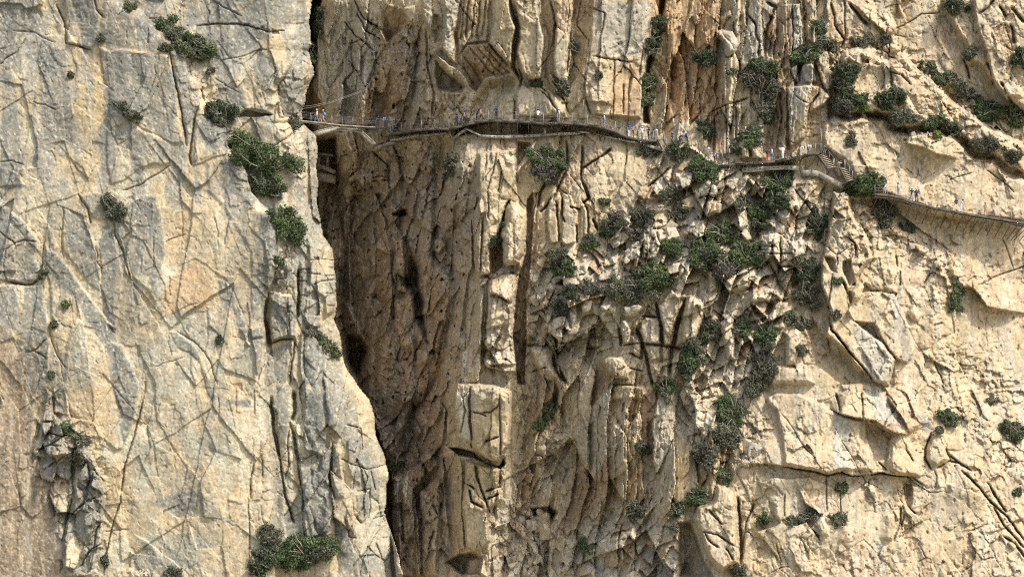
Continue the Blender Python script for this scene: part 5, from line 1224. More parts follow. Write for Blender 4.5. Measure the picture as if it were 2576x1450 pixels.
B = [
 # left cliff
 (425,58,508,132,27,'g','long bright green bush running down a ledge near the top of the grey cliff'),
 (528,178,532,180,9,'o','small olive tuft just below the long bush of the grey cliff'),
 (550,268,576,306,25,'d','round dark green bush left of the slit cave'),
 (285,257,322,280,12,'k','grey-green shrub lying along the diagonal ledge in the grey slabs'),
 (328,284,352,300,9,'k','small shrub at the lower end of the grey-green shrub on the diagonal ledge'),
 (592,350,628,366,22,'g','bush on the cliff edge, touching the top of the big tree'),
 (276,500,300,545,18,'k','dark shrub growing in the notch between two grey slabs'),
 (704,535,738,590,30,'g','dense green bush directly under the big tree of the cliff edge'),
 (775,830,800,842,9,'k','small shrub on top of the low ledge right of the grey columns'),
 (812,850,850,895,13,'g','narrow green bush hanging beside the gorge edge, below the yellow rock face'),
 (160,1068,178,1088,10,'g','small green shrub right of the grey pinnacle top'),
 (190,1096,218,1114,9,'k','shrub on the sloping shoulder of the grey pinnacle'),
 (186,1140,200,1165,14,'k','grey-green shrub in the gap inside the grey pinnacle'),
 (652,1410,700,1390,34,'d','dark left half of the thicket at the bottom of the pale slab'),
 (740,1395,830,1375,38,'g','bright green bush at the bottom of the photo, left of the gorge'),
 (665,1330,690,1360,22,'k','thin twiggy shrub standing up from the bottom thicket'),
 (425,1438,450,1440,13,'k','shrub half cut off by the bottom edge under the pale slab'),
 (103,690,116,680,8,'g','tuft on the ledge beside the overhung grey block at the left edge'),
 (163,762,163,768,7,'y','pale yellow-green tuft on the big diagonal slab'),
 (135,810,136,822,6,'o','olive tuft below the yellow-green tuft of the diagonal slab'),
 (176,186,178,190,6,'d','tiny dark tuft in the vertical groove at upper left'),
 (252,92,256,100,8,'k','mossy tuft at the foot of the cracked block near the top left'),
 (322,14,340,20,8,'o','low mossy growth on a ledge at the very top, left of the long bush'),
 (402,120,436,124,8,'o','olive growth on the ledge above the two tall grey slabs'),
 (700,650,706,662,7,'g','small green tuft on the step above the grey columns'),
 (550,845,553,860,5,'d','tiny dark tuft in a crack in the middle of the left cliff'),
 (263,1400,264,1415,6,'d','tuft in the long diagonal crack at bottom left'),
 (126,936,130,945,5,'g','tiny green tuft low on the left grey wall'),
 (740,298,750,320,10,'k','shrub under the left end of the suspension bridge'),
 # gorge
 (802,20,800,90,8,'d','dark plants in the shaded slot at the top of the gorge'),
 (788,110,786,160,7,'d','plants lower in the shaded slot above the bridge'),
 (1138,392,1120,440,12,'k','dusty shrub in the shaded runnel under the walkway'),
 (1348,395,1412,398,24,'g','green bush under the old walkway, right of the tall pillar'),
 (1365,425,1395,440,21,'t','dry twiggy lower part of the thicket right of the tall pillar'),
 (1340,212,1362,210,5,'d','thin plants on the small white ledge above the walkway'),
 (1440,112,1446,124,10,'k','shrub high in the groove between two tall pillars'),
 (1412,205,1422,232,12,'k','grey shrub at the foot of the groove between two tall pillars'),
 (1624,195,1628,262,13,'g','green bush in the dark crevice above the walkway'),
 (1656,50,1640,130,12,'d','dark plants high in the crevice right of the pale wall'),
 (1505,185,1506,196,6,'d','small tuft in the middle of the pale wall above the walkway'),
 (1246,600,1242,625,9,'d','dark tuft at the foot of the rounded slab'),
 (1008,1165,985,1180,9,'g','mossy plants on the ledge at the bottom of the dark gorge'),
 (1380,1018,1376,1045,10,'g','shrub in the groove below the hanging white blocks'),
 (1340,1075,1362,1062,11,'g','green shrub beside the white rock knob low in the slope'),
 (1262,565,1262,566,4,'d','tiny tuft on the rounded slab'),
 # around the walkway's right end
 (1608,380,1645,384,9,'g','low green plants under the right end of the long walkway'),
 (1692,378,1722,376,17,'g','green bush just below the stone path'),
 (1716,392,1700,398,11,'k','grey shrub below the stone path, left of the rock knob'),
 (1758,408,1782,432,23,'g','green bush below the lower end of the stone path'),
 (1768,312,1784,335,13,'d','dark bush in the recess above the stone path'),
 (1872,345,1896,342,19,'g','bright green bush left of the two standing boulders'),
 (1848,368,1852,378,10,'g','small green bush below the bright one beside the boulders'),
 (1752,140,1785,152,17,'d','dark bush in the shade high on the ochre wall'),
 (1836,176,1840,180,9,'g','little green bush under the round white boulder'),
 (1890,175,1935,170,22,'g','green top of the thicket hanging between the columns'),
 (1900,205,1925,225,25,'t','grey twiggy middle of the hanging thicket'),
 (1925,250,1932,295,16,'k','grey-green tail of the hanging thicket'),
 (2000,145,2050,128,17,'g','spreading green bush on top of the white columns'),
 (2062,58,2066,80,13,'d','dark bush in the shaded corner at the top right of the columns'),
 (2070,105,2096,118,14,'k','bush stepping down from the shaded corner to the ridge'),
 (2155,108,2195,102,12,'k','grey-green bush on the first ledge of the great slabs'),
 (2225,98,2238,102,9,'k','small bush at the right end of the first ledge'),
 (2112,178,2142,192,21,'d','dark tree-like bush against the pale slab'),
 (2112,215,2130,232,15,'d','lower half of the dark bush against the pale slab'),
 (2098,265,2130,272,18,'t','grey dry bush above the sunlit knob'),
 (2155,248,2165,258,15,'g','green bush right of the grey dry one'),
 (2162,268,2168,276,9,'y','yellow-green patch between the two bushes of the ridge'),
 (2218,262,2256,238,19,'d','dark bush with a pointed top on the middle ledge'),
 (2245,292,2290,305,16,'k','grey bush under the pointed dark one'),
 (2325,310,2362,306,13,'g','green bush in the middle of the long ledge'),
 (2378,310,2404,330,13,'k','dark bush at the right end of the long ledge'),
 (2325,165,2348,175,11,'g','upper bush in the diagonal row on the right slab'),
 (2360,190,2390,205,14,'g','lower bush in the diagonal row on the right slab'),
 (2408,222,2446,245,14,'k','grey-green bush on the ridge before the big one'),
 (2462,260,2500,285,22,'g','big round green bush at the end of the diagonal ridge'),
 (2530,292,2562,296,20,'g','bright green bush at the right edge of the photo'),
 (2378,8,2420,14,18,'d','dark bush at the very top, right of the big slab'),
 (2436,122,2446,140,13,'k','bush in the groove of the upper right ridge'),
 (2562,140,2575,165,17,'d','dark bush cut by the right edge near the top'),
 (2138,340,2142,362,11,'k','small bush on the pale face above the stairs'),
 (2462,360,2490,368,16,'k','bush among the rocks under the bright green one'),
 (2535,388,2562,400,15,'k','bush among rocks at the right edge'),
 (2348,335,2356,340,6,'y','yellow tuft under the long ledge'),
 (2222,525,2232,550,19,'k','grey bush under the start of the far boardwalk'),
 (2272,565,2290,575,9,'g','green growth on the rocks at the start of the slab wall'),
 # slope
 (1940,470,1976,446,20,'g','green bush under the old concrete beam'),
 (1980,413,1981,420,7,'y','bright yellow-green sprig hanging before the concrete beam'),
 (1940,495,1965,510,20,'d','dark bush below the green one of the concrete beam'),
 (1895,530,1912,555,20,'g','bush in the gully left of the dark one'),
 (1862,505,1870,525,13,'k','grey bush at the head of the rubble slope'),
 (2062,540,2046,590,16,'d','dark bush at the top of the narrow green gully'),
 (2020,660,2035,690,25,'d','dense dark bush in the middle of the narrow gully'),
 (2025,730,2040,760,22,'k','grey-green bush below the dense one of the gully'),
 (1998,690,2004,704,7,'y','yellow leaves at the left rim of the narrow gully'),
 (1988,790,1994,802,14,'g','small bush at the lower left end of the gully'),
 (2018,805,2026,820,12,'k','small grey bush at the lower right end of the gully'),
 (2100,785,2104,795,8,'k','tuft on the fin right of the gully'),
 (2103,698,2105,705,7,'g','green tuft in the hollows of the middle fin'),
 (1792,598,1836,576,22,'g','upper bush of the thicket across the rubble slope'),
 (1750,630,1800,655,28,'g','left bush of the thicket across the rubble slope'),
 (1850,640,1898,635,24,'g','right bush of the thicket across the rubble slope'),
 (1815,665,1835,690,20,'t','dry twigs under the thicket across the rubble slope'),
 (1630,682,1655,722,28,'g','large rounded green bush above the tall yellow columns'),
 (1600,700,1612,745,20,'k','grey-green shrub against the left of the rounded bush'),
 (1548,700,1570,735,23,'k','grey bush left of the large rounded one'),
 (1470,715,1495,730,14,'t','sparse dry shrub among the white blocks'),
 (1424,732,1436,742,16,'d','dark bush above the white leaning blocks'),
 (1398,768,1410,780,13,'k','small bush under the dark one at the left of the slope'),
 (1390,640,1404,640,18,'k','bush at the foot of the pale upright wall'),
 (1405,672,1430,676,15,'g','green bush just below the one at the foot of the wall'),
 (1462,622,1492,604,12,'g','low green bush on the rim of the rubble'),
 (1519,574,1525,586,15,'d','dark round bush on the rim of the rubble'),
 (1542,545,1556,556,15,'k','grey-green bush above the dark round one'),
 (1604,540,1632,552,19,'k','bush on the grey slab below the stone path'),
 (1594,580,1604,590,12,'t','dry shrub below the bush of the grey slab'),
 (1514,508,1528,508,7,'g','small green tuft on the pale wall left of the rubble'),
 (1676,492,1700,486,15,'k','bush on the leaning slabs above the rubble'),
 (1680,610,1704,632,20,'g','bush right of the standing yellow tooth of rock'),
 (1700,520,1716,540,13,'k','grey shrub higher up the rubble gully'),
 (1660,668,1668,678,6,'y','yellow-green tuft on the slope above the rounded bush'),
 (1864,812,1870,832,16,'g','bush beside the tall column in the middle right'),
 (1920,835,1934,862,19,'g','upper bush of the long gully in the middle right'),
 (1912,900,1920,945,22,'k','middle bush of the long gully in the middle right'),
 (1895,965,1900,985,17,'k','lower bush of the long gully in the middle right'),
 (1782,815,1792,835,17,'k','dark twiggy bush beside the yellow column'),
 (1762,862,1735,905,22,'g','green bush on the step right of the yellow columns'),
 (1722,925,1730,940,13,'d','dark foot of the green bush right of the yellow columns'),
 (2012,872,2018,885,10,'k','small bush on the pale block right of the long gully'),
 (1668,962,1684,1000,15,'g','green bush standing among the split columns'),
 (1840,1020,1838,1060,26,'g','green bush at the top of the lower gully'),
 (1826,1080,1832,1105,23,'k','grey bush in the lower gully'),
 (1770,1135,1776,1155,22,'k','twiggy bush left of the lower gully'),
 (1818,1192,1824,1206,11,'g','small bush above the overhanging block'),
 (1758,1230,1750,1255,18,'g','green bush left of the overhanging block'),
 (1706,1270,1704,1290,14,'d','dark bush at the left of the overhanging block'),
 (2115,1222,2116,1230,10,'g','single round tuft under the long horizontal crack'),
 (1922,1298,1924,1306,12,'g','leftmost round bush on the lower right ledge'),
 (1980,1306,1996,1310,9,'k','low bush second from the left on the lower right ledge'),
 (2018,1298,2058,1292,14,'k','wide bush in the middle of the lower right ledge'),
 (2100,1298,2126,1308,14,'k','rightmost bush on the lower right ledge'),
 (2380,1045,2400,1058,15,'g','bush on the slab right of the hanging plate'),
 (2360,1076,2366,1084,7,'k','tuft below the bush right of the hanging plate'),
 (2532,1068,2560,1086,17,'d','dark bush low at the right edge'),
 (2490,1004,2504,1008,9,'k','small grey bush on the rounded shoulder at far right'),
 (2556,1230,2560,1238,7,'d','tuft in the crack at the right edge'),
 (1850,1422,1858,1440,12,'k','grey-green bush at the bottom of the overhanging block'),
 (2400,720,2404,775,14,'g','green bush at the left end of the far ledge crack'),
 (1588,1282,1606,1286,16,'k','grey-green bush above the rounded boulders low in the slope'),
 (1612,1118,1624,1132,12,'k','bush among the tan columns low in the slope'),
 (1462,1362,1476,1378,12,'g','green growth on the leaning ribs at the bottom'),
 (1690,1318,1700,1330,8,'k','small bush at the bottom between two ridges'),
]
for b_ in B: bush(*b_)
bush(622,392,722,420,36,'g','spreading green tree on the left cliff edge, the largest plant beside the gorge', 'tree', 'tree', 'd')
bush(650,455,690,480,24,'d','dark lower tree crown hanging below the spreading tree at the gorge edge', 'tree', 'tree')
bush(2148,474,2206,464,25,'g','round crowned tree at the foot of the stairs where the far boardwalk starts', 'tree', 'tree', 'd')
# ------------------------------------------------------------------ walkways, old concrete path, bridge, stairs
WOOD = flat_mat('weathered_wood', (.22, .19, .15), .85, noise=.3, scale=9)
WOOD2 = flat_mat('dark_wood', (.10, .085, .065), .85, noise=.3, scale=9)
STEEL = flat_mat('galvanised_steel', (.30, .30, .285), .5, .3)
RUST = flat_mat('rusty_steel', (.10, .075, .055), .8, noise=.3, scale=12)
CONC = flat_mat('old_concrete', (.34, .315, .26), .95, noise=.28, scale=4)
TREAD = flat_mat('pale_wood', (.55, .47, .33), .8, noise=.15, scale=8)
HOLE_SHADE = flat_mat('hole_shade', (.05, .045, .04), .95)  # dark colour imitating the shade inside openings
def boxmesh(c, ax, ay, az):
    """box from centre and three half-axis vectors"""
    c, ax, ay, az = [np.array(q, float) for q in (c, ax, ay, az)]
    v = np.array([c + i*ax + j*ay + k*az for i in (-1, 1) for j in (-1, 1) for k in (-1, 1)])
    f = np.array([(0,1,3,2),(4,6,7,5),(0,4,5,1),(2,3,7,6),(0,2,6,4),(1,5,7,3)])
    return v, f
def joinm(parts):
    V_, F_ = [], []; n = 0
    for v, f in parts:
        V_.append(v); F_.append(np.asarray(f) + n); n += len(v)
    return np.concatenate(V_), np.concatenate(F_)
def part(name, parts, mat, parent, org=None):
    v, f = joinm(parts)
    org = np.array(parent.location if org is None else org) if parent is not None else np.zeros(3)
    return link(name, mesh_from(name, v - org, f, mat), parent)
def shared(name, me, parent, M):
    o = bpy.data.objects.new(name, me); COL.objects.link(o); o.parent = parent; o.matrix_local = M
    return o
def beam(a, b, w, h, up=(0, 0, 1)):
    a = np.array(a, float); b = np.array(b, float); d = b - a; L = np.linalg.norm(d); d /= L
    s = np.cross(d, up); s /= np.linalg.norm(s) + 1e-9; u_ = np.cross(s, d)
    return boxmesh((a+b)/2, d*L/2, s*w/2, u_*h/2)

def survey_path(pts, n, extra, r=5, dv=(-46, 6), smooth=9):
    """points along the line, set so far out that the cliff never covers it"""
    pts = [tuple(p) for p in pts]
    seg = np.cumsum([0] + [math.dist(pts[i], pts[i+1]) for i in range(len(pts)-1)])
    t = np.linspace(0, seg[-1], n)
    u = np.interp(t, seg, [p[0] for p in pts]); v = np.interp(t, seg, [p[1] for p in pts])
    hh = []
    for a, b in zip(u, v):
        i0, i1 = np.searchsorted(AU, [a-6, a+6]); j0, j1 = np.searchsorted(AV, [b+dv[0], b+dv[1]])
        hh.append(np.percentile(H[j0:j1, i0:i1], 93))
    hh = np.array(hh)
    k = smooth
    pad = np.pad(hh, k, mode='edge')
    mx = np.array([pad[i:i+2*k+1].max()*.5 + pad[i:i+2*k+1].mean()*.5 for i in range(n)])
    pad = np.pad(mx, k, mode='edge')
    sm = np.array([pad[i:i+2*k+1].mean() for i in range(n)])
    return u, v, sm + extra
PATHS = {}
PLANK = None
def inward(P):
    d = np.gradient(P, axis=0); d[:, 2] = 0; d /= np.linalg.norm(d, axis=1)[:, None] + 1e-9
    q = np.stack([-d[:, 1], d[:, 0], 0*d[:, 0]], 1)
    q[q[:, 1] < 0] *= -1
    # keep it mostly away from the valley
    q = q*.6 + np.array([0, .4, 0]); q /= np.linalg.norm(q, axis=1)[:, None]
    return q
def boardwalk(name, key, pts, label, extra=1.1, width=1.5, pitch=.26, post_every=1.9, strut=1.6, posts=True, post_h=1.15, dv=(-46, 6), strut_every=1.5, H_fixed=None):
    n0 = 400
    u, v, hh = survey_path(pts, n0, extra, dv=dv, smooth=16)
    if H_fixed is not None: hh = np.interp(u, [p[0] for p in H_fixed], [p[1] for p in H_fixed])
    P = world_pt(u, v, hh)
    L = np.cumsum(np.r_[0, np.linalg.norm(np.diff(P, axis=0), axis=1)])
    PATHS[key] = (u, v, hh)
    inw = inward(P)
    root = empty(name, P[n0//2], label, 'walkway')
    n = int(L[-1]/pitch)
    tt = (np.arange(n) + .5)*pitch
    global PLANK
    if PLANK is None:
        a, f = boxmesh((0, 0, 0), (.11, 0, 0), (0, .5, 0), (0, 0, .025)); PLANK = mesh_from('plank', a, f, WOOD)
    def at(t, arr): return np.array([np.interp(t, L, arr[:, k]) for k in range(3)])
    extra_planks = []
    for i, t in enumerate(tt):
        p = at(t, P); q = at(t, inw); d = at(min(t+.1, L[-1]), P) - at(max(t-.1, 0), P); d /= np.linalg.norm(d)
        up = np.cross(d, q); up *= np.sign(up[2]); c = p + q*width*.5 + np.array([0, 0, .01*random.uniform(-1, 1)])
        if i < 296:
            M = Matrix(((d[0], q[0]*width, up[0], 0), (d[1], q[1]*width, up[1], 0), (d[2], q[2]*width, up[2], 0), (0, 0, 0, 1)))
            M.translation = Vector(c - np.array(root.location))
            shared('plank', PLANK, root, M)
        else: extra_planks.append(boxmesh(c, d*.11, q*width*.5, up*.025))
    if extra_planks:
        o = part('planks', extra_planks, WOOD, root); o['kind'] = 'stuff'
    # edge beams in lengths between posts, joists, struts
    nb = max(2, int(L[-1]/post_every))
    ts = np.linspace(0, L[-1], nb+1)
    for i in range(nb):
        a, b = at(ts[i], P), at(ts[i+1], P); qa, qb = at(ts[i], inw), at(ts[i+1], inw)
        part('edge_beam', [beam(a + [0, 0, -.16], b + [0, 0, -.16], .12, .26)], WOOD2, root)
        part('inner_beam', [beam(a + qa*width + [0, 0, -.10], b + qb*width + [0, 0, -.10], .10, .15)], WOOD2, root)
    js = []
    for t in np.arange(.3, L[-1], strut_every*.5):
        p = at(t, P); q = at(t, inw); js.append(beam(p + [0, 0, -.21], p + q*(width+.3) + [0, 0, -.21], .08, .08))
    part('joists', js, WOOD2, root)
    for t in np.arange(.5, L[-1], strut_every):
        p = at(t, P); q = at(t, inw)
        part('strut', [beam(p + [0, 0, -.25] + q*.15, p + q*(width + .6) + [-.25, 0, -strut], .07, .07)], RUST, root)
    if posts:
        tops = []
        for i, t in enumerate(ts):
            p = at(t, P)
            part('post', [beam(p + [0, -.05, -.3], p + [0, -.05, post_h], .055, .055, up=(0, 1, 0))], STEEL, root)
            tops.append(p)
        for lv, nm in ((post_h - .02, 'handrail_cable'), (post_h*.62, 'cable'), (post_h*.3, 'cable')):
            v_, f_ = tubes([[(p + [0, -.05, lv], .012) for p in tops]], 4)
            link(nm, mesh_from(nm, v_ - np.array(root.location), f_, STEEL), root)
    return root
def Tq(pts): return T(1, 0, pts)
def Z8(pts): return Z(3340, 660, 5.152, pts)
def Z6(pts): return Z(2700, 480, 5.152, pts)
def Z5(pts): return Z(2200, 400, 4.293, pts)
def Z2(pts): return Z(1100, 340, 4.028, pts)
def Z3(pts): return Z(1400, 360, 5.152, pts)
random.seed(3)
boardwalk('boardwalk', 'main', Tq([(372,1004),(560,975),(700,965),(850,966),(930,935),(1030,912),(1130,898),(1200,903),(1270,918),(1330,906),(1480,920),(1560,932),(1640,919),(1820,930),(1960,950),(2060,980),(2160,1030),(2290,1052),(2385,1056)]),
          'long wooden boardwalk pinned across the cliff above the older concrete path', strut=1.2, width=2.6)
boardwalk('boardwalk', 'mid', Z6([(0,712),(200,685),(400,672),(620,662),(980,640),(1300,582),(1650,512),(1900,482),(2015,466)]),
          'short rising boardwalk from the stone path to the head of the two stairs', strut=1.3, width=2.2, posts=False, dv=(-40, 6))
boardwalk('boardwalk', 'far', [(2200,486)] + Z8([(0,360),(250,412),(420,490),(570,502),(700,562),(850,606),(1000,612),(1250,672),(1600,736),(2040,802),(2576,888),(2800,930)]),
          'narrow boardwalk on slanting struts across the pale slab at the right edge', strut=2.1, strut_every=1.15, post_every=1.6, dv=(-70, 6), width=1.9)
# lower pipe of the far boardwalk
u_, v_, h_ = PATHS['far']
pp = world_pt(u_, v_ + 9, h_ - .35)
vv, ff = tubes([[(p, .06) for p in pp[::8]]], 5)
o = link('service_pipe', mesh_from('service_pipe', vv, ff, CONC)); o['label'] = 'thin pale pipe running under the narrow boardwalk on the slab'; o['category'] = 'pipe'

def path_pt(key, u, back=.55):
    uu, vv_, hh = PATHS[key]
    v = np.interp(u, uu, vv_); h = np.interp(u, uu, hh)
    return world_pt(u, v, h) + np.array([0, back, 0]), h

# old concrete path: slabs with a thick front edge, its holes drawn as dark plates
def old_path(pts, label, extra=.75, width=1.8, th=.36, holes=True, name='concrete_walkway', cat='walkway', hoff=None, dv=(-30, 8)):
    u, v, hh = survey_path(pts, 60, extra, dv=dv, smooth=4)
    if hoff is not None: hh = hh*0 + np.interp(u, PATHS['main'][0], PATHS['main'][2]) + hoff
    P = world_pt([p[0] for p in pts], [p[1] for p in pts], np.interp([p[0] for p in pts], u, hh))
    inw = inward(P) if len(P) > 1 else None
    root = empty(name, P[len(P)//2], label, cat)
    for i in range(len(P)-1):
        a, b = P[i], P[i+1]; q = (inw[i] + inw[i+1])/2
        c = (a+b)/2; d = (b-a)/2
        k = random.uniform(.8, 1.15)
        part('slab', [boxmesh(c + q*width*.5, d*1.02, q*width*.5, np.array([0, 0, .06]))], CONC, root)
        part('parapet', [boxmesh(c + np.array([0, -.06, -.10*k]), d*1.03, np.array([0, .06, 0]), np.array([0, 0, th*.5*k]))], CONC, root)
        if holes:
            m = int(np.linalg.norm(b-a)/.55)
            hs = [boxmesh(a + (b-a)*(j+.5)/m + np.array([0, -.125, -.08*k]), (b-a)/np.linalg.norm(b-a)*.11, (0, .02, 0), (0, 0, .045)) for j in range(m) if random.random() < .7]
            if hs: o = part('painted_holes', hs, HOLE_SHADE, root); o['kind'] = 'stuff'  # dark plates on a solid edge, standing in for shaded holes
    return root, P
old_path(Tq([(240,1128),(300,1095),(378,1068)]), 'lowest left piece of the old concrete path, beside the grey slab')
old_path(Tq([(370,1056),(480,1035),(580,1012)]), 'perforated piece of the old concrete path under the left end of the boardwalk')
old_path(Tq([(598,1020),(690,1010),(790,1000)]), 'dark broken piece of the old concrete path crossed by leaning rods', th=.2)
old_path(Tq([(812,995),(842,1040)]), 'short steep left arm of the V in the old concrete path', holes=False)
old_path(Tq([(842,1040),(940,966)]), 'right arm of the V in the old concrete path, rising to a peak')
old_path(Tq([(940,966),(990,992),(1050,1020)]), 'piece of the old concrete path sloping down right from the peak', holes=False, th=.24)
old_path(Tq([(1045,1022),(1170,1027),(1280,1030),(1400,1022),(1500,1015),(1650,1006),(1800,1000)]), 'longest level stretch of the old concrete path under the boardwalk')
old_path(Tq([(1795,990),(1830,994),(1868,1000)]), 'small raised end block of the old concrete path', th=.25, holes=False)
old_path(Tq([(1990,1028),(2110,1052),(2260,1080)]), 'thin piece of the old path right of the long level stretch', th=.16, holes=False)
old_path(Tq([(2290,1085),(2360,1108),(2425,1130)]), 'tilted concrete slab under the small flight of steps', th=.35, holes=False)
old_path([tuple(p) for p in Z6([(430,800),(830,775),(1240,750),(1520,765)])], 'long straight concrete beam bridging the gully under the middle boardwalk', th=.6, width=.9)
old_path([tuple(p) for p in Z6([(1590,860),(1750,850),(1900,870),(2340,1095)])], 'wide concrete ramp sloping down right below the stairs', th=.75, width=1.2, holes=False)
def post_thing(u, v0, v1, w, mat, label, name, cat, hk='main', off=.4, lean=0):
    h = np.interp(u, PATHS[hk][0], PATHS[hk][2]) + off
    a = world_pt(u + lean, v1, h); b = world_pt(u, v0, h)
    root = empty(name, a, label, cat)
    vs, fs = tubes([[(a, w), (a*.5 + b*.5, w*.93), (b, w*.85)]], 7)
    link('shaft', mesh_from('shaft', vs - a, fs, mat), root)
    c_, f_ = boxmesh((0, 0, 0), (w*1.5, 0, 0), (0, w*1.5, 0), (0, 0, .04)); link('foot_plate', mesh_from('foot_plate', c_, f_, mat), root)
# concrete block standing on the old path, pillars and leaning rods
u_b, v_b = Tq([(1536, 1003)])[0]
h_b = HAT(u_b, v_b, 6, 'hi') + 1.0
pb_ = world_pt(u_b, v_b, h_b)
root = empty('concrete_block', pb_, 'upright concrete block standing on the long old path', 'block')
part('block_body', [boxmesh(pb_ + [0, 0, .26], (.16, 0, 0), (0, .16, 0), (0, 0, .30))], CONC, root)
part('block_cap', [boxmesh(pb_ + [0, 0, .58], (.19, 0, 0), (0, .19, 0), (0, 0, .03))], CONC, root)
for q0, q1, w, lab in (((1182,755),(1178,895),.06,'tall rusty upright pole behind the boardwalk near its highest point'), ((745,880),(742,965),.13,'stub of an old dark pillar behind the left boardwalk')):
    (ua, va), (ub, vb) = Tq([q0, q1])
    h = np.interp(ua, PATHS['main'][0], PATHS['main'][2]) - .3
    a, b = world_pt(ub, vb, h), world_pt(ua, va, h)
    root = empty('pole', a, lab, 'pole')
    vs, fs = tubes([[(a, w), (b, w*.8)]], 8); link('shaft', mesh_from('shaft', vs - a, fs, RUST), root)
    c_, f_ = boxmesh((0, 0, 0), (w*1.6, 0, 0), (0, w*1.6, 0), (0, 0, .04)); link('foot_plate', mesh_from('foot_plate', c_, f_, RUST), root)
rods = [((780,915),(870,1100)), ((800,965),(880,1120)), ((735,975),(772,1085)), ((745,900),(762,1060)), ((590,960),(625,1085)), ((595,1020),(640,1090)), ((930,1000),(975,1080)), ((915,985),(1000,1100)), ((1178,930),(1180,1000)), ((1328,905),(1330,1120)), ((1410,930),(1412,1005)), ((690,970),(700,1040)), ((400,1060),(435,1120)), ((1940,1000),(1900,1110)), ((2250,1080),(2250,1140)), ((2285,1060),(2290,1130)), ((940,1060),(945,1100))]
rlab = ['leaning rod through the dark gap left of the V', 'second leaning rod beside the dark gap', 'rod hanging under the dark broken path', 'upright rod on the dark broken path', 'rod at the joint between two left path pieces', 'bent rod below the left joint', 'rod under the peak of the old path', 'longest slanting rod beneath the peak', 'upright rod under the highest boardwalk bend', 'long wire-thin rod running far below the old path', 'short rod left of the concrete block', 'thin rod between the left path pieces', 'rod under the perforated left piece', 'slanting rod under the thin right piece', 'support rod under the end platform, left one', 'support rod under the end platform, right one', 'pale short rod below the V']
for (q0, q1), lab in zip(rods, rlab):
    (ua, va), (ub, vb) = Tq([q0, q1])
    h = np.interp(ua, PATHS['main'][0], PATHS['main'][2]) + .25
    a, b = world_pt(ua, va, h), world_pt(ub, vb, h - .6)
    vs, fs = tubes([[(a, .03), ((a+b)/2 + [.02, 0, 0], .03), (b, .025)]], 5)
    o = link('rusty_rod', mesh_from('rusty_rod', vs - a, fs, RUST), None, a); o['label'] = 'rusty ' + lab; o['category'] = 'rod'; o['group'] = 'old rods around the concrete path'

# ---------------------------------------------------------------- stairs
def stairs(left, right, n, h0, label, mat, dy=1.9, step_up=False, rail=True):
    (u0, v0), (u1, v1) = left; (u2, v2), (u3, v3) = right
    top = world_pt((u0+u2)/2, (v0+v2)/2, h0)
    root = empty('staircase', top, label, 'stairs')
    Ls, Rs = [], []
    for i in range(n):
        t = (i+.5)/n
        ua, va = u0 + (u1-u0)*t, v0 + (v1-v0)*t; ub, vb = u2 + (u3-u2)*t, v2 + (v3-v2)*t
        h = h0 + (dy*t)
        a, b = world_pt(ua, va, h + .10), world_pt(ub, vb, h - .10)
        Ls.append(a); Rs.append(b)
        d = (b-a)/2
        part('tread', [boxmesh((a+b)/2, d*.94, np.array([0, .13, 0]), np.array([0, 0, .035])), ], mat, root)
    for S_ in (Ls, Rs):
        ex = (S_[-1]-S_[0])/(n-1)*.6
        part('stringer', [beam(S_[0]-ex, S_[-1]+ex, .08, .24)], WOOD2, root)
    if rail:
        for S_ in (Rs,):
            tops = []
            for p in (S_[0], S_[n//2], S_[-1]):
                part('post', [beam(p, p + np.array([0, 0, 1.05]), .05, .05, up=(0, 1, 0))], STEEL, root); tops.append(p + np.array([0, 0, 1.02]))
            vs, fs = tubes([[(p, .02) for p in tops]], 5); link('handrail', mesh_from('handrail', vs - np.array(root.location), fs, STEEL), root)
    return root
hm = PATHS['mid'][2][-1]
sA = Z6([(1890,520),(2075,790),(2010,480),(2225,765)])
stairs((sA[0], sA[1]), (sA[2], sA[3]), 9, hm + .1, 'upper flight of pale wooden stairs going down right from the lookout', TREAD, dy=1.6)
sB = Z6([(2320,790),(2450,1050),(2415,765),(2570,1010)])
stairs((sB[0], sB[1]), (sB[2], sB[3]), 8, hm + 1.6, 'lower flight of pale wooden stairs ending behind the round tree', TREAD, dy=1.6)
a, b = [world_pt(p[0], p[1], hm + 1.6) for p in Z6([(2190,755),(2400,768)])]
root = empty('landing', (a+b)/2, 'small wooden landing between the two flights of pale stairs', 'landing')
for k in range(5):
    part('plank', [boxmesh(a + (b-a)*(k+.5)/5 + [0, .4, 0], (b-a)/5*.47, (0, .5, 0), (0, 0, .03))], WOOD, root)
part('edge_beam', [beam(a + [0, -.1, -.1], b + [0, -.1, -.1], .08, .14)], WOOD2, root)
for p in (a, b): part('post', [beam(p + [0, -.1, -.2], p + [0, -.1, 1.0], .05, .05, up=(0, 1, 0))], STEEL, root)
sC = Z5([(1140,535),(1215,690),(1225,505),(1290,650)])
he = PATHS['main'][2][-1]
stairs((sC[0], sC[1]), (sC[2], sC[3]), 9, he, 'short steep flight of steps at the right end of the long boardwalk', WOOD, dy=1.2)
sD = Z2([(1405,560),(1475,655),(1490,530),(1500,640)])
hs_ = PATHS['main'][2][0]
stairs((sD[0], sD[1]), (sD[2], sD[3]), 9, hs_ - .9, 'short flight of steps at the left end of the long boardwalk', WOOD, dy=.8)
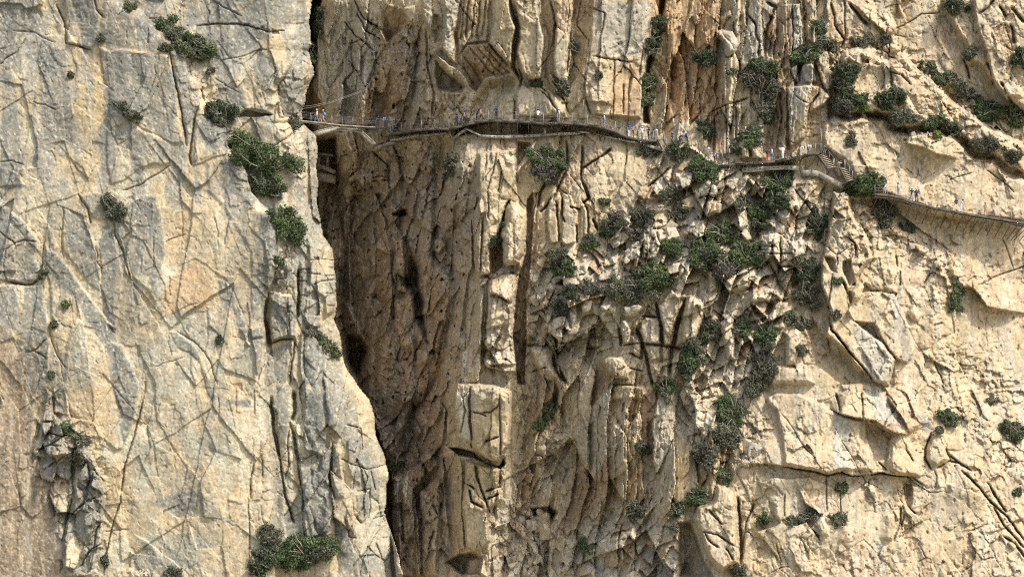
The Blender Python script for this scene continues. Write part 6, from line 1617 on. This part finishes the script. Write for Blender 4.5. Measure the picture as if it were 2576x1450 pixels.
# platforms
def platform(pl, h, label, rails, depth=1.6, nm='platform'):
    a, b = world_pt(pl[0][0], pl[0][1], h), world_pt(pl[1][0], pl[1][1], h)
    root = empty(nm, (a+b)/2, label, 'platform')
    m = max(3, int(np.linalg.norm(b-a)/.28))
    for k in range(m):
        part('plank', [boxmesh(a + (b-a)*(k+.5)/m + [0, depth/2, 0], (b-a)/m*.46, (0, depth/2, 0), (0, 0, .03))], WOOD, root)
    part('edge_beam', [beam(a + [0, 0, -.14], b + [0, 0, -.14], .1, .2)], WOOD2, root)
    tops = []
    for k in range(rails):
        p = a + (b-a)*k/(rails-1)
        part('post', [beam(p + [0, -.05, -.3], p + [0, -.05, 1.15], .05, .05, up=(0, 1, 0))], STEEL, root); tops.append(p + np.array([0, -.05, 1.12]))
    vs, fs = tubes([[(p, .022) for p in tops]], 5); link('handrail', mesh_from('handrail', vs - np.array(root.location), fs, STEEL), root)
    part('strut', [beam(a + [.1, .1, -.2], a + [.3, depth, -1.6], .08, .08)], RUST, root)
    part('strut', [beam(b + [-.1, .1, -.2], b + [-.3, depth, -1.6], .08, .08)], RUST, root)
    return root
pD = Z2([(1250,548),(1400,560)]); platform(pD, hs_ - .9, 'railed platform where the bridge meets the long boardwalk', 6)
pE = Z5([(830,528),(1135,540)]); platform(pE, he, 'crowded railed platform at the right end of the long boardwalk', 6)
PLE = (pE, he); PLD = (pD, hs_ - .9)
pF = Z6([(1640,500),(1950,470)]); platform(pF, PATHS['mid'][2][-20] + .25, 'lookout platform with a steel railing at the head of the pale stairs', 4, 1.2, 'lookout_platform')

# stone path between the crowded platform and the middle boardwalk
sp = Z5([(1250,672),(1400,630),(1500,605),(1620,590),(1750,650),(1860,745),(1960,830),(2060,900),(2140,935)])
u, v, hh = survey_path(sp, 60, .55, dv=(-24, 4), smooth=4)
PATHS['stone'] = (u, v, hh)
Pp = world_pt(u, v, hh); inw = inward(Pp)
vs = []
for k in range(60):
    w = 1.1 + .25*math.sin(k*1.7)
    vs += [Pp[k] + [0, -.15, -.45 + .1*math.sin(k*2.3)], Pp[k] + [0, 0, .02*math.sin(k*3.1)], Pp[k] + inw[k]*w + [0, 0, .03], Pp[k] + inw[k]*(w+.5) + [0, 0, -.4]]
fs = [(4*k+j, 4*k+4+j, 4*k+5+j, 4*k+1+j) for k in range(59) for j in range(3)]
o = link('stone_path', mesh_from('stone_path', np.array(vs), np.array(fs), flat_mat('trodden_stone', (.42, .37, .29), .95, noise=.25, scale=3))); o['kind'] = 'structure'
pr = empty('handrail_posts', Pp[30], 'row of steel posts with cables along the stone path', 'railing')
tops = []
for q in ((1252,655),(1405,630),(1552,592),(1690,640),(1822,750),(1962,835),(2108,918),(2182,912)):
    uu, vv_ = Z5([q])[0]
    hq_ = float(np.interp(uu, u, hh))
    p = world_pt(uu, vv_, hq_ + .1)
    part('post', [beam(p, p + np.array([0, 0, 1.35]), .06, .06, up=(0, 1, 0))], STEEL, pr); tops.append(p + np.array([0, 0, 1.3]))
vs, fs = tubes([[(p, .012) for p in tops]], 4); link('cable', mesh_from('cable', vs - np.array(pr.location), fs, STEEL), pr)
vs, fs = tubes([[(p - [0, 0, .5], .012) for p in tops]], 4); link('cable', mesh_from('cable', vs - np.array(pr.location), fs, STEEL), pr)
for (qa, qb, lab) in (((2094,70),(2100,280),'thin pale lamp-like post with a cross arm on the rock above the boardwalk'), ):
    ua, va = Z(1700,360,4.293,[qa])[0]; ub, vb = Z(1700,360,4.293,[qb])[0]
    h = np.interp(ua, PATHS['main'][0], PATHS['main'][2]) - .5
    a, b = world_pt(ub, vb, h), world_pt(ua, va, h)
    root = empty('post', a, lab, 'post'); part('shaft', [beam(a, b, .05, .05, up=(0, 1, 0))], STEEL, root); part('cross_arm', [beam(b + [-.22, 0, 0], b + [.22, 0, 0], .05, .05)], STEEL, root)
ua, va = Z6([(1945,0)])[0]; ub, vb = Z6([(1975,420)])[0]
a, b = world_pt(ub, vb, hm + .2), world_pt(ua, va, hm + .2)
root = empty('mast', a, 'tall thin mast beside the lookout railing', 'mast'); part('shaft', [beam(a, b, .07, .07, up=(0, 1, 0))], STEEL, root); part('base_plate', [boxmesh(a, (.15, 0, 0), (0, .15, 0), (0, 0, .03))], STEEL, root)

# ---------------------------------------------------------------- suspension bridge over the gorge
hl, hr = HAT(752, 303, 4, 'hi') + .3, PLD[1] + .3
def bp_(u, v): return world_pt(u, v, hl + (hr - hl)*np.clip((u - 752)/(925-752), 0, 1))
deckuv = [(752,302.5)] + Z2([(300,470),(500,492),(700,518),(900,530),(1100,545),(1250,546)])
D_ = np.array([bp_(*p) for p in deckuv])
Ld = np.cumsum(np.r_[0, np.linalg.norm(np.diff(D_, axis=0), axis=1)])
root = empty('suspension_bridge', D_[3], 'light suspension footbridge crossing the dark top of the gorge', 'footbridge')
BR = (D_, Ld)
gq = np.array([0, 1.0, 0])
nb = int(Ld[-1]/.3)
a, f = boxmesh((0, 0, 0), (.13, 0, 0), (0, .55, 0), (0, 0, .025)); bpl = mesh_from('plank', a, f, TREAD)
for k in range(nb):
    t = (k+.5)*.3; p = np.array([np.interp(t, Ld, D_[:, j]) for j in range(3)])
    shared('plank', bpl, root, Matrix.Translation(Vector(p - np.array(root.location) + [0, .55, 0])))
for off, nm in ((0, 'side_beam'), (1.1, 'side_beam')):
    part(nm, [beam(D_[i] + [0, off, -.07], D_[i+1] + [0, off, -.07], .06, .12) for i in range(len(D_)-1)], STEEL, root)
for lv in (.5, .8, 1.15):
    for off in (0, 1.1):
        vs, fs = tubes([[(p + [0, off, lv], .012) for p in D_]], 4); link('cable', mesh_from('cable', vs - np.array(root.location), fs, STEEL), root)
for k in range(0, nb, 7):
    t = (k+.5)*.3; p = np.array([np.interp(t, Ld, D_[:, j]) for j in range(3)])
    for off in (0, 1.1): part('hanger', [beam(p + [0, off, -.1], p + [0, off, 1.15], .025, .025, up=(0, 1, 0))], STEEL, root)
cabs = [(Z2([(110,245),(300,222),(570,165),(830,75),(1035,-5)]), 'upper main cable of the bridge, rising right'), (Z2([(110,277),(300,250),(570,182),(830,95),(1035,12)]), 'lower main cable of the bridge, just under the first'),
        (Z2([(110,470),(400,520),(640,600),(900,612),(1200,660),(1480,722)]), 'anchoring cable from the bridge down to the left path'), (Z2([(1100,540),(1300,620),(1400,680)]), 'short anchoring cable under the railed platform')]
for pts, lab in cabs:
    vs, fs = tubes([[(world_pt(p[0], p[1], hl + (hr-hl)*(p[0]-752)/170 + (0.4 if i_ else .2)), .022) for i_, p in enumerate(pts)]], 5)
    o = link('steel_cable', mesh_from('steel_cable', vs, fs, STEEL)); o['label'] = lab; o['category'] = 'cable'
# old concrete structure in the mouth of the gorge
def cbar(pa, pb, h0, h1, w, hgt, label, cat='beam', name='concrete_beam', mat=CONC):
    a, b = world_pt(*pa, h0), world_pt(*pb, h1)
    root = empty(name, (a+b)/2, label, cat)
    part('beam_body', [beam(a, b, w, hgt)], mat, root)
    part('beam_ledge', [beam(a + [0, -w*.5, hgt*.5], b + [0, -w*.5, hgt*.5], .12, .10)], mat, root)
q = Z2([(330,655),(640,572),(640,585),(1000,598),(1020,625),(1225,815),(1205,890),(1235,730)])
cbar(q[0], q[1], hl-6, hr-.6, 1.0, .45, 'slanting grey concrete slab under the middle of the bridge')
cbar(q[2], q[3], hr-.4, hr-.2, .9, .22, 'thin level concrete slab below the bridge, on the lit buttress')
cbar(q[4], q[5], hr-.2, hr+.3, 1.0, .5, 'steep dark concrete slab descending right to the old path')
q = Z2([(375,960),(605,985),(365,1130),(640,1240),(345,1290),(640,1350),(515,1000),(520,1200),(380,1010),(385,1200)])
hg = -21.0
cbar(q[0], q[1], hg, hg, .6, .25, 'upper level beam of the old concrete frame in the dark gorge')
cbar(q[2], q[3], hg+.5, hg+.5, .9, .5, 'middle sloping beam of the old concrete frame in the dark gorge')
cbar(q[4], q[5], hg, hg, .8, 1.1, 'lowest thick beam of the old concrete frame in the dark gorge')
cbar(q[6], q[7], hg, hg, .4, .4, 'right upright pillar of the old concrete frame in the dark gorge', 'pillar', 'concrete_pillar')
cbar(q[8], q[9], hg, hg, .35, .35, 'left upright pillar of the old concrete frame in the dark gorge', 'pillar', 'concrete_pillar')
# ------------------------------------------------------------------ people
def build_body(pose):
    """one continuous skinned body, 1.72 m tall, facing -Y, feet at z = 0. returns mesh with slots: skin, top, trousers, shoes"""
    J = {'pelvis': (0, 0, .93), 'waist': (0, -.01, 1.06), 'chest': (0, 0, 1.28), 'neckb': (0, .01, 1.43), 'neck': (0, 0, 1.49), 'head': (0, -.01, 1.60), 'crown': (0, 0, 1.67), 'nose': (0, -.085, 1.585), 'chin': (0, -.05, 1.52),
         'shL': (-.17, 0, 1.38), 'shR': (.17, 0, 1.38), 'elL': (-.24, .02, 1.12), 'elR': (.24, .02, 1.12), 'wrL': (-.24, -.08, .90), 'wrR': (.24, -.08, .90), 'haL': (-.23, -.11, .82), 'haR': (.23, -.11, .82),
         'hipL': (-.09, 0, .88), 'hipR': (.09, 0, .88), 'knL': (-.10, -.02, .50), 'knR': (.10, -.02, .50), 'anL': (-.10, .02, .09), 'anR': (.10, .02, .09), 'toL': (-.12, -.13, .04), 'toR': (.12, -.13, .04)}
    def mv(**k):
        for a, b in k.items(): J[a] = b
    if pose == 'walk':
        mv(knL=(-.09, -.20, .54), anL=(-.09, -.26, .11), toL=(-.10, -.42, .09), knR=(.09, .06, .48), anR=(.09, .30, .14), toR=(.09, .20, .04), elL=(-.24, .12, 1.14), wrL=(-.24, .10, .92), haL=(-.23, .08, .84), elR=(.24, -.08, 1.13), wrR=(.22, -.26, 1.0), haR=(.21, -.33, .96))
    elif pose == 'rail':
        mv(waist=(0, -.05, 1.05), chest=(0, -.16, 1.25), neckb=(0, -.23, 1.37), neck=(0, -.27, 1.42), head=(0, -.33, 1.51), crown=(0, -.34, 1.58), nose=(0, -.42, 1.48), chin=(0, -.37, 1.43), shL=(-.17, -.20, 1.34), shR=(.17, -.20, 1.34), elL=(-.27, -.30, 1.14), elR=(.27, -.30, 1.14), wrL=(-.2, -.48, 1.10), wrR=(.2, -.48, 1.10), haL=(-.16, -.55, 1.10), haR=(.16, -.55, 1.10))
    elif pose == 'bend':
        mv(pelvis=(0, .05, .92), waist=(0, -.05, 1.02), chest=(0, -.28, 1.12), neckb=(0, -.42, 1.14), neck=(0, -.46, 1.13), head=(0, -.57, 1.11), crown=(0, -.64, 1.14), nose=(0, -.60, 1.02), chin=(0, -.52, 1.05), shL=(-.17, -.38, 1.10), shR=(.17, -.38, 1.10), elL=(-.24, -.42, .86), elR=(.24, -.42, .86), wrL=(-.2, -.5, .68), wrR=(.2, -.5, .68), haL=(-.18, -.52, .60), haR=(.18, -.52, .60), knL=(-.10, -.06, .50), knR=(.10, -.06, .50))
    elif pose == 'sit':
        for k in J: J[k] = (J[k][0], J[k][1], J[k][2] - .42)
        mv(knL=(-.12, -.42, .50), knR=(.12, -.42, .50), anL=(-.12, -.40, .09), anR=(.12, -.40, .09), toL=(-.12, -.55, .04), toR=(.12, -.55, .04), elL=(-.26, -.12, .74), elR=(.26, -.12, .74), wrL=(-.16, -.34, .62), wrR=(.16, -.34, .62), haL=(-.13, -.40, .58), haR=(.13, -.40, .58))
    elif pose == 'photo':
        mv(elL=(-.30, -.16, 1.24), wrL=(-.12, -.34, 1.44), haL=(-.06, -.38, 1.50), elR=(.30, -.16, 1.24), wrR=(.12, -.34, 1.44), haR=(.06, -.38, 1.50))
    R_ = {'pelvis': .145, 'waist': .135, 'chest': .165, 'neckb': .085, 'neck': .055, 'head': .098, 'crown': .075, 'nose': .018, 'chin': .045, 'shL': .068, 'shR': .068, 'elL': .045, 'elR': .045, 'wrL': .03, 'wrR': .03, 'haL': .035, 'haR': .035, 'hipL': .10, 'hipR': .10, 'knL': .062, 'knR': .062, 'anL': .045, 'anR': .045, 'toL': .042, 'toR': .042}
    E = [('pelvis','waist'),('waist','chest'),('chest','neckb'),('neckb','neck'),('neck','head'),('head','crown'),('head','nose'),('neck','chin'),('chest','shL'),('chest','shR'),('shL','elL'),('shR','elR'),('elL','wrL'),('elR','wrR'),('wrL','haL'),('wrR','haR'),('pelvis','hipL'),('pelvis','hipR'),('hipL','knL'),('hipR','knR'),('knL','anL'),('knR','anR'),('anL','toL'),('anR','toR')]
    # fingers and thumb as short chains from each hand
    for s, nm in ((-1, 'L'), (1, 'R')):
        h = np.array(J['ha'+nm]); w = np.array(J['wr'+nm]); d = (h-w)/np.linalg.norm(h-w)
        side = np.array([1.0, 0, 0]) if abs(d[0]) < .7 else np.array([0, 0, 1.0])
        for i, (o_, l) in enumerate(((-.027, .07), (-.009, .085), (.009, .08), (.027, .06))):
            k = f'f{i}{nm}'; J[k] = tuple(h + side*o_ + d*l); R_[k] = .009; E.append(('ha'+nm, k))
        k = 't'+nm; J[k] = tuple(h - side*s*.05 + d*.02); R_[k] = .011; E.append(('ha'+nm, k))
    names = list(J)
    me = bpy.data.meshes.new('body_frame'); me.from_pydata([J[k] for k in names], [(names.index(a), names.index(b)) for a, b in E], [])
    ob = bpy.data.objects.new('body_frame', me); COL.objects.link(ob)
    sk = ob.modifiers.new('skin', 'SKIN'); sk.use_smooth_shade = True
    for i, k in enumerate(names):
        r = R_[k]; me.skin_vertices[0].data[i].radius = (r, r*(.72 if k in ('pelvis', 'waist', 'chest') else 1))
        me.skin_vertices[0].data[i].use_root = (k == 'pelvis')
    sb = ob.modifiers.new('sub', 'SUBSURF'); sb.levels = 1
    dg = bpy.context.evaluated_depsgraph_get()
    out = bpy.data.meshes.new_from_object(ob.evaluated_get(dg))
    bpy.data.objects.remove(ob); bpy.data.meshes.remove(me)
    nm_e = {}
    def slot(a, b, t):
        s = {a, b}
        if s & {'neck', 'head', 'crown', 'nose', 'chin'}: return 0
        if any(x[0] in 'ft' and x[-1] in 'LR' and len(x) <= 3 and x[:2] not in ('to',) for x in s) or s & {'haL', 'haR'}: return 0
        if s in ({'elL','wrL'}, {'elR','wrR'}): return 0
        if s & {'toL', 'toR'}: return 3
        if s & {'knL','knR','hipL','hipR'} : return 2
        return 1
    cen = np.array([p.center for p in out.polygons]); best = np.full(len(cen), 1e9); sl = np.zeros(len(cen), int)
    for a, b in E:
        A, Bq = np.array(J[a]), np.array(J[b]); d = Bq - A
        t = np.clip(((cen-A)@d)/(d@d), 0, 1); dist = np.linalg.norm(cen - A - t[:, None]*d, axis=1) - .5*(R_[a]*(1-t) + R_[b]*t)
        m = dist < best; best[m] = dist[m]; sl[m] = slot(a, b, 0)
    out.materials.clear()
    for k in range(4): out.materials.append(None)
    for p, s in zip(out.polygons, sl): p.material_index = int(s); p.use_smooth = True
    return out, np.array(J['head']), np.array(J['crown']), np.array(J['chest'])
BODIES = {k: build_body(k) for k in ('stand', 'walk', 'rail', 'bend', 'sit', 'photo')}
SKIN = flat_mat('skin', (.48, .30, .22), .6)
SHOE = flat_mat('shoe', (.08, .07, .065), .7)
HAIR = flat_mat('hair', (.05, .035, .025), .8)
CLO = {}
def cloth(c):
    if c not in CLO:
        pal = {'white': (.78, .78, .78), 'black': (.025, .025, .03), 'navy': (.04, .055, .14), 'blue': (.06, .13, .38), 'jeans': (.14, .22, .38), 'beige': (.50, .42, .30), 'grey': (.30, .31, .33), 'pink': (.72, .36, .34), 'red': (.50, .09, .06), 'purple': (.20, .12, .30), 'lilac': (.50, .50, .66), 'tan': (.36, .25, .15), 'rose': (.72, .50, .50), 'sky': (.25, .48, .82)}
        CLO[c] = flat_mat('cloth_' + c, pal[c], .85, noise=.12, scale=5)
    return CLO[c]
def helmet_mesh():
    vs = [];  nr, ns = 5, 12
    for i in range(nr+1):
        a = i/nr*math.pi/2
        for k in range(ns):
            t = 2*math.pi*k/ns
            vs.append((.128*math.cos(a)*math.cos(t), .15*math.cos(a)*math.sin(t), .125*math.sin(a)))
    fs = [(i*ns+k, i*ns+(k+1) % ns, (i+1)*ns+(k+1) % ns, (i+1)*ns+k) for i in range(nr) for k in range(ns)]
    b = len(vs)
    for k in range(ns):
        t = 2*math.pi*k/ns; vs.append((.15*math.cos(t), (.21 if math.sin(t) < 0 else .165)*math.sin(t), -.01))
    fs += [(k, (k+1) % ns, b+(k+1) % ns, b+k) for k in range(ns)]
    return np.array(vs), np.array(fs)
HV, HF = helmet_mesh()
def pack_mesh():
    bm_v, bm_f = boxmesh((0, 0, 0), (.15, 0, 0), (0, .09, 0), (0, 0, .22))
    me = mesh_from('backpack', bm_v, bm_f, None)
    import bmesh
    bm = bmesh.new(); bm.from_mesh(me); bmesh.ops.bevel(bm, geom=bm.edges[:], offset=.045, segments=2, affect='EDGES'); bm.to_mesh(me); bm.free()
    return me
HEL = {}; PACK = {}; PACK0 = pack_mesh()
HAIRM = mesh_from('hair', HV*[.9, .82, .9], HF, HAIR, smooth=True)
def person(pt, face, pose, top, legs, hel, label, pack=None, scale=1.0, group=None):
    """face: degrees, 0 = towards the viewer, 90 = to the right"""
    me, head, crown, chest = BODIES[pose]
    root = empty('person', pt, label, 'person', group)
    root.rotation_euler = (0, 0, math.radians(face)); root.scale = (scale,)*3
    b = bpy.data.objects.new('body', me); COL.objects.link(b); b.parent = root
    for s_, m in zip(b.material_slots, (SKIN, cloth(top), cloth(legs), SHOE)):
        s_.link = 'OBJECT'; s_.material = m
    ax = Vector(crown - head).normalized(); M = ax.to_track_quat('Z', 'Y').to_matrix().to_4x4()
    if abs(ax.z) > .9: M = Matrix.Identity(4)
    else: M = Vector((1, 0, 0)).rotation_difference(Vector((1, 0, 0))).to_matrix().to_4x4() @ Matrix.Rotation(math.acos(ax.z), 4, 'X')
    h = link('hair', HAIRM, root); M2 = M.copy(); M2.translation = Vector(head) + ax*.0 + Vector((0, .025, 0)); h.matrix_local = M2
    if hel:
        if hel not in HEL: HEL[hel] = mesh_from('helmet', HV, HF, flat_mat('helmet_' + hel, {'blue': (.06, .12, .40), 'white': (.75, .75, .75), 'navy': (.05, .07, .25)}[hel], .35), smooth=True)
        o = link('helmet', HEL[hel], root); M3 = M.copy(); M3.translation = Vector(head) + ax*.035; o.matrix_local = M3
    if pack:
        if pack not in PACK: m_ = PACK0.copy(); m_.materials.clear(); m_.materials.append(cloth(pack)); PACK[pack] = m_
        o = link('backpack', PACK[pack], root); o.location = Vector(chest) + Vector((0, .20, -.08))
    return root
def on(key, u, back=.5):
    p, h = path_pt(key, u, back); return p + np.array([0, 0, .03])
def on_platform(pl, t, back):
    a, b = world_pt(*pl[0][0], pl[1]), world_pt(*pl[0][1], pl[1]); return a + (b-a)*t + np.array([0, back, .03])
def on_bridge(u):
    D_, Ld = BR; k = np.array([CU + FOC*(p[0])/((p[1]+250)/(CP)) for p in D_])
    # nearest deck point by x
    xs = D_[:, 0]; x = world_pt(u, 303, hl)[0]
    return np.array([x, np.interp(x, xs, D_[:, 1]) + .55, np.interp(x, xs, D_[:, 2]) + .03])
person(on_bridge(790), -70, 'walk', 'white', 'jeans', 'white', 'person in white shirt and jeans walking on the suspension bridge')
person(on_bridge(804), -80, 'walk', 'navy', 'beige', 'white', 'person with a bright blue backpack and beige trousers on the suspension bridge', 'sky')
person(on_platform(PLD, .15, .4), 20, 'rail', 'navy', 'black', 'navy', 'person in dark clothes at the left end of the railed platform')
person(on_platform(PLD, .75, .9), 60, 'stand', 'white', 'tan', 'navy', 'person in white shirt at the top of the left steps')
person(on_platform(PLD, .98, .5), 150, 'stand', 'blue', 'navy', 'blue', 'person in blue carrying a pale blue pack down the left steps', 'sky')
person(on('main', 991, .4), 100, 'stand', 'blue', 'black', 'blue', 'person in blue top and black trousers at the foot of the left steps')
person(on('main', 1148, .6), -20, 'stand', 'navy', 'black', 'navy', 'person in dark clothes standing leftmost by the dark recess')
person(on('main', 1159, .8), 80, 'rail', 'black', 'black', 'blue', 'person in black half hidden in the dark recess')
person(on('main', 1168, .4), -80, 'walk', 'rose', 'black', 'navy', 'person in pale shirt and black trousers right of the dark recess')
person(on('main', 1198, .5), 80, 'rail', 'black', 'black', 'navy', 'person in black leaning forward behind the one in pink')
person(on('main', 1209, .4), 90, 'walk', 'pink', 'black', 'blue', 'person in a pink shirt and blue helmet climbing the boardwalk')
person(on('main', 1247, .4), 0, 'stand', 'navy', 'black', None, 'bareheaded person in dark clothes beside the tall rusty pole')
person(on('main', 1353, .4), 180, 'walk', 'white', 'black', 'blue', 'person in white top and black trousers alone under the tall pillars')
person(on('main', 1405, .4), 120, 'stand', 'white', 'grey', 'white', 'person in white carrying a black pack before the round boulders', 'black')
person(on('main', 1520, .4), 100, 'stand', 'white', 'grey', 'white', 'person in white with a black pack by the shallow arch', 'black')
person(on('main', 1582, .5), 10, 'rail', 'blue', 'white', 'blue', 'person in blue leaning at the railing left of the crowded platform')
person(on('main', 1592, .5), -10, 'stand', 'tan', 'black', 'navy', 'person in tan between the blue one and the grey one by the platform')
person(on('main', 1604, .5), 40, 'rail', 'grey', 'black', 'navy', 'person in grey bending over the railing before the platform')
person(on_platform(PLE, .22, .35), 30, 'photo', 'white', 'jeans', 'white', 'person in white shirt and jeans at the left of the crowded platform')
person(on_platform(PLE, .58, .5), -50, 'stand', 'black', 'black', 'blue', 'person in a black shirt in the middle of the crowded platform')
person(on_platform(PLE, .80, .6), 30, 'rail', 'black', 'grey', 'blue', 'person in dark top second from the right on the crowded platform')
person(on_platform(PLE, .98, .4), -30, 'rail', 'white', 'rose', 'blue', 'person in white shirt and pink shorts at the right of the crowded platform', 'black')
person(on('stone', 1691, .4), 60, 'stand', 'black', 'black', 'blue', 'person in black under a blue helmet, first on the stone path')
person(on('stone', 1709, .5), 70, 'bend', 'black', 'black', 'navy', 'person in black stooping on the stone path')
person(on('stone', 1730, .5), 70, 'stand', 'purple', 'navy', 'blue', 'person in a purple and blue top at the crest of the stone path', 'blue')
person(on('stone', 1782, .4), -20, 'rail', 'white', 'grey', 'blue', 'upper of two people in white near the low end of the stone path')
person(on('stone', 1799, .4), 20, 'bend', 'white', 'black', 'blue', 'lower of two people in white near the low end of the stone path')
person(on('mid', 1931, .8), 30, 'stand', 'black', 'red', None, 'person in dark top and red shorts before the brown fin')
person(on('mid', 1942, .4), 100, 'stand', 'white', 'jeans', 'blue', 'person in white shirt and jeans beside the one in red shorts')
person(on('mid', 1970, .5), 190, 'stand', 'white', 'white', 'blue', 'person all in white seen from behind on the middle boardwalk')
person(on('mid', 2013, .6), 90, 'bend', 'white', 'grey', 'navy', 'bending person in white at the left of the lookout')
person(on('mid', 2033, .6), 90, 'bend', 'white', 'navy', None, 'bending person in white against the lookout railing', 'white')
pA = world_pt(*Z6([(2080,560)])[0], hm + .5); person(pA, -60, 'bend', 'black', 'black', 'navy', 'dark stooping person on the upper pale stairs')
pB = world_pt(*Z6([(2345,750)])[0], hm + 1.5) + np.array([0, .3, 0]); person(pB, -60, 'sit', 'black', 'grey', None, 'dark sitting person on the landing between the stairs')
person(on('far', 2226, .4), 10, 'stand', 'lilac', 'lilac', 'navy', 'pale figure nearest the round tree on the far boardwalk')
person(on('far', 2260, .4), 100, 'stand', 'lilac', 'grey', 'navy', 'person in light lilac shirt alone on the far boardwalk')
person(on('far', 2295, .4), 170, 'photo', 'black', 'grey', 'white', 'person in black taking a photo on the far boardwalk')
person(on('far', 2306, .35), 180, 'stand', 'navy', 'black', 'white', 'person in dark navy beside the one taking a photo', 'navy')
person(on('far', 2407, .4), -10, 'walk', 'black', 'white', 'navy', 'person in black top and white trousers on the far boardwalk', 'black')
person(on('far', 2418, .5), 60, 'rail', 'white', 'white', None, 'person in white bending behind the one in black top')
person(on('far', 2480, .4), 10, 'stand', 'tan', 'tan', 'navy', 'slim brown-clad person alone near the right end of the far boardwalk')
